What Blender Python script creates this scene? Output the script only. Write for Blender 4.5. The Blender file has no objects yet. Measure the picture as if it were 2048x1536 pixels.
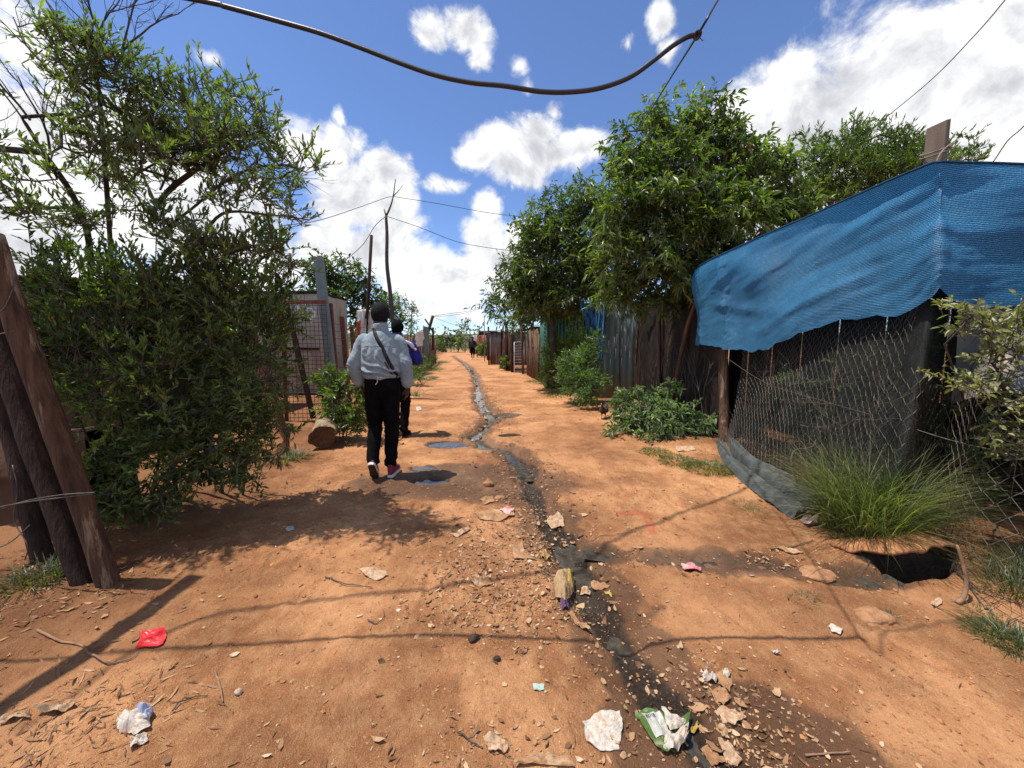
import bpy, math, random
import numpy as np
from mathutils import Vector, Matrix
from mathutils.bvhtree import BVHTree

C = bpy.context.scene
COL = C.collection
R = math.radians
rng = np.random.default_rng(7)
random.seed(7)

# ------------------------------------------------------------------ camera
CAM_H, PITCH, FPX = 1.38, R(6.3), 769.0
cam_d = bpy.data.cameras.new('camera')
cam_d.sensor_width = 36.0
cam_d.lens = FPX / 2048 * 36.0
cam_d.clip_start = 0.02
cam_d.clip_end = 3000
cam = bpy.data.objects.new('camera', cam_d)
COL.objects.link(cam)
cam.location = (0, 0, CAM_H)
cam.rotation_euler = (R(90) - PITCH, 0, 0)
C.camera = cam

# ------------------------------------------------------------------ exposure
C.view_settings.view_transform = 'Standard'
C.view_settings.look = 'None'
C.view_settings.exposure = 0.18
C.view_settings.gamma = 1.0
C.cycles.max_bounces = 6
C.cycles.diffuse_bounces = 3
C.cycles.glossy_bounces = 2
C.cycles.transmission_bounces = 3
C.cycles.transparent_max_bounces = 8
C.cycles.caustics_reflective = False
C.cycles.caustics_refractive = False

# ------------------------------------------------------------------ node helper
class NT:
    def __init__(s, tree):
        s.t = tree
        tree.nodes.clear()
    def n(s, typ, ins=None, out=0, **props):
        nd = s.t.nodes.new(typ)
        for k, v in props.items():
            setattr(nd, k, v)
        if ins:
            for k, v in ins.items():
                sock = nd.inputs[k]
                if isinstance(v, bpy.types.NodeSocket):
                    s.t.links.new(v, sock)
                elif v is not None:
                    sock.default_value = v
        s.last = nd
        return nd.outputs[out] if len(nd.outputs) else nd
    def math(s, op, a, b=0.0, c=0.0, clamp=False):
        return s.n('ShaderNodeMath', {0: a, 1: b, 2: c}, operation=op, use_clamp=clamp)
    def vmath(s, op, a, b=(0, 0, 0), c=(0, 0, 0), out=0):
        return s.n('ShaderNodeVectorMath', {0: a, 1: b, 2: c}, operation=op, out=out)
    def ramp(s, fac, stops, interp='LINEAR'):
        nd = s.t.nodes.new('ShaderNodeValToRGB')
        cr = nd.color_ramp
        cr.interpolation = interp
        while len(cr.elements) < len(stops):
            cr.elements.new(0.5)
        for e, (p, c) in zip(cr.elements, stops):
            e.position = p
            e.color = c if len(c) == 4 else (*c, 1)
        s.t.links.new(fac, nd.inputs[0])
        return nd.outputs[0]
    def mix(s, fac, a, b, blend='MIX'):
        nd = s.t.nodes.new('ShaderNodeMix')
        nd.data_type = 'RGBA'
        nd.blend_type = blend
        for sock, v in ((nd.inputs[0], fac), (nd.inputs[6], a), (nd.inputs[7], b)):
            if isinstance(v, bpy.types.NodeSocket):
                s.t.links.new(v, sock)
            else:
                sock.default_value = v if not isinstance(v, tuple) or len(v) == 4 else (*v, 1)
        return nd.outputs[2]
    def maprange(s, v, a, b, c=0.0, d=1.0, smooth=True):
        return s.n('ShaderNodeMapRange', {0: v, 1: a, 2: b, 3: c, 4: d},
                   interpolation_type='SMOOTHSTEP' if smooth else 'LINEAR')
    def noise(s, vec, scale, detail=4, rough=0.55, dist=0.0, out=0):
        return s.n('ShaderNodeTexNoise', {'Vector': vec, 'Scale': scale, 'Detail': detail, 'Roughness': rough, 'Distortion': dist}, out=out)

def srgb(r, g, b):
    f = lambda c: (c / 255 / 12.92) if c / 255 <= 0.04045 else ((c / 255 + 0.055) / 1.055) ** 2.4
    return (f(r), f(g), f(b))

# ------------------------------------------------------------------ sun and sky
SUN_EL, SUN_AZ = R(70.5), R(-91)          # azimuth measured from +Y towards +X: the sun stands left of the lane
sun_dir = Vector((math.sin(SUN_AZ) * math.cos(SUN_EL), math.cos(SUN_AZ) * math.cos(SUN_EL), math.sin(SUN_EL)))
sl = bpy.data.lights.new('sun', 'SUN')
sl.energy = 4.9
sl.angle = R(0.5)
sl.color = (1.0, 0.95, 0.87)
sun = bpy.data.objects.new('sun', sl)
COL.objects.link(sun)
sun.location = (0, 0, 30)
sun.rotation_euler = sun_dir.to_track_quat('Z', 'Y').to_euler()

world = bpy.data.worlds.new('World')
C.world = world
world.use_nodes = True
w = NT(world.node_tree)
SKY_STRENGTH = 0.10
sky = w.n('ShaderNodeTexSky', sky_type='NISHITA', sun_disc=False, sun_elevation=SUN_EL, sun_rotation=SUN_AZ,
          altitude=1500, air_density=1.0, dust_density=0.6, ozone_density=2.0)
d = w.n('ShaderNodeTexCoord')
sep = w.n('ShaderNodeSeparateXYZ', {0: d})
sx, sy, sz = w.last.outputs
az = w.math('ARCTAN2', sx, sy)
el = w.math('ARCSINE', sz)
ae = w.n('ShaderNodeCombineXYZ', {0: az, 1: el, 2: 0.0})
# clouds: soft ellipses in azimuth and elevation (degrees), broken up by fractal noise of the direction
CLOUDS = [  # az, el, r_az, r_el, weight
    (40, 20, 14, 10.0, 1), (33, 24, 7, 5.8, 1), (28.5, 26, 3.4, 3.6, .9), (47, 22, 14, 8.0, 1), (44, 25.5, 6, 4.2, .9), (56, 20, 16, 13, 1), (36, 14, 12, 8, .9), (50, 27, 7, 3.6, .9),
    (1.5, 24.3, 7.6, 3.5, 1), (4, 26.8, 3.4, 2.3, .9), (9.8, 25, 4.0, 2.0, .9), (-4.6, 24, 3.6, 2.1, .9), (6.5, 24.6, 6, 2.4, .95), (6, 28.8, 1.7, 1.3, .6), (3.5, 21.3, 4.5, 1.3, .5),
    (-9.5, 20.8, 4.2, 1.4, .75), (-27, 23, 3.8, 3.2, .9), (-23, 23.6, 3.2, 2.2, .8), (-17, 21.4, 4.6, 2.7, 1), (-22, 18, 5.5, 5, 1), (-17, 17, 5, 4.2, 1), (-25, 12.5, 5, 4.5, .8), (-19, 12, 8, 5, .9),
    (-3.7, 18.4, 2.5, 2.7, 1), (-4, 14.0, 3.6, 4, 1), (-11, 9.0, 15, 4.4, .78), (0, 8, 8, 5, .78), (-1, 11, 5, 4, .9), (2, 15, 4, 3, .8), (-10, 4.2, 22, 2.2, .42),
    (-11, 35.6, 3.0, 1.9, .80), (-6.4, 36, 3.6, 2.0, .85), (-4.6, 34, 2.0, 2.0, .65), (19.5, 35.3, 1.8, 1.4, .70), (20.6, 32.7, 1.5, 1.6, .68), (15.4, 34.3, 1.0, .9, .45),
    (-35.8, 28.7, 2.0, .9, .5), (1.3, 33.2, 1.5, 1.2, .48), (-22.7, 26.4, .9, 1.2, .5), (2.2, 31.6, 1.1, 1.2, .36), (30, 36, 3, 1.0, .4),
    (-49, 24, 6, 5, .52), (-46, 17, 12, 8, .95), (-37, 13, 10, 6, .9), (-33, 8, 10, 5, .8), (-56, 10, 15, 15, .9), (-60, 28, 10, 8, .5),
    (120, 30, 40, 20, .7), (-140, 35, 35, 20, .7), (180, 22, 30, 12, .8), (85, 25, 16, 14, .8), (-100, 28, 14, 12, .6),
]
dens = None
deg = math.pi / 180
for (a0, e0, ra, re_, wt) in CLOUDS:
    v = w.vmath('MULTIPLY_ADD', ae, (1 / (ra * deg), 1 / (re_ * deg), 0), (-a0 / ra, -e0 / re_, 0))
    ln = w.vmath('LENGTH', v, out=1)
    q = w.math('MULTIPLY_ADD', ln, -wt * 0.75, wt)
    dens = q if dens is None else w.math('MAXIMUM', dens, q)
nz1 = w.noise(d, 7.0, 8, 0.62, 0.7)
nz1b = w.noise(w.vmath('ADD', d, (-0.035, 0.0, 0.055)), 7.0, 6, 0.60, 0.35)
nz2 = w.noise(d, 24.0, 6, 0.62, 0.25)
rag = w.math('MULTIPLY_ADD', nz1, 1.25, -0.64)
rag = w.math('MULTIPLY_ADD', w.math('SUBTRACT', nz2, 0.5), 0.62, rag)
dd = w.math('ADD', w.math('MINIMUM', dens, 0.90), rag)
alpha = w.math('POWER', w.maprange(dd, 0.09, 0.50), 1.1)
thick = w.maprange(dd, 0.35, 1.05)
lit = w.math('MULTIPLY_ADD', w.math('SUBTRACT', nz1, nz1b), 3.4, 0.62, clamp=True)
shade = w.math('MULTIPLY_ADD', thick, -0.30, 0.96)
shade = w.math('ADD', shade, w.math('MULTIPLY_ADD', lit, 0.62, -0.38))
ccol = w.ramp(shade, [(0.25, (4.2, 4.4, 4.9)), (0.6, (6.4, 6.5, 6.9)), (0.85, (8.6, 8.65, 8.8)), (1.0, (9.9, 9.85, 9.7))])
skyc = w.mix(1.0, sky, (1.22, 1.36, 1.66), 'MULTIPLY')
colr = w.mix(alpha, skyc, ccol)
bg = w.n('ShaderNodeBackground', {'Color': colr, 'Strength': SKY_STRENGTH})
w.n('ShaderNodeOutputWorld', {'Surface': bg})

# ------------------------------------------------------------------ pixel <-> place helpers (2048 x 1536 photograph)
def ray(px, py):
    a, b = (px - 1024) / FPX, (768 - py) / FPX
    return np.array((a, math.cos(PITCH) + b * math.sin(PITCH), -math.sin(PITCH) + b * math.cos(PITCH)))
def G(px, py, z=0.0):                      # the spot on level ground seen there
    r_ = ray(px, py)
    t = (z - CAM_H) / r_[2]
    return np.array((0, 0, CAM_H)) + r_ * t
def A(px, py, Y):                          # the point seen there at a known distance Y along the lane
    r_ = ray(px, py)
    return np.array((0, 0, CAM_H)) + r_ * (Y / r_[1])

# ------------------------------------------------------------------ mesh helper
class MB:
    def __init__(s):
        s.V, s.F, s.Rn, s.M, s.n = [], [], [], [], 0
    def add(s, V, F, rnd=0.5, mi=0):
        V = np.asarray(V, float).reshape(-1, 3)
        k = len(V)
        s.V.append(V)
        if isinstance(F, np.ndarray):
            s.F.append((F + s.n, mi))
        else:
            by = {}
            for f in F:
                by.setdefault(len(f), []).append(f)
            for fs in by.values():
                s.F.append((np.asarray(fs, int) + s.n, mi))
        s.Rn.append(np.full(k, rnd) if np.isscalar(rnd) else np.asarray(rnd, float))
        s.n += k
        return s
    def mesh(s, name, mats=(), smooth=False):
        me = bpy.data.meshes.new(name)
        V = np.concatenate(s.V)
        me.vertices.add(len(V))
        me.vertices.foreach_set('co', V.astype(np.float32).ravel())
        loops = np.concatenate([f.ravel() for f, _ in s.F])
        tot = np.concatenate([np.full(len(f), f.shape[1]) for f, _ in s.F])
        mi = np.concatenate([np.full(len(f), m) for f, m in s.F])
        me.loops.add(len(loops))
        me.polygons.add(len(tot))
        me.loops.foreach_set('vertex_index', loops.astype(np.int32))
        st = np.zeros(len(tot), np.int32)
        st[1:] = np.cumsum(tot)[:-1]
        me.polygons.foreach_set('loop_start', st)
        me.polygons.foreach_set('loop_total', tot.astype(np.int32))
        me.polygons.foreach_set('material_index', mi.astype(np.int32))
        me.polygons.foreach_set('use_smooth', np.full(len(tot), bool(smooth)))
        at = me.attributes.new('rnd', 'FLOAT', 'POINT')
        at.data.foreach_set('value', np.concatenate(s.Rn).astype(np.float32))
        for m in (mats if isinstance(mats, (list, tuple)) else [mats]):
            me.materials.append(m)
        me.update(calc_edges=True)
        me.validate()
        return me
    def build(s, name, mats, parent=None, smooth=False):
        return link(name, s.mesh(name, mats, smooth), parent)

def link(name, me, parent=None):
    o = bpy.data.objects.new(name, me)
    COL.objects.link(o)
    if parent is not None:
        o.parent = parent
        o.matrix_parent_inverse = Matrix.Translation(-Vector(parent.location)) if parent.type == 'EMPTY' and parent.get('flat') else Matrix()
    return o
def tag(o, label=None, cat=None, group=None, kind=None):
    if label: o['label'] = label
    if cat: o['category'] = cat
    if group: o['group'] = group
    if kind: o['kind'] = kind
    return o
def thing(name, label, cat, loc=(0, 0, 0), group=None):
    """an Empty at the base of a thing; its parts are modelled in world coordinates"""
    o = bpy.data.objects.new(name, None)
    COL.objects.link(o)
    o.location = Vector([float(c) for c in loc])
    o.empty_display_size = 0.2
    o['flat'] = 1
    return tag(o, label, cat, group)

def norm(v):
    v = np.asarray(v, float)
    return v / (np.linalg.norm(v, axis=-1, keepdims=True) + 1e-9)

def box(mb, c, s, rot=None, rnd=0.5, mi=0):
    s = np.asarray(s) / 2
    V = np.array([(x, y, z) for z in (-1, 1) for y in (-1, 1) for x in (-1, 1)], float) * s
    if rot is not None:
        V = V @ np.array(Matrix(rot).to_3x3()).T
    return mb.add(V + np.asarray(c), [(0, 2, 3, 1), (4, 5, 7, 6), (0, 1, 5, 4), (2, 6, 7, 3), (0, 4, 6, 2), (1, 3, 7, 5)], rnd, mi)

def bar(mb, a, b, w_, h_, up=(0, 0, 1), rnd=0.5, mi=0):
    """a straight rectangular bar from a to b"""
    a, b = np.asarray(a, float), np.asarray(b, float)
    d_ = norm(b - a)
    sd = norm(np.cross(d_, up))
    u_ = np.cross(sd, d_)
    V = [p + sx_ * sd * w_ / 2 + sz_ * u_ * h_ / 2 for p in (a, b) for sz_ in (-1, 1) for sx_ in (-1, 1)]
    return mb.add(V, [(0, 1, 3, 2), (4, 6, 7, 5), (0, 4, 5, 1), (2, 3, 7, 6), (0, 2, 6, 4), (1, 5, 7, 3)], rnd, mi)

def tube(mb, P, rad, n=6, caps=True, rnd=0.5, mi=0, squash=None):
    P = np.asarray(P, float)
    m = len(P)
    rad = np.full(m, rad) if np.isscalar(rad) else np.asarray(rad, float)
    T = np.gradient(P, axis=0)
    T = norm(T)
    ref = np.array((0.0, 0.0, 1.0)) if abs(T[0][2]) < 0.9 else np.array((1.0, 0, 0))
    u_ = norm(np.cross(T[0], ref))
    ang = np.linspace(0, 2 * np.pi, n, endpoint=False)
    V = np.empty((m, n, 3))
    for i in range(m):
        u_ = norm(u_ - T[i] * np.dot(u_, T[i]))
        v_ = np.cross(T[i], u_)
        V[i] = P[i] + rad[i] * (np.cos(ang)[:, None] * u_ + np.sin(ang)[:, None] * v_)
    i, j = np.meshgrid(np.arange(m - 1), np.arange(n), indexing='ij')
    j2 = (j + 1) % n
    F = np.stack([i * n + j, i * n + j2, (i + 1) * n + j2, (i + 1) * n + j], -1).reshape(-1, 4)
    mb.add(V.reshape(-1, 3), F, rnd, mi)
    if caps:
        base = mb.n - m * n
        mb.F.append((np.array([[base + k for k in range(n)][::-1]]), mi))
        mb.F.append((np.array([[base + (m - 1) * n + k for k in range(n)]]), mi))
    return mb

def loft(mb, rings, n=24, caps=True, rnd=0.5, mi=0):
    """rings: (centre, half-axis u, half-axis v)"""
    ang = np.linspace(0, 2 * np.pi, n, endpoint=False)
    V = np.array([np.asarray(c) + np.cos(ang)[:, None] * np.asarray(u_) + np.sin(ang)[:, None] * np.asarray(v_) for c, u_, v_ in rings])
    m = len(rings)
    i, j = np.meshgrid(np.arange(m - 1), np.arange(n), indexing='ij')
    j2 = (j + 1) % n
    F = np.stack([i * n + j, i * n + j2, (i + 1) * n + j2, (i + 1) * n + j], -1).reshape(-1, 4)
    mb.add(V.reshape(-1, 3), F, rnd, mi)
    if caps:
        base = mb.n - m * n
        mb.F.append((np.array([[base + k for k in range(n)][::-1]]), mi))
        mb.F.append((np.array([[base + (m - 1) * n + k for k in range(n)]]), mi))
    return mb

def ellipsoid(mb, c, r_, nu=16, nv=12, rot=None, rnd=0.5, mi=0):
    th = np.linspace(0.02, np.pi - 0.02, nv)
    rings = []
    for t in th:
        rings.append((np.array((0, 0, -math.cos(t) * r_[2])), np.array((math.sin(t) * r_[0], 0, 0)), np.array((0, math.sin(t) * r_[1], 0))))
    sub = MB()
    loft(sub, rings, nu)
    V = np.concatenate(sub.V)
    if rot is not None:
        V = V @ np.array(Matrix(rot).to_3x3()).T
    off = mb.n
    mb.V.append(V + np.asarray(c)); mb.Rn.append(np.full(len(V), rnd)); mb.n += len(V)
    for f, m_ in sub.F:
        mb.F.append((f + off, mi))
    return mb

def sheet(mb, P, thick=0.0, rnd=0.5, mi=0):
    """grid of points (nu, nv, 3); thick > 0 gives it a second skin and edges"""
    P = np.asarray(P, float)
    nu, nv = P.shape[:2]
    i, j = np.meshgrid(np.arange(nu - 1), np.arange(nv - 1), indexing='ij')
    F = np.stack([i * nv + j, (i + 1) * nv + j, (i + 1) * nv + j + 1, i * nv + j + 1], -1).reshape(-1, 4)
    if not thick:
        return mb.add(P.reshape(-1, 3), F, rnd, mi)
    Tu, Tv = np.gradient(P, axis=0), np.gradient(P, axis=1)
    nrm = norm(np.cross(Tu, Tv))
    V = np.concatenate([(P + nrm * thick / 2).reshape(-1, 3), (P - nrm * thick / 2).reshape(-1, 3)])
    k = nu * nv
    F2 = F[:, ::-1] + k
    per = [i_ * nv for i_ in range(nu)] + [(nu - 1) * nv + j_ for j_ in range(1, nv)] + [i_ * nv + nv - 1 for i_ in range(nu - 2, -1, -1)] + [j_ for j_ in range(nv - 2, 0, -1)]
    E = np.array([(per[q], per[(q + 1) % len(per)], per[(q + 1) % len(per)] + k, per[q] + k) for q in range(len(per))])[:, ::-1]
    rr = rnd if np.isscalar(rnd) else np.concatenate([np.asarray(rnd).ravel()] * 2)
    return mb.add(V, np.concatenate([F, F2, E]), rr, mi)

# value noise in numpy (for shapes, not for colour)
_perm = np.random.default_rng(3).random((256, 256))
def vnoise(x, y):
    xi, yi = np.floor(x).astype(int), np.floor(y).astype(int)
    fx, fy = x - xi, y - yi
    fx, fy = fx * fx * (3 - 2 * fx), fy * fy * (3 - 2 * fy)
    g = lambda a, b: _perm[a % 256, b % 256]
    return (g(xi, yi) * (1 - fx) + g(xi + 1, yi) * fx) * (1 - fy) + (g(xi, yi + 1) * (1 - fx) + g(xi + 1, yi + 1) * fx) * fy
def fbm(x, y, o=4, gain=0.5):
    x, y = np.asarray(x, float), np.asarray(y, float)
    s_, a_, t_ = 0, 1, 0
    for k in range(o):
        s_ = s_ + a_ * vnoise(x * 2 ** k + 17.3 * k, y * 2 ** k + 9.1 * k)
        t_ += a_
        a_ *= gain
    return s_ / t_ * 2 - 1
def sstep(x, a, b):
    t = np.clip((np.asarray(x, float) - a) / (b - a), 0, 1)
    return t * t * (3 - 2 * t)
def spline(P, n):
    """Catmull-Rom through P"""
    P = np.asarray(P, float)
    Q = np.vstack([2 * P[0] - P[1], P, 2 * P[-1] - P[-2]])
    out = []
    for t in np.linspace(0, len(P) - 1 - 1e-6, n):
        i = int(t); f = t - i
        a, b, c, e = Q[i], Q[i + 1], Q[i + 2], Q[i + 3]
        out.append(0.5 * (2 * b + (c - a) * f + (2 * a - 5 * b + 4 * c - e) * f * f + (3 * b - a - 3 * c + e) * f ** 3))
    return np.array(out)

# ------------------------------------------------------------------ materials
def mat(name):
    m = bpy.data.materials.new(name)
    m.use_nodes = True
    return m, NT(m.node_tree)
def mottled(name, c1, c2, scale=8, rough=0.8, bump=0.3, bscale=None, c3=None, spec=0.3, stretch=(1, 1, 1), metal=0.0, sheen=0.0, dist=0.004, detail=5):
    m, t = mat(name)
    tc = t.n('ShaderNodeTexCoord', out=3)
    v = t.vmath('MULTIPLY', tc, stretch)
    n1 = t.noise(v, scale, detail, 0.6)
    stops = [(0.32, c1), (0.68, c2)]
    col = t.ramp(n1, stops)
    if c3:
        n3 = t.noise(v, scale * 0.37, 6, 0.7)
        col = t.mix(t.maprange(n3, 0.52, 0.62), col, c3)
    at = t.n('ShaderNodeAttribute', attribute_name='rnd', out=2)
    col = t.mix(1.0, col, t.ramp(at, [(0, (.72, .72, .72)), (1, (1.28, 1.28, 1.28))]), 'MULTIPLY')
    n2 = t.noise(v, bscale or scale * 6, 4, 0.6)
    bp = t.n('ShaderNodeBump', {'Strength': bump, 'Distance': dist, 'Height': n2})
    b = t.n('ShaderNodeBsdfPrincipled', {'Base Color': col, 'Roughness': rough, 'Normal': bp, 'Specular IOR Level': spec, 'Metallic': metal, 'Sheen Weight': sheen})
    t.n('ShaderNodeOutputMaterial', {'Surface': b})
    return m
def leafmat(name, stops, trans=0.3, rough=0.38, spec=0.5, tcol=(0.16, 0.26, 0.03)):
    m, t = mat(name)
    at = t.n('ShaderNodeAttribute', attribute_name='rnd', out=2)
    col = t.ramp(at, stops)
    tc = t.n('ShaderNodeTexCoord', out=3)
    n1 = t.noise(tc, 60, 2)
    col = t.mix(1.0, col, t.ramp(n1, [(0.3, (.75, .75, .75)), (.7, (1.2, 1.2, 1.2))]), 'MULTIPLY')
    b = t.n('ShaderNodeBsdfPrincipled', {'Base Color': col, 'Roughness': rough, 'Specular IOR Level': spec})
    tr = t.n('ShaderNodeBsdfTranslucent', {'Color': t.mix(1.0, col, (*[c / 0.1 for c in tcol],), 'MULTIPLY')})
    mx = t.n('ShaderNodeMixShader', {0: trans, 1: b, 2: tr})
    t.n('ShaderNodeOutputMaterial', {'Surface': mx})
    return m

M_bark = mottled('bark', (.030, .024, .019), (.085, .068, .052), 14, .9, .8, 60, stretch=(1, 1, .35))
M_bark_brown = mottled('brown_bark', (.07, .038, .02), (.16, .09, .05), 12, .9, .8, 60, stretch=(1, 1, .3))
M_twig = mottled('twig', (.05, .04, .032), (.12, .10, .08), 20, .9, .3)
M_post = mottled('old_post_wood', (.045, .022, .013), (.14, .072, .042), 34, .9, 1.0, 60, c3=(.27, .185, .115), stretch=(1, 1, .07), dist=.02)
M_post_dark = mottled('dark_post_wood', (.018, .010, .008), (.065, .036, .025), 34, .92, 1.0, 60, stretch=(1, 1, .07), dist=.02)
M_grey_wood = mottled('grey_timber', (.13, .095, .07), (.24, .18, .135), 9, .85, .6, 40, stretch=(1, 1, .12))
M_rust = mottled('rusty_steel', (.06, .022, .012), (.16, .055, .028), 18, .75, .4, 80, spec=.4)
M_redpaint = mottled('red_oxide_paint', (.16, .028, .02), (.24, .06, .04), 18, .6, .3, 60)
M_wire = mottled('dull_wire', (.055, .045, .036), (.17, .145, .12), 30, .55, .2, spec=.5, metal=.4)
M_cable = mottled('black_cable', (.010, .011, .013), (.022, .023, .026), 20, .42, .15, spec=.5)
# ================================================================== GROUND
def pxline(pts):
    return np.array([G(*p)[:2] for p in pts])
MAIN = pxline([(905, 711), (930, 727), (948, 744), (955, 768), (958, 795), (970, 815), (985, 832), (968, 850), (945, 872), (975, 889), (1012, 896), (1043, 925),
               (1057, 950), (1068, 980), (1090, 1020), (1125, 1065), (1158, 1112), (1178, 1160), (1205, 1215), (1250, 1290), (1315, 1375), (1390, 1445), (1470, 1536), (1600, 1700)])
SIDE = pxline([(1165, 1090), (1300, 1106), (1450, 1116), (1545, 1118), (1640, 1145), (1720, 1152), (1800, 1146)])
PUD = [(G(893, 888)[:2], (.24, .15), .055), (G(864, 961)[:2], (.16, .075), .05), (G(848, 936)[:2], (.14, .07), .02), (G(1055, 937)[:2], (.10, .26), .03),
       (G(1000, 830)[:2], (.30, .25), .03)]
HOLE = G(1835, 1132)[:2]
def seg_dist(X, Y, L):
    best = np.full(X.shape, 1e9)
    for (x0, y0), (x1, y1) in zip(L[:-1], L[1:]):
        dx, dy = x1 - x0, y1 - y0
        t = np.clip(((X - x0) * dx + (Y - y0) * dy) / (dx * dx + dy * dy + 1e-12), 0, 1)
        best = np.minimum(best, np.hypot(X - x0 - t * dx, Y - y0 - t * dy))
    return best
def low_h(X, Y):
    X, Y = np.asarray(X, float), np.asarray(Y, float)
    h = 0.035 * fbm(X * .45, Y * .45, 3) * np.clip(Y * .3, .3, 1)
    h = h + 10.0 * sstep(Y, 190, 420) * (0.9 + 0.5 * fbm(X * .006, Y * .002, 3)) + 6 * sstep(np.abs(X), 150, 500) * sstep(Y, 60, 300)
    # verge on the right bulges up towards the fence
    h = h + 0.05 * sstep(X + 0.17 * (Y - 3), 2.0, 3.0) * sstep(14 - Y, 0, 6) + 0.05 * sstep(-X - 0.14 * (Y - 3), 2.2, 3.2) * sstep(14 - Y, 0, 6)
    return h
def masks(X, Y):
    wob = 0.22 * fbm(X * 2.6, Y * 2.6, 5, .62)
    dm = seg_dist(X, Y, MAIN)
    ds = seg_dist(X, Y, SIDE)
    return dm + wob * .5, ds + wob * .5, dm, ds
_rs = np.random.default_rng(12)
STEPS = [(x_, y_, R(100) + _rs.normal(0, .25)) for x_, y_ in zip(np.concatenate([_rs.uniform(-1.9, .3, 34), _rs.uniform(.9, 2.2, 14)]), np.concatenate([_rs.uniform(1.0, 5.5, 34), _rs.uniform(1.2, 4.5, 14)]))]
def height(X, Y, fine=True):
    X, Y = np.asarray(X, float), np.asarray(Y, float)
    h = low_h(X, Y)
    dm, ds, _, _ = masks(X, Y)
    h = h - 0.078 * np.exp(-(dm / .12) ** 2) - 0.026 * np.exp(-(dm / .35) ** 2) - 0.04 * np.exp(-(ds / .09) ** 2)
    for (c, (ra, rb), dp) in PUD:
        q = ((X - c[0]) / ra) ** 2 + ((Y - c[1]) / rb) ** 2
        h = h - dp * np.exp(-q ** 2 * .7)
    q = ((X - HOLE[0]) / .165) ** 2 + ((Y - HOLE[1] - .05) / .115) ** 2
    h = h - .36 * np.exp(-(q * (1 + .35 * fbm(X * 9, Y * 9, 2))) ** 2.2)
    if fine:
        f = np.clip(1 - (Y - 6) / 12, 0.0, 1)
        rutdir = fbm((X + .15 * Y) * 2.3 + 5, Y * .5, 3)
        h = h + f * (0.014 * fbm(X * 2.1, Y * 2.1, 3) + 0.012 * rutdir + 0.013 * fbm(X * 7, Y * 7, 4) + 0.010 * np.abs(fbm(X * 24, Y * 24, 4, .6)))
        for (fx, fy, fa) in STEPS:
            dx, dy = X - fx, Y - fy
            u_, v_ = dx * math.cos(fa) + dy * math.sin(fa), -dx * math.sin(fa) + dy * math.cos(fa)
            q = (u_ / .115) ** 2 + (v_ / (.042 + .008 * np.tanh(u_ * 20))) ** 2
            h = h - .016 * np.exp(-q ** 2) + .007 * np.exp(-((q - 1.6) / .6) ** 2)
        lump = sstep(fbm(X * 5 + 40, Y * 5 + 11, 3), .12, .5)
        h = h + f * .016 * lump * fbm(X * 22, Y * 22, 2)
        mud = np.exp(-(dm / .2) ** 2) + .6 * np.exp(-(ds / .15) ** 2)
        h = h + np.maximum(f, .55) * mud * (0.046 * fbm(X * 9 + 3, Y * 7, 4) + .012 * f * fbm(X * 40, Y * 40, 2))
    return h
def gz(x, y):
    return float(height(np.array([x]), np.array([y]))[0])
def gp(px, py, lift=0.0):
    p = G(px, py)
    for _ in range(3):
        p = G(px, py, gz(p[0], p[1]))
    p[2] += lift
    return p

def axis(lo, hi, step, far0, far1, g):
    a = list(np.arange(lo, hi, step))
    s_ = step; x = a[-1]
    while x < far1:
        s_ *= g; x += s_; a.append(x)
    s_ = step; x = a[0]
    while x > far0:
        s_ *= g; x -= s_; a.insert(0, x)
    return np.array(a)
gx = axis(-2.9, 3.2, .013, -900, 900, 1.06)
gy = axis(0.7, 4.2, .012, -60, 1500, 1.015)
GX, GY = np.meshgrid(gx, gy, indexing='ij')
GH = height(GX, GY)
mb = MB()
sheet(mb, np.stack([GX, GY, GH], -1))
dmw, dsw, dm0, ds0 = masks(GX, GY)
wet = np.maximum(np.maximum(sstep(.170 - dmw, 0, .12), .50 * sstep(.30 - dmw + .1 * fbm(GX * 9, GY * 9, 3), 0, .12)), .68 * sstep(.16 - dsw + .12 * fbm(GX * 6, GY * 6, 4), 0, .14))
far_dry = sstep(GY, 5, 9)
wet = np.maximum(wet * (1 - .25 * far_dry), 0)
wc = G(940, 960)[:2]
q = ((GX - wc[0]) / 1.15) ** 2 + ((GY - wc[1]) / .55) ** 2 + .5 * fbm(GX * 2.5, GY * 2.5, 4)
wet = np.maximum(wet, .62 * sstep(1.15 - q, 0, .6))
for (c, (ra, rb), dp) in PUD:
    q = ((GX - c[0]) / (ra * 1.35)) ** 2 + ((GY - c[1]) / (rb * 1.5)) ** 2 + .5 * fbm(GX * 5, GY * 5, 3)
    wet = np.maximum(wet, .8 * sstep(1.1 - q, 0, .5))
wc = G(1450, 1480)[:2]   # damp apron at the near end of the drain
q = ((GX - wc[0]) / .55) ** 2 + ((GY - wc[1]) / .33) ** 2 + .6 * fbm(GX * 3, GY * 3, 3)
wet = np.maximum(wet, .55 * sstep(1.1 - q, 0, .4))
q = ((GX - G(690, 1400)[0]) / .16) ** 2 + ((GY - G(690, 1380)[1]) / .22) ** 2 + .8 * fbm(GX * 4 + 8, GY * 4, 3)
wet = np.maximum(wet, .13 * sstep(1.1 - q, 0, .6))   # the damp scuff left of the middle
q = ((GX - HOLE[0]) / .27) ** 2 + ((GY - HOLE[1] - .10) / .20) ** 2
wet = np.maximum(wet, sstep(1.15 - q, 0, .35))  # shade inside the burrow, painted dark through the wet mask
soft = sstep(fbm(GX * .9 + 31, GY * .9 + 3, 4), -.15, .35)
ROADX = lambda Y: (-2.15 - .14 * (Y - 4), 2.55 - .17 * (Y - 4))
l_, r__ = ROADX(GY)
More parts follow.
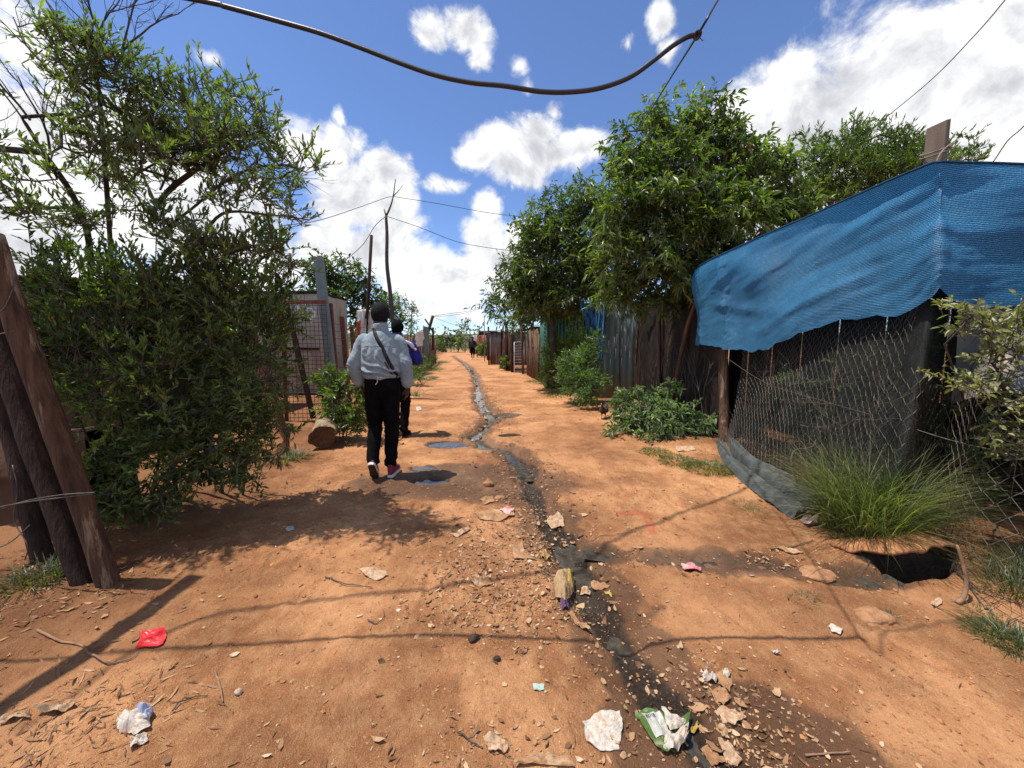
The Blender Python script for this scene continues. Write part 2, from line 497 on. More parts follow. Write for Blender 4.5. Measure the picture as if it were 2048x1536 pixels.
lane = sstep(GX - l_, -.5, .3) * sstep(r__ - GX, -.5, .3)
veg = sstep(GY, 45, 90) * np.ones_like(GX)
paint = np.zeros_like(GX)      # a worn smear of red paint on the dirt
c1, c2 = G(1270, 1024)[:2], G(1302, 1050)[:2]
d1 = seg_dist(GX, GY, np.array([G(1240, 1024)[:2], G(1292, 1026)[:2], G(1306, 1060)[:2]]))
paint = sstep(.055 - d1 + .02 * fbm(GX * 12, GY * 12, 3), 0, .03) * .6

m, t = mat('red_dirt')
tc = t.n('ShaderNodeTexCoord', out=3)
a_wet_shade = t.n('ShaderNodeAttribute', attribute_name='wet', out=2)  # wet ground, plus the shade painted into the burrow
a_lane = t.n('ShaderNodeAttribute', attribute_name='lane', out=2)
a_soft = t.n('ShaderNodeAttribute', attribute_name='soft', out=2)
a_veg = t.n('ShaderNodeAttribute', attribute_name='veg', out=2)
a_paint = t.n('ShaderNodeAttribute', attribute_name='paint', out=2)
n1 = t.noise(tc, 1.3, 8, 0.62)
n2 = t.noise(tc, 9, 6, 0.65)
n3 = t.noise(tc, 55, 5, 0.7)
n4 = t.noise(tc, 210, 3, 0.7)
n5 = t.noise(t.vmath('MULTIPLY', tc, (1, .55, 1)), 28, 6, .75)
col = t.ramp(n1, [(0.30, (.350, .138, .058)), (0.48, (.490, .212, .088)), (0.66, (.610, .302, .136))])
col = t.mix(t.maprange(n2, .40, .72), col, (.620, .315, .142))
col = t.mix(t.math('MULTIPLY', t.maprange(n3, .55, .75), .6), col, (.245, .102, .046))
col = t.mix(t.math('MULTIPLY', t.maprange(n4, .56, .68), .9), col, (.74, .50, .30))
n6 = t.noise(tc, 150, 3, .75)
col = t.mix(t.math('MULTIPLY', t.maprange(n6, .58, .68), .55), col, (.22, .085, .038))
col = t.mix(t.math('MULTIPLY', t.maprange(n5, .56, .70), .6), col, (.72, .42, .20))
col = t.mix(t.math('MULTIPLY', t.maprange(n5, .44, .32), .35), col, (.27, .110, .048))
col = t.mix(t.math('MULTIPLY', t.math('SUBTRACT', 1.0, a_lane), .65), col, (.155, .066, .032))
col = t.mix(t.math('MULTIPLY', a_soft, .28), col, (.330, .140, .062))
wet_shade_n = t.math('MULTIPLY_ADD', t.math('SUBTRACT', n2, .5), .55, a_wet_shade, clamp=True)
wet_shade_n = t.math('MULTIPLY', wet_shade_n, t.maprange(a_wet_shade, .0, .18), clamp=True)
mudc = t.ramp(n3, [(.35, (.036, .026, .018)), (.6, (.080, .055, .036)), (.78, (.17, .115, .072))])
midc = t.mix(.6, col, (.085, .050, .030))
col = t.mix(t.maprange(wet_shade_n, .05, .45), col, midc)
col = t.mix(t.maprange(wet_shade_n, .45, .95), col, mudc)
col = t.mix(a_paint, col, (.52, .13, .065))
vegc = t.ramp(t.noise(tc, .06, 5, .7), [(.35, (.030, .040, .016)), (.6, (.09, .085, .045)), (.72, (.2, .16, .11))])
col = t.mix(a_veg, col, vegc)
rgh = t.math('MULTIPLY_ADD', wet_shade_n, -.60, .92)
hb = t.math('MULTIPLY_ADD', n3, .6, t.math('MULTIPLY', n4, .38))
hb = t.math('MULTIPLY_ADD', n2, .6, t.math('MULTIPLY', hb, t.maprange(n1, .38, .62, 1.6, .6)))
bp = t.n('ShaderNodeBump', {'Strength': 1.0, 'Distance': .030, 'Height': hb})
b = t.n('ShaderNodeBsdfPrincipled', {'Base Color': col, 'Roughness': rgh, 'Normal': bp, 'Specular IOR Level': t.math('MULTIPLY_ADD', wet_shade_n, .35, .12)})
t.n('ShaderNodeOutputMaterial', {'Surface': b})
M_dirt = m
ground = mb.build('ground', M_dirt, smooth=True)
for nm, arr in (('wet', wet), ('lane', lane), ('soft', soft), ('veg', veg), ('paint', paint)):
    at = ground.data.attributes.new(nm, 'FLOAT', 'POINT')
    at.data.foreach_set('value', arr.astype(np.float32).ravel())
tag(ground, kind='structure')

# ------------------------------------------------------------------ water in the drain and the puddles
m, t = mat('murky_water')
tc = t.n('ShaderNodeTexCoord', out=3)
nb = t.noise(tc, 45, 3, .6)
nc = t.noise(tc, 14, 5, .7)
bp = t.n('ShaderNodeBump', {'Strength': .18, 'Distance': .004, 'Height': nb})
colw = t.ramp(nc, [(.35, (.030, .026, .021)), (.7, (.11, .090, .068))])
b = t.n('ShaderNodeBsdfPrincipled', {'Base Color': colw, 'Roughness': t.maprange(nc, .4, .75, .06, .38), 'Normal': bp, 'Specular IOR Level': .6, 'IOR': 1.36})
t.n('ShaderNodeOutputMaterial', {'Surface': b})
M_water = m
def ribbon(L, wd, drop, name):
    P = spline(np.column_stack([L, np.zeros(len(L))]), 160)
    T = norm(np.gradient(P, axis=0))
    S = np.stack([T[:, 1], -T[:, 0], np.zeros(len(P))], -1)
    rows = []
    for k in np.linspace(-1, 1, 9):
        Q = P + S * wd * k
        Q[:, 2] = low_h(P[:, 0], P[:, 1]) - drop
        rows.append(Q)
    mb_ = MB(); sheet(mb_, np.array(rows).transpose(1, 0, 2))
    return tag(mb_.build(name, M_water, smooth=True), kind='structure')
ribbon(MAIN[:13], .15, .078, 'drain_water')
ribbon(MAIN[15:], .11, .094, 'drain_water')
ribbon(SIDE, .07, .047, 'drain_water')
for (c, (ra, rb), dp) in PUD[:3]:
    mb_ = MB()
    an = np.linspace(0, 2 * np.pi, 40, endpoint=False)
    z = float(low_h(c[0], c[1])) - dp * .42
    V = [(c[0], c[1], z)] + [(c[0] + ra * 1.15 * math.cos(a) * (1 + .12 * math.sin(3 * a + 1)), c[1] + rb * 1.15 * math.sin(a), z) for a in an]
    mb_.add(V, [(0, 1 + k, 1 + (k + 1) % 40) for k in range(40)])
    tag(mb_.build('puddle', M_water, smooth=True), kind='structure')

# ------------------------------------------------------------------ loose stones, chips and dry leaf litter
def scatter_stones(name, pts, size, mat_, seed):
    rg = np.random.default_rng(seed)
    n = len(pts)
    base = np.array([(1, 0, 0), (-1, 0, 0), (0, 1, 0), (0, -1, 0), (0, 0, 1), (0, 0, -1), (.6, .6, .5), (-.6, .6, .5), (.6, -.6, .5), (-.6, -.6, .5)])
    F = np.array([(4, 0, 6), (6, 0, 2), (4, 6, 2), (4, 2, 7), (2, 1, 7), (7, 1, 4), (4, 1, 9), (1, 3, 9), (9, 3, 4), (4, 3, 8), (3, 0, 8), (8, 0, 4), (0, 5, 2), (2, 5, 1), (1, 5, 3), (3, 5, 0)])
    s_ = size * np.exp(rg.normal(0, .45, n))
    sc = s_[:, None, None] * (1 + rg.uniform(-.35, .35, (n, 10, 3))) * np.array((1, .8, .55))
    an = rg.uniform(0, 2 * np.pi, n)
    V = base[None] * sc
    ca, sa = np.cos(an)[:, None], np.sin(an)[:, None]
    V = np.stack([V[..., 0] * ca - V[..., 1] * sa, V[..., 0] * sa + V[..., 1] * ca, V[..., 2]], -1)
    z = height(pts[:, 0], pts[:, 1])
    V = V + np.column_stack([pts, z + s_ * .15])[:, None, :]
    FF = (F[None] + (np.arange(n) * 10)[:, None, None]).reshape(-1, 3)
    mb_ = MB(); mb_.add(V.reshape(-1, 3), FF, np.repeat(rg.random(n), 10))
    return tag(mb_.build(name, mat_, smooth=False), kind='stuff')
M_grit = mottled('grit', (.27, .115, .048), (.47, .22, .09), 30, .9, .4, 90)
M_pale = mottled('pale_grit', (.30, .17, .085), (.52, .34, .20), 30, .85, .4, 90)
rg = np.random.default_rng(21)
def near_pts(n, x0, x1, y0, y1, p=1.6):
    y = y0 + (y1 - y0) * rg.random(n) ** p
    return np.column_stack([x0 + (x1 - x0) * rg.random(n), y])
scatter_stones('gravel', (lambda q_: q_[sstep(fbm(q_[:, 0] * 1.1 + 3, q_[:, 1] * 1.1, 4), -.25, .35) + .12 > rg.random(len(q_))])(near_pts(20000, -2.4, 2.6, .85, 7)), .0044, M_grit, 1)
P_ = near_pts(9000, -2.4, 2.6, .85, 12)
keep = (np.exp(-(seg_dist(P_[:, 0], P_[:, 1], MAIN) / .45) ** 2) + .10) * (.35 + sstep(fbm(P_[:, 0] * 2, P_[:, 1] * 2, 3), -.2, .4)) > rg.random(len(P_))
scatter_stones('gravel', P_[keep], .0050, M_pale, 2)

def curled(rgx, pts, L, W, curl, lift=.004, tilt=.35):
    """thin curled flakes lying on the dirt: (n, 6) vertices"""
    n = len(pts)
    an = rgx.uniform(0, 2 * np.pi, n)
    d_ = np.stack([np.cos(an), np.sin(an), rgx.normal(0, tilt * .5, n)], -1); d_ = norm(d_)
    up = norm(np.stack([rgx.normal(0, tilt, n), rgx.normal(0, tilt, n), np.ones(n)], -1))
    s_ = norm(np.cross(d_, up)); up = np.cross(s_, d_)
    L = L[:, None]; W = W[:, None]; c = (curl * rgx.normal(1, .6, n))[:, None]
    z = height(pts[:, 0], pts[:, 1]) + lift
    b0 = np.column_stack([pts, z])
    V = np.stack([b0 - d_ * L * .5 + up * c * L * .3, b0 - d_ * L * .18 + s_ * W * .5 + up * c * W * .3, b0 - d_ * L * .18 - s_ * W * .5 + up * c * W * .2,
                  b0 + d_ * L * .2 + s_ * W * .45 + up * c * W * .3, b0 + d_ * L * .2 - s_ * W * .45, b0 + d_ * L * .5 + up * c * L * .35], 1)
    F = np.array([(0, 2, 1), (1, 2, 4), (1, 4, 3), (3, 4, 5)])
    FF = (F[None] + (np.arange(n) * 6)[:, None, None]).reshape(-1, 3)
    return V.reshape(-1, 3), FF
m, t = mat('dry_litter')
at = t.n('ShaderNodeAttribute', attribute_name='rnd', out=2)
col = t.ramp(at, [(0, (.07, .035, .018)), (.3, (.19, .095, .045)), (.55, (.36, .20, .10)), (.8, (.50, .33, .18)), (1, (.66, .53, .38))])
b = t.n('ShaderNodeBsdfPrincipled', {'Base Color': col, 'Roughness': .75, 'Specular IOR Level': .25})
t.n('ShaderNodeOutputMaterial', {'Surface': b})
M_litter = m
def litter(name, pts, l0, l1, w0, w1, curl, seed, lo=0., hi=1., **k):
    rgx = np.random.default_rng(seed)
    n = len(pts)
    L_ = l0 * (l1 / l0) ** (rgx.random(n) ** 1.6)
    V, F = curled(rgx, pts, L_, np.clip(L_ * rgx.uniform(w0 / l0 * .5, w0 / l0 * 1.3, n), w0 * .6, w1), curl, **k)
    mb_ = MB(); mb_.add(V, F, np.repeat(lo + (hi - lo) * rgx.beta(1.8, 2.4, n), 6))
    return tag(mb_.build(name, M_litter), kind='stuff')
# along the drain, where leaves and scraps collect
P_ = near_pts(52000, -2.6, 2.8, .9, 12, 1.5)
dk = seg_dist(P_[:, 0], P_[:, 1], MAIN)
off = np.exp(-((dk - .18) / .22) ** 2) * (.12 + 1.0 * sstep(fbm(P_[:, 0] * 1.7 + 4, P_[:, 1] * 1.7, 3), -.05, .35)) + .012
P1 = P_[off > rg.random(len(P_))]
litter('leaf_litter', P1, .012, .050, .006, .026, .5, 31)
# straw and stalks at the lower left, under the posts
cL = G(130, 1450)[:2]
P_ = np.column_stack([rg.normal(cL[0], .24, 650), rg.normal(cL[1], .15, 650)])
P_ = P_[P_[:, 1] > .9]
litter('leaf_litter', P_, .012, .085, .0015, .010, .35, 32, .05, .85)
cL = G(60, 1190)[:2]
P_ = np.column_stack([rg.normal(cL[0], .3, 700), rg.normal(cL[1], .22, 700)])
litter('leaf_litter', P_, .015, .06, .004, .016, .5, 33, .0, .9)
# the crumbly drift of dead leaves left of the drain
for (px, py, sx_, sy_, n_, sd_) in ((985, 1200, .22, .16, 620, 41), (1010, 1090, .20, .22, 520, 42), (1060, 1010, .18, .30, 520, 43), (940, 1150, .16, .14, 260, 44), (1450, 1420, .12, .16, 330, 45), (1000, 1510, .30, .10, 260, 46), (1560, 1110, .16, .07, 150, 47), (1020, 930, .3, .3, 260, 48)):
    n_ = int(n_ * .65); cL = G(px, py)[:2]
    P_ = np.column_stack([rg.normal(cL[0], sx_, n_), rg.normal(cL[1], sy_, n_)])
    litter('leaf_litter', P_, .010, .055, .004, .030, .5, sd_, .1, 1.0)
    scatter_stones('gravel', np.column_stack([rg.normal(cL[0], sx_ * 1.3, n_), rg.normal(cL[1], sy_ * 1.3, n_)]), .0045, M_pale, sd_ + 100)
# scraps along both verges
P_ = near_pts(9000, -4, 3.2, 1.6, 14, 1.2)
l_, r__ = ROADX(P_[:, 1])
edge = np.minimum(np.abs(P_[:, 0] - l_ + .1), np.abs(P_[:, 0] - r__ + .15))
P_ = P_[(np.exp(-(edge / .4) ** 2) * .55 > rg.random(len(P_)))]
litter('leaf_litter', P_, .015, .06, .006, .03, .5, 34, .1, .9)
# twiggy bits everywhere
P_ = near_pts(900, -2.4, 2.6, .9, 5, 1.4)
litter('leaf_litter', P_, .015, .05, .002, .004, .2, 35, .0, .5)

# bigger flakes and rags of rubbish washed into the drain, and pale scraps in the far stream
P_ = near_pts(6000, -2.6, 2.8, 1.0, 5.5, 1.3)
dk = seg_dist(P_[:, 0], P_[:, 1], MAIN)
P_ = P_[np.exp(-((dk - .12) / .22) ** 2) * .16 * (.25 + sstep(fbm(P_[:, 0] * 2 + 9, P_[:, 1] * 2, 3), -.1, .3)) > rg.random(len(P_))]
litter('leaf_litter', P_, .03, .085, .014, .045, .45, 36, .15, .85, lift=.006)
P_ = near_pts(12000, -4, 1.5, 5.5, 24, 1.2)
dk = seg_dist(P_[:, 0], P_[:, 1], MAIN)
P_ = P_[np.exp(-(dk / .16) ** 2) * .55 > rg.random(len(P_))]
litter('leaf_litter', P_, .04, .13, .02, .07, .5, 37, .1, 1.0, lift=.012)
# the earth lip roofing the burrow
u_ = np.linspace(-1, 1, 40)[:, None]; v_ = np.linspace(0, 1, 16)[None]
lx = HOLE[0] + .33 * u_ + .05 * v_; ly = HOLE[1] + .34 - .38 * v_ * (1 - .55 * u_ ** 2) + .05 * fbm(u_ * 3.1 + 2, u_ * 0, 3) * v_
lz = height(lx * np.ones_like(ly), HOLE[1] + .34 + 0 * ly + 0 * lx) + .15 * np.sin(np.pi * (.06 + .50 * v_)) * (1 - .85 * u_ ** 2) - .02 + .012 * fbm(lx * 14 + 0 * ly, ly * 14 + 0 * lx, 3)
mb_ = MB(); sheet(mb_, np.stack([lx + 0 * ly, ly, lz], -1), .02)
tag(mb_.build('earth_bank', M_grit, smooth=True), kind='structure')
# ================================================================== VEGETATION
def leaves_np(rgx, B, D, L, W, droop, up_bias=.6, seg=3):
    """leaf blades: bases B, directions D, lengths L, widths W -> verts, quads/tris (curved along their length, folded along the midrib)"""
    n = len(B)
    D = norm(D)
    up = norm(rgx.normal(0, 1, (n, 3)) * (1 - up_bias) + np.array((0, 0, 1.0)) * up_bias + D * .001)
    S = norm(np.cross(D, up)); up = np.cross(S, D)
    L = L[:, None]; W = W[:, None]; dr = np.asarray(droop).reshape(-1, 1) * np.ones((n, 1))
    g = np.array((0, 0, -1.0))
    def pt(t):
        return B + D * L * t + g * (dr * L * t * t)
    f = up * W * .18
    p1, p2 = pt(.35), pt(.70)
    V = np.stack([B, p1 + S * W * .5 + f, p1 - S * W * .5 + f, p1 - f * .6, p2 + S * W * .38 + f, p2 - S * W * .38 + f, p2 - f * .6, pt(1.0)], 1)
    F = np.array([(0, 3, 1, 1), (0, 2, 3, 3), (1, 3, 6, 4), (3, 2, 5, 6), (4, 6, 7, 7), (6, 5, 7, 7)])
    tri = F[[0, 1, 4, 5]][:, :3]; quad = F[[2, 3]]
    off = (np.arange(n) * 8)[:, None, None]
    return V.reshape(-1, 3), (tri[None] + off).reshape(-1, 3), (quad[None] + off).reshape(-1, 4)
def add_leaves(mb, rgx, B, D, L, W, droop, rnd, **k):
    V, T, Q = leaves_np(rgx, B, D, L, W, droop, **k)
    o = mb.n
    rr = np.repeat(rnd, 8)
    mb.V.append(V); mb.Rn.append(rr); mb.n += len(V)
    mb.F.append((T + o, 0)); mb.F.append((Q + o, 0))
def sphere_pts(rgx, n, shell=.5):
    u_ = norm(rgx.normal(0, 1, (n, 3)))
    return u_ * (rgx.random((n, 1)) ** shell)
def in_ellipsoids(rgx, ells, dens, shell=.45):
    out = []
    for c, r_ in ells:
        c, r_ = np.asarray(c, float), np.asarray(r_, float)
        n = max(3, int(dens * r_[0] * r_[1] * r_[2] * 4.19))
        out.append(c + sphere_pts(rgx, n, shell) * r_)
    return np.concatenate(out)
def foliage(mb, rgx, cl, spread, twigs, per, L, W, droop=.25, out_from=None, up=.35, lift=.3, twig_mb=None, fan=.8, bright=None, rr=(.1, .9)):
    """clusters -> twigs -> leaves"""
    n = len(cl)
    td = norm(rgx.normal(0, 1, (n, twigs, 3)) + np.array((0, 0, up)) * 1.5)
    if out_from is not None:
        od = norm(cl - np.asarray(out_from))[:, None, :]
        td = norm(td + od * .7)
    tl = spread * rgx.uniform(.5, 1.15, (n, twigs, 1))
    base = cl[:, None, :] + rgx.normal(0, spread * .18, (n, twigs, 3))
    if twig_mb is not None:
        for i in range(n):
            for j in range(twigs):
                a = base[i, j]; e = a + td[i, j] * tl[i, j]
                tube(twig_mb, [a - td[i, j] * tl[i, j] * .3, (a + e) / 2, e], [.0035, .0025, .0012], 3, caps=False)
    k = np.linspace(.15, 1, per)[None, None, :, None] + rgx.uniform(-.06, .06, (n, twigs, per, 1))
    B = base[:, :, None, :] + td[:, :, None, :] * tl[:, :, None, :] * k
    ld = norm(rgx.normal(0, 1, (n, twigs, per, 3)) * fan + td[:, :, None, :] * 1.0 + np.array((0, 0, lift)))
    cr = np.clip(rgx.normal(.5, .21, (n, 1, 1)) + rgx.normal(0, .14, (n, twigs, per)), 0, 1)
    if bright is not None:
        cr = np.clip(cr + bright(cl)[:, None, None], 0, 1)
    cr = np.minimum(rr[0] + (rr[1] - rr[0]) * cr, .93)
    cr = np.where(rgx.random(cr.shape) < .022, 1.0, cr)
    m_ = n * twigs * per
    s_ = rgx.uniform(.5, 1.25, m_)
    add_leaves(mb, rgx, B.reshape(-1, 3), ld.reshape(-1, 3), L * s_, W * s_ * rgx.uniform(.8, 1.2, m_), droop, cr.reshape(-1))
def skeleton(mb, rgx, trunks, targets, r_tip=.004, power=.46, wig=.05, sides=6, step=.22, mi=0, rnd=.5, zpen=.6):
    """trunks: polylines; branches grow from them to every target, joining the nearest limb"""
    pos, par, cnt = [], [], []
    for P in trunks:
        P = np.asarray(P, float)
        par0 = -1
        P2 = spline(P, max(8, len(P) * 5))
        for q in P2:
            pos.append(q); par.append(par0); cnt.append(0)
            par0 = len(pos) - 1
        cnt[-1] += 3
    ntr = len(pos)
    T0 = np.array(pos)
    targets = np.asarray(targets)
    if len(targets):
        order = np.argsort(np.min(np.linalg.norm(targets[:, None] - T0[None], axis=2), axis=1))
        for ti in order:
            q = targets[ti]
            Pn = np.array(pos)
            dv = q - Pn
            dist = np.linalg.norm(dv, axis=1) + zpen * np.maximum(0, -dv[:, 2])
            i = int(np.argmin(dist))
            a = Pn[i]
            d_ = np.linalg.norm(q - a)
            m_ = max(1, int(d_ / step))
            side = rgx.normal(0, 1, 3) * wig * d_ + np.array((0, 0, -.06 * d_))
            p_ = i
            for k in range(1, m_ + 1):
                f = k / m_
                x = a + (q - a) * f + side * math.sin(f * math.pi) * 1.0 + (rgx.normal(0, .012, 3) if k < m_ else 0)
                pos.append(x); par.append(p_); cnt.append(0); p_ = len(pos) - 1
            cnt[p_] += 1
    n = len(pos)
    tot = np.array(cnt, float)
    for i in range(n - 1, -1, -1):
        if par[i] >= 0:
            tot[par[i]] += tot[i]
    # children always come after parents, so one reverse pass is enough
    rad = r_tip * np.maximum(tot, 1) ** power
    kids = [[] for _ in range(n)]
    for i, p_ in enumerate(par):
        if p_ >= 0: kids[p_].append(i)
    starts = [(None, i) for i in range(n) if par[i] < 0]
    pos = np.array(pos)
    while starts:
        p_, i = starts.pop()
        ch = [] if p_ is None else [p_]
        while True:
            ch.append(i)
            ks = sorted(kids[i], key=lambda k: -tot[k])
            if not ks: break
            for k in ks[1:]: starts.append((i, k))
            i = ks[0]
        if len(ch) < 2: continue
        rr_ = rad[ch].copy()
        if p_ is not None: rr_[0] = min(rr_[0], rr_[1] * 1.25)
        big = rr_.max()
        tube(mb, pos[ch], rr_, sides if big > .012 else (5 if big > .007 else 4), caps=False, rnd=rnd, mi=mi)
    return pos, rad
def bare_branch(mb, rgx, P0, d, L, r, depth, spread=.5, sides=5):
    n = 5
    pts = [np.asarray(P0, float)]
    d = norm(np.asarray(d, float))
    for k in range(n):
        d = norm(d + rgx.normal(0, .13, 3) + np.array((0, 0, .05)))
        pts.append(pts[-1] + d * L / n)
    tube(mb, pts, np.linspace(r, r * .45, n + 1), sides if r > .006 else 4, caps=False)
    if depth:
        for k in range(rgx.integers(3, 5)):
            i = rgx.integers(1, n + 1)
            dd_ = norm(d + rgx.normal(0, spread, 3))
            bare_branch(mb, rgx, pts[i], dd_, L * rgx.uniform(.45, .7), r * .55, depth - 1, spread)

M_leaf_olive = leafmat('olive_leaf', [(0, (.046, .056, .028)), (.45, (.135, .156, .075)), (.75, (.225, .242, .115)), (.94, (.34, .34, .16)), (1, (.20, .12, .05))], .34, .42)
M_leaf_hedge = leafmat('hedge_leaf', [(0, (.026, .038, .014)), (.45, (.086, .114, .038)), (.75, (.160, .195, .062)), (.94, (.28, .30, .10)), (1, (.18, .10, .04))], .34, .36)
M_leaf_peach = leafmat('peach_leaf', [(0, (.024, .037, .011)), (.38, (.080, .100, .034)), (.68, (.170, .188, .068)), (.94, (.35, .345, .14)), (1, (.26, .15, .05))], .36, .38)
M_leaf_dark = leafmat('dark_leaf', [(0, (.018, .030, .012)), (.5, (.055, .080, .026)), (.94, (.13, .16, .05)), (1, (.16, .10, .04))], .36, .38)
M_leaf_light = leafmat('light_leaf', [(0, (.036, .050, .014)), (.5, (.100, .125, .034)), (.94, (.20, .22, .07)), (1, (.24, .17, .07))], .40, .45)
M_leaf_weed = leafmat('weed_leaf', [(0, (.050, .072, .028)), (.5, (.14, .185, .085)), (.94, (.27, .315, .17)), (1, (.26, .20, .08))], .36, .40)
M_leaf_pale = leafmat('pale_shrub_leaf', [(0, (.08, .085, .03)), (.5, (.22, .21, .085)), (1, (.46, .41, .22))], .25, .45)
M_grass = leafmat('grass_blade', [(0, (.040, .050, .018)), (.45, (.085, .098, .040)), (.75, (.165, .165, .072)), (1, (.42, .34, .19))], .35, .45)

def P3(*a): return np.array([A(*q) for q in a])
def ell(px, py, Y, rx, rz, ry=None):
    """ellipsoid around a point of the photograph; rx, rz in photo pixels at that distance"""
    k = Y / FPX
    return (A(px, py, Y), (rx * k, (ry if ry else rx * k * .8), rz * k))

# ---- the big tree at the left of the lane: several dark stems, grey-green crown, dead twigs on top
rg = np.random.default_rng(101)
tr = thing('left_tree', 'tall straggly grey-green tree leaning over the left of the lane with bare twigs on top', 'tree', gp(330, 1010))
Yt = 3.05
trunks = [P3((330, 1010, 3.0), (318, 800, 3.0), (308, 600, 3.02), (312, 500, 3.05), (313, 410, 3.05)),
          P3((313, 410, 3.05), (350, 370, 2.95), (430, 315, 2.85), (520, 260, 2.8)),
          P3((313, 470, 3.05), (380, 420, 2.9), (470, 350, 2.75), (560, 330, 2.7), (615, 345, 2.66)),
          P3((313, 410, 3.05), (285, 350, 3.1), (250, 290, 3.2), (238, 240, 3.2)),
          P3((260, 1000, 3.35), (240, 800, 3.35), (225, 560, 3.25), (215, 400, 3.1), (205, 270, 2.95), (195, 150, 2.85), (180, 60, 2.8)),
          P3((190, 990, 3.2), (185, 700, 3.2), (180, 500, 3.0), (150, 400, 2.8), (90, 310, 2.6), (40, 230, 2.5), (-10, 165, 2.45)),
          P3((420, 970, 2.9), (400, 800, 2.9), (385, 650, 2.95), (395, 520, 2.95), (440, 430, 2.9), (540, 430, 2.8), (620, 440, 2.75))]
ells = [ell(205, 160, 2.75, 95, 75), ell(150, 100, 2.65, 60, 55), ell(290, 250, 2.9, 90, 70), ell(400, 235, 2.95, 85, 62), ell(500, 290, 2.85, 75, 60), ell(575, 335, 2.75, 55, 45),
        ell(420, 320, 2.85, 90, 45), ell(200, 290, 2.6, 90, 75), ell(60, 350, 2.35, 70, 55), ell(40, 420, 2.4, 60, 45), ell(130, 430, 2.5, 70, 50),
        ell(600, 425, 2.75, 42, 26), ell(480, 400, 2.85, 70, 30), ell(525, 235, 2.85, 32, 32), ell(480, 195, 2.95, 30, 26), ell(390, 180, 3.0, 38, 26),
        ell(450, 490, 2.9, 110, 40), ell(560, 510, 2.9, 45, 50), ell(110, 205, 2.5, 50, 40), ell(270, 130, 3.0, 34, 30), ell(350, 300, 2.85, 80, 60), ell(470, 270, 2.7, 75, 50), ell(540, 380, 2.65, 70, 36), ell(330, 440, 2.9, 80, 40), ell(-200, 300, 2.4, 120, 100), ell(-190, 130, 2.5, 120, 90), ell(-120, 420, 2.3, 70, 60), ell(260, 360, 3.2, 60, 40)]
cl = in_ellipsoids(rg, ells, 300, .55)
mbt = MB()
skeleton(mbt, rg, trunks, cl, r_tip=.0028, power=.41, wig=.10)
for (px, py, Y, dx, dz, L) in [(215, 120, 2.85, .25, 1, .62), (230, 140, 2.85, .5, 1, .6), (190, 90, 2.8, 0, 1, .5), (160, 120, 2.8, -.3, 1, .5), (240, 110, 2.85, .7, .8, .5), (60, 240, 2.5, -.6, .7, .45),
                              (90, 130, 2.7, -.7, .7, .45), (40, 320, 2.4, -.8, .35, .45), (60, 390, 2.4, -.8, .15, .45), (100, 300, 2.6, .2, .9, .4), (320, 380, 3.0, .5, .5, .5), (420, 380, 2.9, .7, .1, .5)]:
    bare_branch(mbt, rg, A(px, py, Y), (dx, rg.normal(0, .2), dz), L, .0075, 3, .42)
mbt.build('trunk', M_bark, tr, smooth=True)
mbl, mbw = MB(), MB()
foliage(mbl, rg, cl, .16, 5, 12, .050, .0125, .05, up=.55, lift=.55, twig_mb=mbw, fan=.55)
mbw.build('branchwork', M_twig, tr)
mbl.build('crown', M_leaf_olive, tr)

# ---- dense hedge bushes under it
def bush(name, label, ells, dens, mat_, base, seed, spread=.16, twigs=4, per=9, L=.07, W=.017, droop=.1, fan=.7, stems=5, group=None, shell=.4, up=.35, lift=.3, rr=(.1, .9), bright=None, cat='bush', tw=True, stem_r=.0026):
    rgx = np.random.default_rng(seed)
    o = thing(name, label, cat, base, group)
    cl_ = in_ellipsoids(rgx, ells, dens, shell)
    cl_ = cl_[cl_[:, 2] > height(cl_[:, 0], cl_[:, 1], False) + .03]
    cen = np.mean([e[0] for e in ells], axis=0)
    b0 = np.asarray(base, float)
    trunks_ = []
    for k in range(stems):
        a = b0 + np.array((rgx.normal(0, .10), rgx.normal(0, .10), -.05))
        tip = cen + rgx.normal(0, .15, 3)
        trunks_.append(np.array([a, a * .5 + tip * .5 + rgx.normal(0, .04, 3), tip]))
    ms = MB()
    skeleton(ms, rgx, trunks_, cl_, r_tip=stem_r, power=.38, wig=.08, sides=5)
    ms.build('stem', M_bark, o, smooth=True)
    ml, mw = MB(), MB()
    foliage(ml, rgx, cl_, spread, twigs, per, L, W, droop, up=up, lift=lift, twig_mb=mw if tw else None, fan=fan, out_from=cen, rr=rr, bright=bright)
    if tw: mw.build('branchwork', M_twig, o)
    ml.build('foliage', mat_, o)
    return o
bush('hedge_bush', 'dense dark green bush behind the leaning posts, in front of the left hedge', 
     [ell(215, 640, 2.75, 120, 115), ell(140, 560, 2.8, 75, 60), ell(260, 780, 2.7, 120, 100), ell(330, 690, 2.75, 100, 100), ell(290, 910, 2.65, 95, 80), ell(250, 985, 2.55, 65, 48), ell(320, 560, 2.85, 90, 60), ell(380, 860, 2.7, 75, 75), ell(95, 640, 2.8, 40, 90), ell(335, 985, 2.6, 75, 34), ell(200, 1000, 2.55, 45, 30)],
     330, M_leaf_hedge, gp(300, 1015), 201, spread=.17, twigs=5, per=14, stem_r=.0022, L=.053, W=.0155, fan=.6, lift=.5, shell=.36)
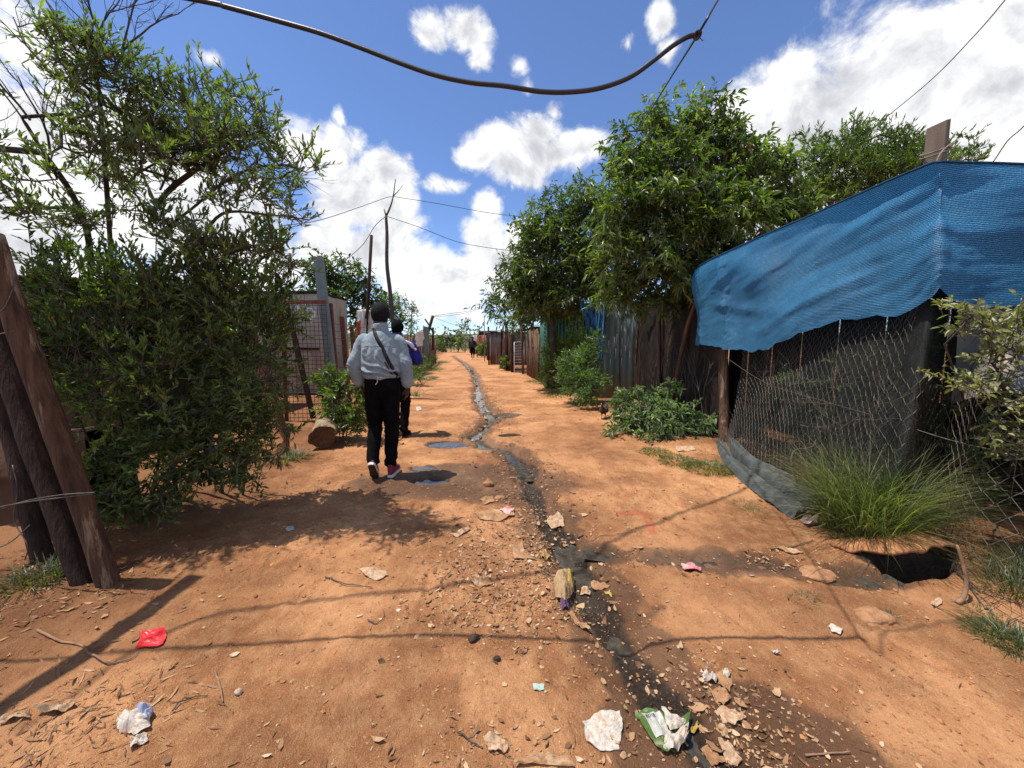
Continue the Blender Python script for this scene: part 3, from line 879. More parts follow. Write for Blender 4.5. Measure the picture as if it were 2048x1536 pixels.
bush('hedge_bush', 'dense bush between the wire gate and the left tree, right end of the hedge',
     [ell(470, 640, 3.1, 110, 105), ell(530, 590, 3.2, 52, 85), ell(480, 770, 3.0, 100, 95), ell(440, 890, 2.9, 85, 75), ell(520, 860, 3.1, 55, 75), ell(420, 560, 3.0, 80, 60), ell(538, 690, 3.25, 36, 60), ell(455, 945, 2.85, 70, 40), ell(550, 490, 3.2, 50, 45)],
     300, M_leaf_hedge, gp(470, 985), 202, spread=.17, twigs=5, per=14, stem_r=.0022, L=.051, W=.0150, fan=.6, lift=.5, shell=.36, rr=(.15, .95))

# ---- trees on the right
def tree(name, label, trunks_, ells_, dens, mat_, base, seed, L, W, droop=.3, spread=.3, twigs=4, per=8, up=.2, lift=0., fan=.8, shell=.4, r_tip=.006, bark=M_bark, group=None, rr=(.1, .9), bright=None, tw=False):
    rgx = np.random.default_rng(seed)
    o = thing(name, label, 'tree', base, group)
    cl_ = in_ellipsoids(rgx, ells_, dens, shell)
    ms = MB()
    skeleton(ms, rgx, trunks_, cl_, r_tip=r_tip, power=.42, wig=.07)
    ms.build('trunk', bark, o, smooth=True)
    ml, mw = MB(), MB()
    foliage(ml, rgx, cl_, spread, twigs, per, L, W, droop, up=up, lift=lift, fan=fan, rr=rr, bright=bright, twig_mb=mw if tw else None)
    if tw: mw.build('branchwork', M_twig, o)
    ml.build('crown', mat_, o)
    return o
b_ = G(1385, 800)
tree('peach_tree', 'big glossy long-leaved tree over the dark netting, left of the blue shade net', 
     [P3((1400, 790, 6.85), (1395, 640, 6.75), (1400, 500, 6.65), (1400, 380, 6.55)), P3((1400, 500, 6.65), (1330, 420, 6.65), (1310, 330, 6.65), (1310, 220, 6.65)), P3((1400, 500, 6.65), (1480, 400, 6.75), (1440, 270, 6.75), (1410, 210, 6.75)), P3((1400, 560, 6.65), (1280, 480, 6.35), (1230, 420, 6.25)), P3((1400, 560, 6.65), (1520, 470, 6.55), (1590, 400, 6.75))],
     [(lambda c_, r_: (c_, r_))(*e_) for e_ in [ell(1312, 215, 6.65, 26, 48), ell(1312, 270, 6.65, 34, 40), ell(1405, 238, 6.75, 55, 32), ell(1455, 262, 6.75, 34, 36), ell(1385, 250, 6.75, 35, 40), ell(1270, 330, 6.55, 55, 55), ell(1345, 340, 6.55, 75, 60), ell(1450, 330, 6.65, 80, 60), ell(1520, 370, 6.75, 60, 55),
      ell(1250, 420, 6.35, 65, 60), ell(1350, 430, 6.25, 90, 70), ell(1450, 430, 6.25, 90, 65), ell(1560, 420, 6.65, 70, 45), ell(1250, 510, 6.35, 70, 60), ell(1350, 520, 6.25, 85, 60), ell(1440, 500, 6.35, 70, 45), ell(1600, 400, 6.85, 45, 45), ell(1240, 570, 6.55, 45, 35), ell(1320, 575, 6.45, 70, 28), ell(1300, 602, 6.4, 60, 22), ell(1372, 600, 6.5, 46, 20), ell(1232, 604, 6.7, 34, 24), ell(1550, 330, 6.75, 40, 38), ell(1255, 268, 6.65, 14, 14), ell(1400, 575, 6.45, 60, 26), ell(1215, 590, 6.95, 30, 25)]],
     72, M_leaf_peach, b_, 301, .135, .036, droop=.42, spread=.28, twigs=5, per=11, up=.35, lift=.15, fan=.75, shell=.40, rr=(.05, .95))
b_ = G(1120, 770)
tree('dark_tree', 'rounded dark green tree above the green tin shack, middle of the right row',
     [P3((1110, 770, 10.2), (1105, 650, 10.2), (1100, 540, 10.1), (1110, 460, 10)), P3((1100, 560, 10.1), (1060, 500, 10.2), (1040, 470, 10)), P3((1100, 560, 10.1), (1160, 480, 10), (1190, 430, 9.8))],
     [ell(1170, 410, 9.6, 55, 40), ell(1210, 430, 9.2, 45, 55), ell(1110, 440, 10, 60, 45), ell(1075, 470, 10.2, 50, 45), ell(1050, 520, 10.5, 45, 50), ell(1140, 510, 9.8, 75, 60), ell(1200, 520, 9.3, 55, 65), ell(1085, 560, 10.2, 70, 45), ell(1160, 580, 9.7, 70, 38), ell(1040, 570, 10.7, 40, 35), ell(1215, 590, 9.2, 40, 30), ell(1100, 600, 10.2, 60, 26), ell(1050, 610, 10.8, 34, 26), ell(1180, 612, 9.4, 40, 24), ell(1120, 618, 10.2, 56, 22), ell(1062, 632, 10.8, 34, 24), ell(1080, 590, 10.5, 50, 30)],
     34, M_leaf_peach, b_, 302, .17, .042, droop=.35, spread=.36, twigs=5, per=9, up=.3, lift=.1, fan=.85, shell=.40, r_tip=.008, rr=(0, .8))
b_ = G(1000, 722)
tree('dark_tree', 'broad dark tree overhanging the far grey shacks, last of the right row',
     [P3((1012, 722, 20), (1010, 640, 20), (1005, 600, 20)), P3((1010, 650, 20), (1045, 610, 18), (1060, 590, 17))],
     [ell(1000, 580, 19, 30, 30), ell(985, 605, 20, 24, 26), ell(1030, 610, 17.5, 40, 40), ell(1065, 625, 16, 35, 40), ell(1010, 635, 19, 32, 26), ell(1045, 655, 17, 40, 24), ell(1090, 610, 15, 35, 30)],
     6.0, M_leaf_dark, b_, 303, .24, .08, droop=.25, spread=.65, twigs=5, per=8, r_tip=.012, rr=(0.05, .95))
b_ = G(1760, 745)
tree('feathery_tree', 'tall feathery olive-green tree behind the blue shade net, left of the square post',
     [P3((1735, 740, 11), (1735, 500, 11), (1740, 400, 11), (1740, 320, 11)), P3((1735, 450, 11), (1660, 380, 11), (1630, 330, 11)), P3((1735, 450, 11), (1830, 370, 11), (1900, 320, 11))],
     [ell(1640, 330, 11, 45, 48), ell(1700, 300, 11, 50, 40), ell(1740, 265, 11, 34, 26), ell(1625, 290, 11, 28, 22), ell(1790, 310, 11, 60, 45), ell(1700, 360, 10.8, 80, 40), ell(1840, 330, 11, 50, 40), ell(1910, 310, 11, 32, 36), ell(1935, 330, 11, 28, 30), ell(1780, 370, 11, 90, 40), ell(1650, 395, 10.8, 60, 35), ell(1800, 285, 11, 25, 20)],
     30, M_leaf_light, b_, 304, .15, .028, droop=.15, spread=.32, twigs=6, per=10, up=.7, lift=.5, fan=.6, r_tip=.008, rr=(0, .8))

# ---- trees left of the lane, behind the fence
b_ = G(690, 735)
tree('leafy_tree', 'dark glossy tree behind the square grey-green post, left of the lane',
     [P3((690, 735, 12), (688, 620, 12), (690, 560, 12))],
     [ell(640, 560, 12, 38, 40), ell(690, 555, 12, 45, 42), ell(735, 590, 12, 35, 40), ell(620, 600, 12, 30, 40), ell(680, 610, 12, 55, 40), ell(650, 540, 12, 28, 22), ell(715, 560, 12, 24, 24), ell(745, 640, 12.2, 32, 30)],
     22, M_leaf_dark, b_, 305, .18, .055, droop=.35, spread=.36, twigs=5, per=9, r_tip=.009, rr=(.1, 1))
b_ = G(770, 725)
tree('leafy_tree', 'light green bushy tree behind the two thin poles, left of the lane',
     [P3((770, 725, 16), (772, 660, 16), (775, 620, 16))],
     [ell(720, 625, 15.5, 26, 34), ell(760, 620, 16, 34, 32), ell(795, 630, 16.5, 26, 30), ell(750, 660, 15.8, 40, 30), ell(810, 655, 17, 22, 26), ell(715, 670, 15, 26, 34), ell(775, 590, 16, 18, 14), ell(800, 602, 16.5, 14, 16)],
     14, M_leaf_light, b_, 306, .15, .055, droop=.2, spread=.42, twigs=5, per=9, r_tip=.009)
b_ = G(815, 716)
tree('conifer', 'small pointed conifer at the end of the left hedge row', 
     [P3((815, 714, 22), (822, 660, 22), (824, 600, 22))],
     [ell(823, 610, 22, 4, 9), ell(823, 628, 22, 9, 12), ell(822, 648, 22, 13, 14), ell(830, 668, 22, 17, 16)],
     16, M_leaf_dark, b_, 307, .20, .04, droop=.2, spread=.30, twigs=5, per=8, up=.6, r_tip=.01)
b_ = G(900, 706)
tree('far_tree', 'round dark tree closing the far end of the lane', [P3((902, 706, 50), (902, 670, 50))],
     [ell(902, 675, 50, 15, 16), ell(890, 684, 50, 12, 12), ell(915, 682, 50, 12, 13), ell(880, 690, 50, 10, 10)], 1.3, M_leaf_dark, b_, 308, .40, .2, spread=1.0, twigs=6, per=8, r_tip=.02)
b_ = G(940, 706)
tree('far_tree', 'light green tree above the shack roof at the far end of the lane', [P3((940, 706, 42), (940, 660, 42))],
     [ell(942, 655, 42, 14, 14), ell(930, 668, 42, 16, 14), ell(952, 668, 42, 14, 14), ell(922, 684, 42, 12, 12)], 1.8, M_leaf_light, b_, 309, .30, .13, spread=.8, twigs=6, per=8, r_tip=.02)
for k, (px, py, Y, r_) in enumerate([(870, 690, 60, 14), (855, 680, 45, 16), (845, 684, 32, 14), (965, 690, 34, 9)]):
    tree('far_bush', ['green bush left of the round tree at the far end', 'tall bush behind the stick fence far left', 'leafy bush behind the leaning dark pole on the left', 'narrow creeper-covered bush beside the far grey shack'][k],
         [P3((px, 712, Y), (px, py, Y))], [ell(px, py, Y, r_, r_ * .9), ell(px - r_ * .7, py + 8, Y, r_ * .7, r_ * .7), ell(px + r_ * .6, py + 8, Y, r_ * .7, r_ * .7)], 130 / Y, M_leaf_light if k % 2 else M_leaf_dark, G(px, 712), 320 + k, .008 * Y, .004 * Y, spread=.02 * Y, twigs=5, per=8, r_tip=.012)

# ---- bushes and weeds
bush('roadside_bush', 'small dark bush between the log and the walking person in denim', [ell(690, 800, 5.3, 42, 50), ell(665, 770, 5.4, 32, 40), ell(720, 790, 5.2, 30, 55), ell(690, 840, 5.2, 40, 24), ell(735, 730, 5.6, 26, 30)],
     420, M_leaf_hedge, gp(695, 868), 211, spread=.13, twigs=4, per=8, L=.075, W=.024, droop=.2, shell=.4, rr=(.2, 1))
bush('weed_bush', 'leafy pale green weed bush at the foot of the teal corrugated door', [ell(1265, 830, 5.9, 48, 36), ell(1320, 845, 5.6, 55, 40), ell(1240, 870, 5.6, 32, 22), ell(1375, 850, 5.5, 40, 40), ell(1300, 800, 5.9, 32, 24), ell(1300, 880, 5.4, 50, 20), ell(1260, 790, 6.0, 22, 18), ell(1340, 780, 5.8, 22, 18)],
     300, M_leaf_weed, gp(1310, 890), 212, spread=.15, twigs=4, per=8, L=.105, W=.030, droop=.35, shell=.45, fan=.9, lift=.15, rr=(.1, 1), cat='weed', stem_r=.003)
bush('verge_bush', 'yellow-green bush in front of the green tin shack', [ell(1125, 712, 10.5, 34, 30), ell(1120, 730, 10.3, 34, 26), ell(1150, 690, 10.3, 26, 24), ell(1110, 735, 10.2, 24, 16), ell(1150, 710, 10.0, 30, 40)],
     190, M_leaf_light, gp(1120, 758), 213, spread=.22, twigs=5, per=8, L=.10, W=.03, rr=(.3, 1), tw=False)
bush('verge_bush', 'tall creeper bush left of the hanging blue rag', [ell(1165, 735, 8.2, 32, 32), ell(1185, 770, 7.6, 26, 26), ell(1150, 765, 8.2, 32, 24), ell(1185, 700, 8.0, 16, 40), ell(1170, 790, 7.6, 28, 14), ell(1140, 740, 8.6, 26, 34)],
     300, M_leaf_weed, gp(1175, 806), 214, spread=.18, twigs=5, per=8, L=.09, W=.026, rr=(.05, .7), tw=False)
bush('verge_weed', 'low bright green weed at the foot of the stick fence', [ell(1080, 750, 11, 20, 10), ell(1110, 768, 10, 24, 10)], 60, M_leaf_light, gp(1090, 763), 215, spread=.14, L=.08, W=.035, rr=(.4, 1), tw=False, cat='weed')
bush('verge_bush', 'row of low weeds along the left fence beside the second person', [ell(835, 745, 12, 22, 20), ell(850, 725, 15, 18, 16), ell(825, 765, 10, 18, 18), ell(862, 715, 20, 14, 10)], 70, M_leaf_weed, gp(838, 775), 216, spread=.24, twigs=5, per=8, L=.11, W=.035, rr=(.0, .7), tw=False)
bush('verge_bush', 'small weed bush below the far brown sheets on the right', [ell(1010, 726, 18, 10, 10), ell(1016, 718, 18, 8, 12)], 20, M_leaf_light, gp(1012, 735), 217, spread=.25, twigs=5, per=8, L=.14, W=.05, tw=False)
bush('trailing_shrub', 'pale leafy trailing shrub hanging in front of the right-hand wire mesh', 
     [ell(2000, 700, 2.35, 75, 85), ell(2040, 800, 2.3, 75, 100), ell(1950, 640, 2.4, 60, 40), ell(2020, 880, 2.25, 60, 50), ell(1960, 770, 2.35, 30, 25), ell(2080, 650, 2.4, 60, 60)],
     420, M_leaf_pale, gp(2060, 1010), 218, spread=.13, twigs=4, per=7, L=.050, W=.019, droop=.15, shell=.6, fan=.9, lift=.35, rr=(.1, 1), cat='shrub')
rg = np.random.default_rng(77)
o = thing('trailing_sprig', 'single long sprig of pale leaves reaching left over the dark net', 'sprig', A(1990, 790, 2.35))
st = spline(P3((1990, 800, 2.35), (1930, 770, 2.3), (1880, 755, 2.28), (1840, 742, 2.26)), 14)
ms = MB(); tube(ms, st, np.linspace(.004, .0015, 14), 5); ms.build('stem', M_twig, o)
ml = MB(); B = np.repeat(st, 3, 0); Dl = norm(rg.normal(0, .7, B.shape) + np.array((-.5, -.2, .4)))
add_leaves(ml, rg, B, Dl, rg.uniform(.025, .05, len(B)), rg.uniform(.009, .014, len(B)), .15, rg.uniform(.5, .93, len(B))); ml.build('foliage', M_leaf_pale, o)

# ---- grass
def grass(name, label, spots, n, hgt, wd, seed, lean=.5, droop=.55, rr=(.1, 1.), kind=None, mat_=M_grass, cat='grass', lift=0, jit=.25, dry=.08):
    """spots: (x, y, radius); blades of five segments"""
    rgx = np.random.default_rng(seed)
    sp = np.array(spots)
    pick = rgx.choice(len(sp), n, p=sp[:, 2] ** 2 / np.sum(sp[:, 2] ** 2))
    an = rgx.uniform(0, 2 * np.pi, n); rad = sp[pick, 2] * np.sqrt(rgx.random(n))
    x, y = sp[pick, 0] + rad * np.cos(an), sp[pick, 1] + rad * np.sin(an)
    z = height(x, y) - .01 + lift
    d_ = np.stack([np.cos(an) * rad / sp[pick, 2] * lean + rgx.normal(0, jit, n), np.sin(an) * rad / sp[pick, 2] * lean + rgx.normal(0, jit, n), np.ones(n)], -1)
    d_ = norm(d_)
    L = hgt * rgx.uniform(.45, 1.15, n)
    W = wd * rgx.uniform(.7, 1.2, n)
    hor = d_.copy(); hor[:, 2] = 0; hor = norm(hor)
    S = norm(np.stack([-hor[:, 1], hor[:, 0], rgx.normal(0, .2, n)], -1))
    dr = droop * rgx.uniform(.3, 1.3, n)
    rows = []
    for t in (0, .3, .55, .8):
        p = np.column_stack([x, y, z]) + d_ * (L * t)[:, None] + (hor * .75 - np.array((0, 0, .8))) * (dr * L * t ** 2.2)[:, None]
        w_ = (W * (1 - t * .6))[:, None] / 2
        rows += [p + S * w_, p - S * w_]
    tip = np.column_stack([x, y, z]) + d_ * L[:, None] + (hor * .75 - np.array((0, 0, .8))) * (dr * L)[:, None]
    V = np.stack(rows + [tip], 1)
    off = (np.arange(n) * 9)[:, None, None]
    Q = np.array([(0, 1, 3, 2), (2, 3, 5, 4), (4, 5, 7, 6)]); T = np.array([(6, 7, 8)])
    mb_ = MB()
    V = V.reshape(-1, 3)
    zmin = np.repeat(z, 9) - .005
    V[:, 2] = np.maximum(V[:, 2], zmin)
    mb_.V.append(V); mb_.Rn.append(np.repeat(np.where(rgx.random(n) < dry, rgx.uniform(.85, 1, n), rr[0] + (rr[1] - rr[0]) * np.clip(rgx.normal(.40, .22, n), 0, 1)), 9)); mb_.n = n * 9
    mb_.F = [((Q[None] + off).reshape(-1, 4), 0), ((T[None] + off).reshape(-1, 3), 0)]
    o_ = mb_.build(name, mat_)
    return tag(o_, label, cat, kind=kind)
def sp_(px, py, r_):
    g = gp(px, py); return (g[0], g[1], r_)
grass('grass_clump', 'big shaggy clump of long grass against the fence beside the burrow', [sp_(1745, 1078, .13), sp_(1695, 1050, .13), sp_(1785, 1060, .12), sp_(1720, 1010, .12), sp_(1665, 1030, .08), sp_(1770, 1010, .12)], 4200, .78, .0042, 401, lean=.26, droop=.50, rr=(.15, .95), jit=.30, dry=.24)
grass('grass_clump', 'straw-coloured fringe of dry grass left of the big clump', [sp_(1655, 1040, .10), sp_(1690, 1065, .10)], 420, .30, .004, 402, lean=.9, droop=.5, rr=(.5, 1.1))
grass('grass_clump', 'green grass tuft at the right edge under the wire mesh', [sp_(2030, 1180, .12), sp_(2060, 1140, .12), sp_(2010, 1150, .07)], 750, .20, .004, 403, lean=.8, rr=(.05, .8))
grass('grass_tuft', 'flat green grass patch in the lower right corner', [sp_(1975, 1270, .07), sp_(2020, 1280, .09), sp_(2050, 1295, .08), sp_(2000, 1262, .06)], 900, .10, .0035, 404, lean=1.2, droop=.6, rr=(.1, .8))
grass('grass_tuft', 'small scraggy tuft in the dirt in front of the folded green net', [sp_(1490, 1012, .08), sp_(1512, 1026, .07)], 190, .09, .003, 405, lean=1.2, rr=(.2, 1))
grass('grass_tuft', 'small tuft left of the flat stone near the burrow', [sp_(1608, 1200, .05), sp_(1625, 1190, .03)], 110, .06, .003, 406, lean=1.3, rr=(.3, 1))
grass('verge_grass', None, [sp_(1360, 925, .22), sp_(1420, 935, .25), sp_(1310, 905, .18), sp_(1470, 945, .12)], 3600, .07, .006, 407, lean=1.2, rr=(.2, .8), kind='stuff', mat_=M_leaf_light)
grass('verge_grass', None, [sp_(1120, 790, .5), sp_(1080, 765, .5), sp_(1170, 810, .3), sp_(1030, 740, .5)], 1100, .16, .012, 408, lean=.9, rr=(.1, .8), kind='stuff', mat_=M_leaf_light)
grass('verge_grass', None, [sp_(845, 760, .5), sp_(862, 740, .6), sp_(875, 725, .8), sp_(830, 790, .25)], 1300, .25, .016, 409, lean=.8, rr=(0, .7), kind='stuff', mat_=M_leaf_weed)
grass('weed_tuft', 'weedy tuft among litter at the feet of the leaning posts', [sp_(95, 1150, .10), sp_(60, 1170, .10), sp_(130, 1140, .08)], 420, .15, .005, 410, lean=.9, rr=(0, .7))
grass('weed_tuft', 'small grassy tuft below the hedge beside the log', [sp_(590, 915, .12), sp_(570, 925, .08)], 260, .20, .006, 411, lean=.9, rr=(.1, .7))
grass('grass_tuft', 'wisp of dry grass by the crooked stick in the wire mesh', [sp_(1950, 1225, .05), sp_(1975, 1232, .04)], 120, .06, .003, 412, lean=1.3, rr=(.3, 1))
grass('grass_tuft', 'tiny dark tuft on the right of the half-buried round stone', [sp_(1780, 1235, .035)], 90, .05, .003, 413, lean=1.2, rr=(0, .7))
bush('creeping_weed', 'low leafy weed mat in front of the brown fence post', [ell(1400, 925, 4.9, 55, 8), ell(1450, 935, 4.7, 30, 8), ell(1340, 905, 5.2, 40, 8)], 800, M_leaf_light, gp(1400, 938), 219, spread=.08, twigs=4, per=6, L=.035, W=.018, tw=False, cat='weed', stem_r=.002, rr=(.2, .9))
# ================================================================== FENCES, SHACKS, NETS, POLES
def material_sheet_blue():
    m, t = mat('blue_shade_net')
    tc = t.n('ShaderNodeTexCoord', out=3)
    nbig = t.noise(tc, 3.2, 5, .6)
    wob = t.vmath('MULTIPLY_ADD', t.noise(tc, 2.2, 3, .5, out=1), (0, 0, .06), tc)
    wv = t.n('ShaderNodeTexWave', {'Vector': wob, 'Scale': 26.0, 'Distortion': 1.6, 'Detail': 2.0, 'Detail Scale': 2.0}, wave_type='BANDS', bands_direction='Z', out=1)
    ws = t.n('ShaderNodeTexWave', {'Vector': tc, 'Scale': 40.0, 'Distortion': 1.0, 'Detail': 1.0}, wave_type='BANDS', bands_direction='Y', out=1)
    grain = t.noise(t.vmath('MULTIPLY', wob, (1, 1, 3)), 120, 3, .7)
    col = t.ramp(t.math('MULTIPLY_ADD', grain, .6, t.math('MULTIPLY', wv, .4)), [(.28, (.006, .085, .18)), (.44, (.013, .155, .37)), (.60, (.035, .30, .60)), (.70, (.16, .52, .78)), (.78, (.62, .84, .92))])
    col = t.mix(t.maprange(nbig, .40, .68), t.mix(1.0, col, (.70, .76, .80), 'MULTIPLY'), col)
    h = t.math('ADD', t.math('MULTIPLY', wv, .8), t.math('MULTIPLY_ADD', ws, .25, t.math('MULTIPLY', grain, .8)))
    bp = t.n('ShaderNodeBump', {'Strength': .7, 'Distance': .005, 'Height': h})
    b = t.n('ShaderNodeBsdfPrincipled', {'Base Color': col, 'Roughness': .42, 'Normal': bp, 'Specular IOR Level': .55})
    tr = t.n('ShaderNodeBsdfTranslucent', {'Color': (.02, .30, .58, 1), 'Normal': bp})
    mx = t.n('ShaderNodeMixShader', {0: .38, 1: b, 2: tr})
    t.n('ShaderNodeOutputMaterial', {'Surface': mx})
    return m
def material_net(name, c1, c2, see=.25):
    m, t = mat(name)
    tc = t.n('ShaderNodeTexCoord', out=3)
    n1 = t.noise(tc, 5, 5, .65)
    n2 = t.noise(tc, 160, 3, .7)
    col = t.ramp(n1, [(.35, c1), (.65, c2)])
    col = t.mix(t.math('MULTIPLY', t.maprange(t.noise(tc, 2.3, 6, .7), .5, .66), .7), col, (c2[0] * 3.2, c2[1] * 2.2, c2[2] * 1.8))
    bp = t.n('ShaderNodeBump', {'Strength': .6, 'Distance': .004, 'Height': n2})
    b = t.n('ShaderNodeBsdfPrincipled', {'Base Color': col, 'Roughness': .7, 'Normal': bp, 'Specular IOR Level': .3})
    tp = t.n('ShaderNodeBsdfTransparent')
    mx = t.n('ShaderNodeMixShader', {0: t.math('MULTIPLY', t.maprange(n2, .45, .6), see), 1: b, 2: tp})
    t.n('ShaderNodeOutputMaterial', {'Surface': mx})
    return m
M_blue = material_sheet_blue()
M_net = material_net('dark_green_net', (.004, .0055, .005), (.012, .015, .0125), .80)
M_netbrown = material_net('dark_brown_net', (.007, .005, .004), (.018, .013, .010), .0)
M_hem = mottled('faded_green_cloth', (.040, .046, .042), (.105, .112, .102), 9, .8, .5, 120)
M_greynet = material_net('grey_net', (.12, .13, .13), (.20, .21, .20), .2)
M_teal = mottled('teal_painted_tin', (.11, .155, .145), (.17, .22, .20), 5, .5, .3, 60, c3=(.13, .11, .09), stretch=(1, 1, .3), spec=.4)
M_greentin = mottled('green_painted_tin', (.024, .10, .060), (.042, .15, .09), 6, .45, .2, 60, spec=.5)
M_tin = mottled('weathered_tin', (.14, .13, .12), (.27, .25, .23), 5, .5, .3, 50, c3=(.12, .055, .03), stretch=(1, 1, .3), spec=.4)
M_rusttin = mottled('rusted_tin', (.045, .022, .014), (.115, .050, .028), 6, .8, .4, 50, c3=(.17, .10, .07), stretch=(1, 1, .3))
M_board = mottled('beige_board', (.36, .31, .25), (.47, .41, .34), 4, .8, .25, 40, stretch=(1, 1, .4), c3=(.31, .25, .20))
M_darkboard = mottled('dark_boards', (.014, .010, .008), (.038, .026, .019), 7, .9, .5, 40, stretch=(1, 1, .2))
M_greypost = mottled('grey_green_paint', (.13, .17, .165), (.20, .245, .235), 8, .6, .25, 50)
M_white = mottled('white_wash', (.66, .66, .64), (.82, .82, .80), 14, .7, .2)
M_sticks = mottled('reed_sticks', (.085, .048, .030), (.20, .125, .085), 12, .9, .6, 60, stretch=(1, 1, .15))
M_mudwall = mottled('mud_bank', (.06, .030, .018), (.13, .062, .034), 6, .95, .9, 30)
M_cloth_pink = mottled('pink_cloth', (.62, .20, .22), (.78, .34, .34), 6, .8, .2)
M_cloth_white = mottled('off_white_cloth', (.60, .56, .50), (.80, .77, .72), 6, .85, .3)
M_cloth_red = mottled('red_brown_cloth', (.34, .06, .035), (.50, .12, .06), 6, .85, .3)
M_rope = mottled('rope', (.20, .16, .11), (.34, .28, .2), 40, .9, .5)

# ---- the blue shade net hung along the right fence
TAR = np.array([(1388, 540, 690, 5.80), (1415, 522, 692, 5.45), (1436, 512, 695, 5.18), (1447, 507, 698, 5.08), (1520, 474, 702, 4.52), (1560, 457, 690, 4.28), (1600, 440, 672, 4.06), (1650, 418, 655, 3.80),
                (1700, 396, 641, 3.55), (1750, 374, 634, 3.32), (1800, 352, 630, 3.10), (1840, 336, 610, 2.94), (1866, 326, 590, 2.84), (1880, 325, 576, 2.80), (1895, 325, 590, 2.79), (1920, 326, 608, 2.77), (1980, 327, 613, 2.74),
                (2048, 329, 612, 2.70), (2140, 332, 615, 2.66), (2300, 336, 620, 2.58)], float)
def tar_at(n):
    q = spline(TAR, n); k = max(3, n // 22) | 1; ker = np.hanning(k + 2)[1:-1]; ker /= ker.sum()
    return np.stack([np.convolve(np.pad(q[:, c], k // 2, mode='reflect', reflect_type='odd'), ker, 'valid') for c in range(4)], 1)
nu, nv = 420, 110
Q = tar_at(nu)
top = np.array([A(a, b_, y) for a, b_, c, y in Q]); bot = np.array([A(a, c, y - .06) for a, b_, c, y in Q])
vv = np.linspace(0, 1, nv)
P = top[:, None] * (1 - vv[None, :, None]) + bot[:, None] * vv[None, :, None]
alen = np.concatenate([[0], np.cumsum(np.linalg.norm(np.diff(top, axis=0), axis=1))])
UU, VV = np.meshgrid(alen, vv, indexing='ij')
nrm = norm(np.cross(np.gradient(P, axis=0), np.gradient(P, axis=1)))
nrm *= np.sign(-nrm[..., :1])
fade = sstep(VV, 0, .15)
post_pull = np.exp(-((UU - np.interp(3, np.arange(len(TAR)), alen[np.linspace(0, nu - 1, len(TAR)).astype(int)])) / .12) ** 2)
wr = .009 * fbm(UU * 2.2, VV * 7 + UU * 1.1, 4) + .006 * fbm(UU * 1.2 + 4, (VV * 2.4 + .5 * UU) * 6, 3) * fade + .085 * fbm(UU * 1.1 + 2, VV * 1.4, 2) * fade
wr += .0016 * fbm(UU * 3 + 7, VV * 26, 2) + .030 * post_pull * fbm(UU * 5, VV * 9 + UU * 4, 3) * fade
for (cu, cv, sl_, am) in ((2.6, .2, .42, .030), (2.2, .45, .30, -.024), (1.5, .3, .55, .022), (1.0, .6, -.35, .02), (3.0, .5, .2, .02), (.7, .25, .8, .018), (1.9, .75, .25, .03)):
    dl = (VV - cv) - sl_ * (cu - UU) * .45
    wr += am * np.exp(-(dl / .055) ** 2) * np.exp(-((UU - cu) / .6) ** 2)
cornerpull = np.exp(-((UU - alen[int(nu * 13 / 19)]) / .28) ** 2) * sstep(VV, .6, 1)
wr += .006 * cornerpull * np.sin(UU * 30 + VV * 12 + 4 * fbm(UU * 4, VV * 4, 2))
belly = np.exp(-((UU - alen[int(nu * 6.2 / 19)]) / .55) ** 2) * sstep(VV, .45, .95)
P[..., 2] += (.030 * fbm(UU * 7, UU * 0 + 3, 4) * sstep(VV, .8, 1.0))
P = P + nrm * (wr + .09 * belly)[..., None]
M_hemblue = mottled('faded_blue_plastic', (.010, .05, .12), (.03, .13, .26), 6, .6, .3)
o = thing('blue_shade_net', 'bright blue woven shade net stretched along the right fence, sagging lower edge', 'shade net', (2.95, 4.2, 0))
mb = MB(); sheet(mb, P); mb.build('net_sheet', M_blue, o, smooth=True)
mb = MB(); tube(mb, P[:, 0] + np.array((0, 0, .003)), .009, 6); mb.build('edge_hem', mottled('dark_blue_hem', (.006, .03, .07), (.012, .06, .13), 20), o, smooth=True)

# ---- dark green net and wire mesh under it
BASE = [(1452, 884), (1470, 902), (1500, 930), (1540, 962), (1590, 1000), (1640, 1032), (1700, 1068), (1770, 1095), (1850, 1115), (1930, 1150), (2048, 1205), (2180, 1290)]
BASEP = spline([gp(*p) for p in BASE], 200)
def under(n, v, off=0.0, back=0.0):
    """surface hanging from the lower part of the blue net down to the foot of the fence; v 0 top .. 1 ground"""
    s_ = np.linspace(0, 1, n)
    q = tar_at(400)
    q = q[np.linspace(75, 399, n).astype(int)]
    tp = np.array([A(a, c - 40, y + .10 + back) for a, b_, c, y in q])
    bt = BASEP[np.linspace(0, 199, n).astype(int)].copy()
    bt[:, 0] += back
    v = np.asarray(v)[None, :, None]
    sag = (1 - (1 - v) ** 1.0)
    Pm = tp[:, None] * (1 - sag) + bt[:, None] * sag
    bul = np.sin(np.pi * np.clip(v, 0, 1)) * .10 * (1 - .5 * s_[:, None, None])
    Pm = Pm + np.array((1.0, .3, 0)) * bul * (1 if back == 0 else .4)
    nr = .03 * fbm(s_[:, None] * 14 + off, v[..., 0] * 4, 3)
    Pm = Pm + np.array((-1.0, -.2, 0)) * (nr[..., None] + off)
    return Pm
o = thing('green_net_fence', 'dark green net hanging below the blue net, its pale folded hem on the dirt', 'net fence', (2.6, 3.8, 0))
mb = MB(); sheet(mb, under(150, np.linspace(0, 1, 50), 0.0, .03)[:112]); mb.build('net_sheet', M_net, o, smooth=True)
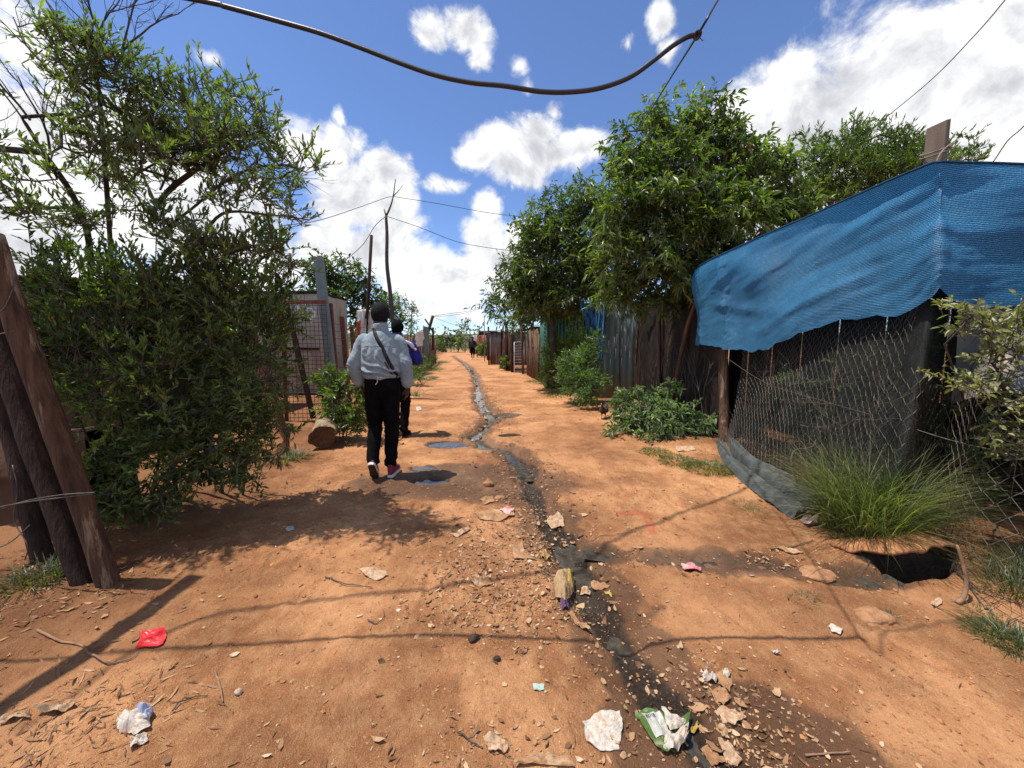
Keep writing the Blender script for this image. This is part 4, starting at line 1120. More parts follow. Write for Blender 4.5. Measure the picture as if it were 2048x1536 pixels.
# the hem: two heavy folds of cloth rolled out on the dirt
HEM = spline([gp(*p) for p in [(1456, 880), (1470, 900), (1495, 930), (1530, 958), (1575, 990), (1615, 1016), (1645, 1035)]], 70)
dirv = norm(np.gradient(HEM, axis=0)); outv = np.stack([dirv[:, 1], -dirv[:, 0], np.zeros(len(HEM))], -1)
outv *= np.sign(-outv[:, :1])
for (w0, hh, ph, o0) in [(.15, .17, 0.0, -.05), (.15, .075, 1.3, .09)]:
    prof = np.linspace(0, 1, 16)
    grow = np.interp(np.linspace(0, 1, 70), [0, .2, .7, 1], [.35, .8, 1.1, .9])[:, None]
    hgt_ = hh * np.sin(prof * np.pi)[None] ** .8 * grow + .012 * np.sin(prof * 17 + ph)[None] + .035 * fbm(np.linspace(0, 7, 70)[:, None] + ph, prof[None] * 3, 3)
    Ph = HEM[:, None] + outv[:, None] * (o0 + w0 * prof[None, :, None] * grow[..., None])
    Ph[..., 2] = np.maximum(height(Ph[..., 0], Ph[..., 1]) + .004, height(Ph[..., 0], Ph[..., 1]) * .3 + HEM[:, None, 2] * .7 + hgt_ + .006)
    mb = MB(); sheet(mb, Ph); mb.build('hem', M_hem, o, smooth=True)
o = thing('wire_mesh_fence', 'rusty diamond wire mesh sagging over the dark net, its foot loose on the dirt', 'wire fence', (2.5, 3.0, 0))
def chain(n0, n1, pu, pv, off, r_, v0=.12, v1=1.0, extra=0):
    Ng, Mv = 420, 160
    S_ = under(Ng, np.linspace(0, 1, Mv), off)
    if extra:   # the loose foot of the mesh runs out over the ground
        e_ = np.linspace(0, 1, 40)[1:]
        d_ = np.stack([-np.ones(Ng) * .35, -np.ones(Ng) * .55, np.zeros(Ng)], -1)
        ext = S_[:, -1:, :] + d_[:, None] * e_[None, :, None] * extra * sstep(np.linspace(0, 1, Ng), .55, .8)[:, None, None]
        ext[..., 2] = height(ext[..., 0], ext[..., 1]) + .012 + .03 * np.abs(fbm(ext[..., 0] * 5, ext[..., 1] * 5, 2)) * (1 - e_[None])
        S_ = np.concatenate([S_, ext], 1)
    S_ = S_[int(n0 * Ng):int(n1 * Ng)]
    mid = S_[:, S_.shape[1] // 2]
    al = np.concatenate([[0], np.cumsum(np.linalg.norm(np.diff(mid, axis=0), axis=1))])
    vl = np.concatenate([[0], np.cumsum(np.linalg.norm(np.diff(S_[len(S_) // 2], axis=0), axis=1))])
    def at_(u_, v_):
        iu = np.interp(u_, al, np.arange(len(al))); iv = np.interp(v_, vl, np.arange(len(vl)))
        i0 = np.clip(iu.astype(int), 0, S_.shape[0] - 2); j0 = np.clip(iv.astype(int), 0, S_.shape[1] - 2)
        fu, fv = (iu - i0)[:, None], (iv - j0)[:, None]
        return (S_[i0, j0] * (1 - fu) + S_[i0 + 1, j0] * fu) * (1 - fv) + (S_[i0, j0 + 1] * (1 - fu) + S_[i0 + 1, j0 + 1] * fu) * fv
    mb_ = MB()
    nz = int(vl[-1] * (1) / pv)
    k = np.arange(int(nz * v0), nz + 1)
    i = 0
    u0 = 0.0
    while u0 + pu < al[-1]:
        zig = np.where((k + i) % 2 == 0, 0.0, pu)
        uq = u0 + zig + .012 * fbm(k * .3 + i, k * .21, 2)
        pts = at_(np.clip(uq, 0, al[-1]), np.clip(k * pv, 0, vl[-1]))
        pts = pts + np.array((-1, 0, 0)) * np.where(zig > 0, .004, -.004)[:, None]
        tube(mb_, pts, r_, 4, caps=False, rnd=rng.uniform(.2, .9))
        u0 += pu; i += 1
    return mb_
chain(0.0, .54, .036, .042, .035, .0019, .12).build('fine_mesh', M_wire, o)
chain(.46, 1.0, .058, .062, .035, .0019, .30, extra=.45).build('diamond_mesh', M_wire, o)
mb = MB()
for pts in [[(1452, 715, 5.0), (1530, 765, 4.2), (1640, 800, 3.5), (1760, 835, 2.9), (1900, 880, 2.5), (2060, 915, 2.2)], [(1450, 860, 5.1), (1475, 870, 4.9), (1500, 884, 4.7)]]:
    mb = MB(); tube(mb, spline(P3(*pts), 30), .003, 5); mb.build('strand', M_wire, o, smooth=True)

mb = MB()
pu = under(60, np.linspace(.05, .42, 20), .015)[44:56]
sheet(mb, pu)
tag(mb.build('grey_net_patch', M_greynet, smooth=True), 'square patch of grey net behind the diamond mesh, under the blue net corner', 'net')

# twisted dead twigs caught in the mesh
o = thing('dead_branch', 'dead pale branch tangled in the fine wire mesh below the blue net', 'branch', A(1600, 900, 3.5))
mb = MB(); rg = np.random.default_rng(55)
tube(mb, spline(P3((1585, 933, 3.15), (1583, 915, 3.2), (1592, 900, 3.25), (1622, 895, 3.25), (1632, 880, 3.3)), 16), np.linspace(.010, .005, 16), 6)
for (px, py, Y) in [(1600, 850, 3.6), (1560, 800, 3.9), (1640, 830, 3.4), (1530, 780, 4.1), (1610, 780, 3.7), (1680, 860, 3.1), (1550, 860, 3.7), (1640, 760, 3.5)]:
    bare_branch(mb, rg, A(px, py, Y - .12), rg.normal(0, 1, 3) * (.3, 1, .7), .35, .004, 2, .6)
mb.build('branchwork', M_twig, o, smooth=True)

o = thing('dry_vine', 'tangle of dry vines and dead stems over the wire mesh below the blue net', 'vine', A(1580, 950, 3.3))
mb = MB(); rg = np.random.default_rng(58)
for k in range(26):
    px, py = rg.uniform(1480, 1760), rg.uniform(760, 1010)
    Y_ = np.interp(px, [1450, 1520, 1600, 1700, 1800], [4.95, 4.1, 3.35, 2.85, 2.55]) - .02
    bare_branch(mb, rg, A(px, py, Y_), rg.normal(0, 1, 3) * (.25, .8, .8) + (0, 0, .3), rg.uniform(.15, .5), rg.uniform(.0014, .0026), 1, .5)
mb.build('branchwork', mottled('dry_stem', (.06, .045, .028), (.15, .115, .075), 20, .9, .3), o, smooth=True)

# ---- posts on the right
o = thing('fence_post', 'reddish brown round post at the left end of the blue net', 'post', gp(1447, 884))
mb = MB()
tube(mb, spline([gp(1447, 884, -.1), A(1448, 800, 5.32), A(1446, 700, 5.36), A(1446, 640, 5.40)], 14), .062 * (1 + .12 * fbm(np.linspace(0, 6, 14), np.zeros(14))), 12)
mb.build('shaft', M_post, o, smooth=True)
o = thing('square_post', 'square sawn timber post rising above the corner of the blue net', 'post', (3.5, 3.1, 0))
mb = MB()
pt_ = A(1877, 250, 3.10); pb = np.array((pt_[0] + .06, 3.10, -.1))
V = []
ca, sa = math.cos(R(32)), math.sin(R(32))
for p_, tops in ((pb, (0, 0, 0, 0)), (pt_, (.0, .035, .0, -.02))):
    for (x_, y_), dz in zip(((-1, -1), (1, -1), (1, 1), (-1, 1)), tops):
        V.append(p_ + np.array((x_ * ca - y_ * sa, x_ * sa + y_ * ca, 0)) * .052 + np.array((0, 0, dz)))
mb.add(V, [(3, 2, 1, 0), (4, 5, 6, 7), (0, 1, 5, 4), (1, 2, 6, 5), (2, 3, 7, 6), (3, 0, 4, 7)])
mb.build('shaft', M_grey_wood, o)
mb = MB()
an = np.linspace(0, 4.4 * np.pi, 60)
tube(mb, np.stack([pt_[0] + .080 * np.cos(an), 3.10 + .080 * np.sin(an), pt_[2] - .22 + .035 * np.sin(an + 1) + .004 * an], -1), .006, 5)
tube(mb, spline([pt_ + (-.12, -.12, -.36), pt_ + (-.06, -.10, -.24), pt_ + (.06, -.09, -.14)], 8), .005, 5)
mb.build('rope', M_rope, o, smooth=True)

# ---- shelter added to shade the yard behind the nets: canopy, back wall
o = thing('added_shelter', 'dark board shelter added to shade the yard behind the blue net', 'shelter', (4.8, 4.5, 0))
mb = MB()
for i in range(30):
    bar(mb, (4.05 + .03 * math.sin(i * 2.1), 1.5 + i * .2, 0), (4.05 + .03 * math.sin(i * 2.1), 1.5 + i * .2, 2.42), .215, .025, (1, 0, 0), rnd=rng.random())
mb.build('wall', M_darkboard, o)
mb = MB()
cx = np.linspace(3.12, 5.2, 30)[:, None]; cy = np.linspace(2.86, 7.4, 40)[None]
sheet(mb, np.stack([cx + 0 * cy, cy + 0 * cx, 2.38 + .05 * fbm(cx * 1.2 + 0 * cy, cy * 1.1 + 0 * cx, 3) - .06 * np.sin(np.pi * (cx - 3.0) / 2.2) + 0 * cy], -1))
mb.build('added_canopy', M_darkboard, o, smooth=True)
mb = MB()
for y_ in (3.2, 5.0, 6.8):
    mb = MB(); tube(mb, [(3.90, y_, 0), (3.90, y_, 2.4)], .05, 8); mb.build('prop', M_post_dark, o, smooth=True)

bush('yard_bush', 'dim green bush inside the added shelter, behind the net', [(np.array((3.6, 3.7, .9)), np.array((.25, .5, .6))), (np.array((3.55, 4.6, .7)), np.array((.25, .5, .5))), (np.array((3.65, 3.1, .5)), np.array((.2, .3, .4)))], 130, M_leaf_weed, (3.7, 3.9, 0), 230, spread=.16, L=.09, W=.03, rr=(.2, 1), tw=False)

# ---- dark netting and the teal door further along
o = thing('brown_net_fence', 'dark brown netting between the teal door and the brown post', 'net fence', (3.0, 7.2, 0))
yy = np.linspace(8.75, 5.35, 60)[:, None]; zz = np.linspace(0, 2.25, 30)[None]
xx = 2.92 + .05 * (yy - 5.4) * -.3 + .06 * fbm(yy * 1.6 + 0 * zz, zz * 1.2 + 0 * yy, 3)
mb = MB(); sheet(mb, np.stack([xx, yy + 0 * zz, zz + 0 * yy], -1)); mb.build('net_sheet', M_netbrown, o, smooth=True)
for y_, lean in ((8.6, .02), (7.4, -.05), (6.4, .04)):
    mb = MB(); tube(mb, spline([(2.86, y_, -.05), (2.86 + lean, y_ + lean, 1.1), (2.86 + lean * 2, y_, 2.3)], 8), .045, 8); mb.build('stake', M_post_dark, o, smooth=True)
mb = MB(); rg = np.random.default_rng(5)
for k in range(26):
    y_ = rg.uniform(5.5, 8.2)
    bare_branch(mb, rg, (2.80, y_, rg.uniform(.1, .7)), (-.05, rg.normal(0, .3), 1), rg.uniform(.5, 1.0), .006, 1, .4)
mb.build('dry_vine', M_twig, o, smooth=True)
o = thing('leaning_branch', 'bare brown branch leaning against the dark netting', 'branch', gp(1350, 790))
mb = MB(); tube(mb, spline(P3((1345, 800, 6.5), (1358, 730, 6.3), (1372, 660, 6.1), (1392, 600, 6.0), (1400, 560, 6.0)), 16), np.linspace(.038, .022, 16), 8)
mb.build('limb', M_bark_brown, o, smooth=True)

def corr_sheet(mb, a, b, z0, z1, amp=.018, wl=.076, horiz=False, n_per=8, topskew=0.0, mi=0):
    """corrugated sheet standing on the line a-b"""
    a, b = np.asarray(a, float), np.asarray(b, float)
    L = np.linalg.norm(b - a); d_ = (b - a) / L
    nn = np.array((d_[1], -d_[0]))
    if horiz:
        v_ = np.linspace(z0, z1, int((z1 - z0) / wl * n_per)); u_ = np.linspace(0, L, 4)
    else:
        u_ = np.linspace(0, L, int(L / wl * n_per)); v_ = np.linspace(z0, z1, 4)
    Ug, Vg = np.meshgrid(u_, v_, indexing='ij')
    of = amp * np.sin(2 * np.pi * (Vg if horiz else Ug) / wl)
    Pq = np.stack([a[0] + d_[0] * Ug + nn[0] * of, a[1] + d_[1] * Ug + nn[1] * of, Vg + topskew * (Ug / L) * (Vg - z0) / (z1 - z0)], -1)
    return sheet(mb, Pq, .003, mi=mi)
o = thing('tin_door', 'tall teal painted corrugated tin door with pale scratches, beside the brown netting', 'door', (2.45, 8.9, 0))
mb = MB()
corr_sheet(mb, (2.02, 8.95), (2.86, 8.80), .03, 2.28, .010, .14)
mb.build('tin_sheet', M_teal, o, smooth=True)
mb = MB(); rg = np.random.default_rng(8)
for k in range(22):
    x_ = rg.uniform(2.1, 2.75); z_ = rg.uniform(.9, 2.2); l_ = rg.uniform(.1, .4)
    y_ = 8.95 - (x_ - 2.02) * .18 - .0155
    mb.add([(x_, y_, z_), (x_ + rg.uniform(.006, .03), y_ - .003, z_ - .02), (x_ + rg.uniform(0, .02), y_ - .003, z_ - l_)], [(0, 1, 2)])
mb.build('flaked_paint', M_white, o)
mb = MB(); bar(mb, (2.83, 8.78, 0), (2.88, 8.74, 2.4), .09, .07, (0, 1, 0)); mb.build('jamb', M_post, o)
mb = MB(); bar(mb, (2.50, 8.81, .05), (2.42, 8.815, 2.25), .012, .008, (0, 1, 0)); mb.build('seam', M_post_dark, o)

# blue rag by the door
def rag(name, label, cat, corners, mat_, amp=.04, n=24, seed=0, thick=.004):
    a, b, c, e = [np.asarray(q, float) for q in corners]
    u_ = np.linspace(0, 1, n)[:, None, None]; v_ = np.linspace(0, 1, n)[None, :, None]
    Pq = (a * (1 - u_) + b * u_) * (1 - v_) + (e * (1 - u_) + c * u_) * v_
    nn = norm(np.cross(b - a, e - a))
    f = fbm(u_[..., 0] * 6 + seed, v_[..., 0] * 2.0 + seed, 3)
    Pq = Pq + nn * (amp * f)[..., None] + norm(b - a) * (.3 * amp * fbm(u_[..., 0] * 3, v_[..., 0] * 5 + seed, 2))[..., None]
    mb_ = MB(); sheet(mb_, Pq, thick)
    return tag(mb_.build(name, mat_, smooth=True), label, cat)
rag('blue_rag', 'ragged strip of blue net hanging at the left edge of the teal door', 'rag', P3((1192, 598, 8.75), (1212, 606, 8.7), (1204, 725, 8.7), (1194, 720, 8.7)), M_blue, .06, seed=3)
rag('blue_rag', 'blue plastic sheet slung under the dark tree, left of the teal door', 'rag', P3((1160, 606, 9.2), (1206, 608, 8.9), (1200, 655, 8.8), (1176, 660, 9.2)), M_hemblue, .12, seed=5)
rag('blue_rag', 'scrap of dark blue net over the top of the brown netting', 'rag', P3((1272, 596, 8.2), (1318, 590, 7.6), (1316, 616, 7.6), (1274, 612, 8.2)), M_blue, .08, seed=9)

# ---- green tin shack and what stands beyond it
def hut(name, label, x0, x1, y0, y1, z1, wall_m, roof_m, amp=.016, wl=.09, horiz=False, roof_over=.15, slope=.15, cat='shack', dark_gap=False, group=None):
    o = thing(name, label, cat, ((x0 + x1) / 2, (y0 + y1) / 2, 0), group)
    mb = MB()
    for a, b in (((x0, y0), (x1, y0)), ((x1, y0), (x1, y1)), ((x1, y1), (x0, y1)), ((x0, y1), (x0, y0))):
        corr_sheet(mb, a, b, 0, z1, amp, wl, horiz)
    mb.build('wall', wall_m, o, smooth=True)
    mb = MB()
    u_ = np.linspace(x0 - roof_over, x1 + roof_over, int((x1 - x0 + .3) / wl * 8))[:, None]; v_ = np.linspace(y0 - roof_over, y1 + roof_over, 4)[None]
    zr = z1 + .05 + slope * (v_ - y0) / (y1 - y0) + amp * np.sin(2 * np.pi * u_ / wl)
    sheet(mb, np.stack([u_ + 0 * v_, v_ + 0 * u_, zr], -1), .004)
    mb.build('roof', roof_m, o, smooth=True)
    return o
o = hut('tin_shack', 'bright green corrugated tin shack under the dark tree', 1.0, 2.6, 11.2, 13.6, 2.22, M_greentin, M_tin, .018, .10)
mb = MB()
corr_sheet(mb, (.93, 11.35), (1.28, 11.10), .1, 2.2, .024, .11, horiz=True); mb.build('side_sheet', M_greentin, o, smooth=True)
mb = MB(); bar(mb, (.93, 11.12, 2.26), (2.0, 11.06, 2.30), .10, .05); mb.build('fascia', mottled('pale_green_paint', (.30, .45, .38), (.42, .56, .48), 6, .5), o)
def stick_fence(name, label, line, h0, h1, n, r_, seed, mat_=M_sticks, rails=2):
    rgx = np.random.default_rng(seed)
    L = spline(np.column_stack([np.asarray(line, float), np.zeros(len(line))]), n)
    o = thing(name, label, 'fence', L[0])
    mb = MB()
    for p_ in L:
        hh = rgx.uniform(h0, h1); le = rgx.normal(0, .05, 2)
        q0 = p_ + np.array((rgx.normal(0, .02), rgx.normal(0, .02), float(low_h(p_[0], p_[1])) - .05))
        tube(mb, [q0, q0 + np.array((le[0] * .5 + rgx.normal(0, .01), le[1] * .5, hh * .5)), q0 + np.array((le[0], le[1], hh))], r_ * rgx.uniform(.6, 1.3), 5, rnd=rgx.random())
    mb.build('sticks', mat_, o, smooth=True)
    for k in range(rails):
        mb = MB(); Q_ = L.copy(); Q_[:, 2] = h0 * (.3 + .45 * k)
        tube(mb, Q_[::3] + np.array((-.04, 0, 0)), r_ * .9, 5); mb.build('rail', M_post_dark, o, smooth=True)
    return o
stick_fence('stick_fence', 'reddish brown stick fence left of the green tin shack', [(.95, 13.6), (.80, 14.8), (.66, 16.2)], 1.55, 1.9, 60, .025, 61)
o = thing('fence_post', 'tall thin brown post standing above the stick fence', 'post', (.45, 16.6, 0))
mb = MB(); tube(mb, [(.48, 16.5, -.05), (.44, 16.5, 1.2), (.40, 16.5, 2.45)], .055, 8); mb.build('shaft', M_post, o, smooth=True)
# small white ladder-like gate
o = thing('wire_gate', 'narrow white wire gate beside the stick fence', 'gate', (.3, 17.0, 0))
mb = MB()
for x_ in (.10, .52):
    tube(mb, [(x_, 17.0, 0), (x_, 17.0, 1.35)], .018, 6)
tube(mb, [(.10, 17, 1.35), (.52, 17, 1.38)], .018, 6)
mb.build('frame', M_white, o, smooth=True)
mb = MB()
for k in range(10): tube(mb, [(.10, 17, .08 + k * .125), (.52, 17, .08 + k * .13)], .008, 4)
mb.build('bars', M_white, o)
o = thing('tin_fence', 'dark rusted tin sheets fencing a yard between the grey shack and the white gate', 'fence', (-.3, 18.5, 0))
mb = MB(); corr_sheet(mb, (-.62, 20.2), (.10, 17.2), 0, 1.85, .02, .12); mb.build('sheet', M_rusttin, o, smooth=True)
for x_, y_, h_ in ((-.50, 19.7, 2.0), (-.2, 18.4, 2.1), (.06, 17.3, 1.9)):
    mb = MB(); tube(mb, [(x_ - .06, y_, 0), (x_ - .04, y_, h_)], .045, 7); mb.build('post', M_post_dark, o, smooth=True)
hut('tin_shack', 'weathered grey tin shack beside the far end of the lane', -1.30, 1.0, 23.0, 27.5, 1.95, M_tin, M_tin, .018, .12)
hut('tin_shack', 'dark brown tin shack just beyond the weathered grey one', -1.85, .6, 28.5, 32, 1.95, M_rusttin, M_tin, .018, .12)
hut('tin_shack', 'brown tin shack in the yard behind the rusted tin fence', .9, 3.4, 18.5, 22, 2.1, M_rusttin, M_tin, .018, .12)
hut('tin_shack', 'far shack with white roof edge where washing hangs beside the person', -3.2, -1.4, 37, 40, 2.35, M_rusttin, M_white, .018, .12, slope=.05)
for k, (x_, c_, lb) in enumerate([(-2.85, M_cloth_pink, 'pink garment hanging at the far shack'), (-3.15, M_cloth_red, 'red garment hanging at the far shack'), (-3.75, M_cloth_white, 'white garment hanging left of the far person')]):
    rag('hanging_garment', lb, 'laundry', [(x_, 36.4, 1.95), (x_ + .45, 36.4, 1.95), (x_ + .4, 36.4, 1.2), (x_ + .05, 36.4, 1.2)], c_, .08, 10, seed=k)
stick_fence('stick_fence', 'far pale stick fence at the end of the lane', [(-4.6, 44), (-3.6, 43)], 1.4, 1.8, 22, .05, 62)
o = thing('thin_pole', 'thin steel pole in front of the broad dark tree at the far right row', 'pole', (-1.95, 27.2, 0))
mb = MB(); tube(mb, [(-1.92, 27, 0), (-1.93, 27, 3.2)], .035, 7); tube(mb, [(-1.93, 27, 2.0), (-1.3, 27, 1.95)], .02, 5); mb.build('shaft', M_greypost, o, smooth=True)
o = thing('far_post', 'dark post in front of the far grey shack', 'post', (-1.40, 22.8, 0))
mb = MB(); tube(mb, [(-1.36, 22.7, 0), (-1.38, 22.7, 2.25)], .05, 7); mb.build('shaft', M_post_dark, o, smooth=True)

# ---- left side
def lean_post(label, a, b, r_, m_, seed, cat='post'):
    o = thing('leaning_post', label, cat, a)
    a, b = np.asarray(a, float), np.asarray(b, float)
    n = 26; t_ = np.linspace(0, 1, n)[:, None]
    P_ = a - (b - a) * .06 + (b - a) * 1.06 * t_ + np.column_stack([.012 * fbm(t_[:, 0] * 3 + seed, t_[:, 0]), .012 * fbm(t_[:, 0] * 3 + seed + 9, t_[:, 0]), np.zeros(n)])
    mb = MB(); tube(mb, P_, r_ * (1 + .10 * fbm(t_[:, 0] * 9 + seed, t_[:, 0] * 2)), 14); mb.build('shaft', m_, o, smooth=True)
    return o
lean_post('rough brown leaning post, foremost of the three at the left edge', gp(218, 1168), A(-22, 470, 2.05), .052, M_post, 1)
lean_post('dark leaning post close behind the brown one at the left edge', gp(165, 1165), A(-78, 480, 2.2), .052, M_post_dark, 4)
lean_post('dark leaning post nearest the left edge of the photo', gp(85, 1120), A(-40, 600, 2.4), .050, M_post_dark, 7)
o = thing('mud_bank', 'brown mud wall behind the leaning posts at the left edge', 'wall', (-3.6, 2.6, 0))
mb = MB()
ux = np.linspace(-6.5, -3.02, 70)[:, None]; uz = np.linspace(0, 1, 24)[None]
zt = .72 + .08 * fbm(ux * 2, 0 * ux, 3)
front = np.stack([ux + 0 * uz, 2.62 + .10 * (ux + 3) * 0 + .06 * fbm(ux * 3 + 0 * uz, uz * 3 + 0 * ux, 4) + .08 * uz ** 3, uz * zt], -1)
back = front[:, ::-1] + np.array((0, .28, 0)); 
sheet(mb, np.concatenate([front, back], 1)); mb.build('wall', M_mudwall, o, smooth=True)
o = thing('board_fence', 'dark rusty upright boards closing off the left edge behind the leaning posts', 'fence', (-3.8, 2.95, 0))
mb = MB(); rg = np.random.default_rng(14)
for k in range(26):
    x_ = -3.02 - k * .135; h_ = 1.72 + rg.normal(0, .07)
    bar(mb, (x_ + rg.normal(0, .01), 2.98 + rg.normal(0, .012), .0), (x_ - .10 + rg.normal(0, .02), 2.98, h_), .115 + .02 * rg.random(), .02, (0, 1, 0), rnd=rg.random())
mb.build('boards', M_rusttin, o)
mb = MB(); tube(mb, [(-3.0, 3.03, 1.3), (-6.4, 3.03, 1.35)], .03, 6); mb.build('rail', M_post_dark, o, smooth=True)
o = thing('fence_wire', 'twisted wires strung between the leaning posts', 'wire', A(60, 1000, 2.05))
mb = MB()
for pts in [[(-40, 1035, 2.0), (40, 1005, 1.98), (120, 990, 1.97), (190, 985, 1.97)], [(-30, 1020, 2.0), (60, 1003, 1.97), (185, 988, 1.97)], [(25, 520, 2.1), (30, 560, 2.05), (12, 610, 2.0), (0, 625, 2.0)], [(-10, 670, 2.0), (30, 662, 2.0)],
            [(25, 930, 2.1), (35, 980, 2.08), (28, 1040, 2.08), (55, 1090, 2.05), (50, 1120, 2.05)], [(-20, 1100, 2.1), (20, 1085, 2.1), (60, 1050, 2.1)]]:
    mb = MB(); tube(mb, spline(P3(*pts), 20), .0032, 5); mb.build('strand', M_wire, o, smooth=True)
hut('dark_shack', 'dark shack with low roof behind the hedge at the left edge', -9.0, -5.25, 4.6, 8.0, 2.05, M_darkboard, M_rusttin, .016, .09, roof_over=.3)
# off the left edge: a pole rail whose shadow falls across the lower left
o = thing('pole_rail', 'weathered pole rail running over the left edge of the lane', 'rail', (-3.0, 1.4, 2.9))
mb = MB(); tube(mb, spline([(-2.93, 2.12, 2.98), (-2.95, 1.6, 3.0), (-3.06, 1.0, 3.0), (-3.2, .2, 3.0)], 10), .055, 8); mb.build('rail', M_post, o, smooth=True)
mb = MB(); tube(mb, [(-3.25, .2, 0), (-3.22, .2, 3.1)], .06, 8); mb.build('post', M_post, o, smooth=True)

# beige hut with the painted number
o = thing('board_hut', 'small beige board hut with white 15 painted on it, behind the wire gate', 'hut', (-5.8, 10.2, 0))
x0, x1, y0, y1, zt = -7.4, -4.83, 9.75, 11.4, 2.55
mb = MB()
for a, b in (((x0, y0), (x1, y0)), ((x1, y0), (x1, y1)), ((x1, y1), (x0, y1)), ((x0, y1), (x0, y0))):
    a, b = np.array(a), np.array(b); L = np.linalg.norm(b - a); n = max(2, int(L / .32))
    for k in range(n):
        p_, q_ = a + (b - a) * k / n, a + (b - a) * (k + .96) / n
        bar(mb, (*((p_ + q_) / 2), .02), (*((p_ + q_) / 2), zt + .01 * (k % 2)), .022 + .004 * (k % 2), np.linalg.norm(q_ - p_), up=(*(b - a) / L, 0), rnd=rng.uniform(.3, .7))
mb.build('wall', M_board, o)
mb = MB(); box(mb, ((x0 + x1) / 2, y0 - .035, zt * .47), (x1 - x0 - .05, .03, .05)); mb.build('batten', M_darkboard, o); mb = MB(); box(mb, ((x0 + x1) / 2 - .03, (y0 + y1) / 2, zt + .05), (x1 - x0 + .1, y1 - y0 + .12, .05)); mb.build('roof', M_darkboard, o)
mb = MB(); box(mb, ((x0 + x1) / 2, y0 - .1, .04), (x1 - x0 + .3, .26, .12)); mb.build('sill', M_darkboard, o)
def stroke(mb, pts, w_):
    P_ = np.array([(p_[0], y0 - .022, p_[1]) for p_ in pts]); P_ = spline(P_, 18)
    T_ = norm(np.gradient(P_, axis=0)); S_ = np.stack([-T_[:, 2], 0 * T_[:, 0], T_[:, 0]], -1)
    ww = w_ * (1 + .2 * fbm(np.linspace(0, 5, 18), np.zeros(18) + pts[0][0]))[:, None] / 2
    sheet(mb, np.stack([P_ + S_ * ww, P_ - S_ * ww], 1), .004)
mb = MB()
cx0 = A(617, 650, y0)[0]
zc = A(617, 622, y0)[2]
k = .20
stroke(mb, [(cx0 - .22, zc + k * .9), (cx0 - .215, zc), (cx0 - .20, zc - k * .9)], .055)
stroke(mb, [(cx0 - .30, zc + k * .55), (cx0 - .22, zc + k * .92)], .05)
stroke(mb, [(cx0 + .17, zc + k), (cx0 + .04, zc + k * .98), (cx0 - .03, zc + k * .95)], .065)
stroke(mb, [(cx0 - .03, zc + k * .95), (cx0 - .04, zc + k * .4), (cx0 - .04, zc + k * .15)], .06)
stroke(mb, [(cx0 - .04, zc + k * .15), (cx0 + .08, zc + k * .25), (cx0 + .17, zc - k * .2), (cx0 + .14, zc - k * .8), (cx0 + .02, zc - k * 1.0), (cx0 - .06, zc - k * .85)], .065)
mb.build('painted_number', M_white, o)

# grey-green square post
o = thing('square_post', 'grey-green painted square post behind the wire gate', 'post', (-3.2, 6.7, 0))
mb = MB(); bar(mb, (-3.10, 6.7, -.05), (-3.27, 6.7, 2.74), .135, .10, (0, 1, 0)); mb.build('shaft', M_greypost, o)
mb = MB(); bar(mb, (-3.271, 6.7, 2.742), (-3.275, 6.7, 2.80), .14, .105, (0, 1, 0)); mb.build('cap', M_tin, o)

# wire gate with the red top bar
o = thing('wire_gate', 'rusty wire mesh gate with a red top bar', 'gate', (-3.5, 6.3, 0))
mb = MB()
gx0, gx1, gy_ = -4.15, -2.98, 6.28
bar(mb, (gx0, gy_, 2.0), (gx1, gy_ - .02, 2.01), .05, .055); mb.build('top_bar', M_redpaint, o)
mb = MB(); bar(mb, (-3.74, gy_, .03), (-3.28, gy_, .05), .05, .055); mb.build('bottom_bar', M_redpaint, o)
mb = MB(); bar(mb, (-3.76, gy_ + .03, 0), (-3.72, gy_ + .03, 1.62), .045, .045, (0, 1, 0)); mb.build('upright', M_rust, o)
mb = MB(); bar(mb, (-3.27, gy_ - .05, .12), (-3.60, gy_ - .04, 1.98), .075, .04, (0, 1, 0)); mb.build('brace', M_post_dark, o)
mb = MB()
for x_ in np.arange(gx0, gx1, .068): tube(mb, [(x_ + .01 * math.sin(x_ * 9), gy_, .03), (x_, gy_ + .01, 1.0), (x_, gy_, 1.98)], .0038, 4, caps=False)
for z_ in np.arange(.05, 2.0, .068): tube(mb, [(gx0, gy_ - .006, z_), (-3.5, gy_ + .004, z_ + .008), (gx1, gy_ - .006, z_)], .0038, 4, caps=False)
mb.build('mesh', M_rust, o)
# slack mesh panel from the gate towards the hedge
o = thing('mesh_panel', 'slack rusty wire mesh running from the gate down to the hedge', 'wire fence', (-3.2, 5.4, 0))
mb = MB()
def pan(u_, v_):
    a = np.array((-3.72, 6.22, 0)) * (1 - u_) + np.array((-2.72, 4.62, 0)) * u_
    b = np.array((-4.1, 6.1, 1.7)) * (1 - u_) + np.array((-3.2, 4.5, .95)) * u_
    return a * (1 - v_) + b * v_ + np.array((.10, -.05, 0)) * math.sin(math.pi * v_) * .6
for u_ in np.linspace(0, 1, 26): tube(mb, [pan(u_, v_) for v_ in np.linspace(0, 1, 8)], .0038, 4, caps=False)
for v_ in np.linspace(0, 1, 22): tube(mb, [pan(u_, v_) for u_ in np.linspace(0, 1, 8)], .0038, 4, caps=False)
mb.build('mesh', M_rust, o)
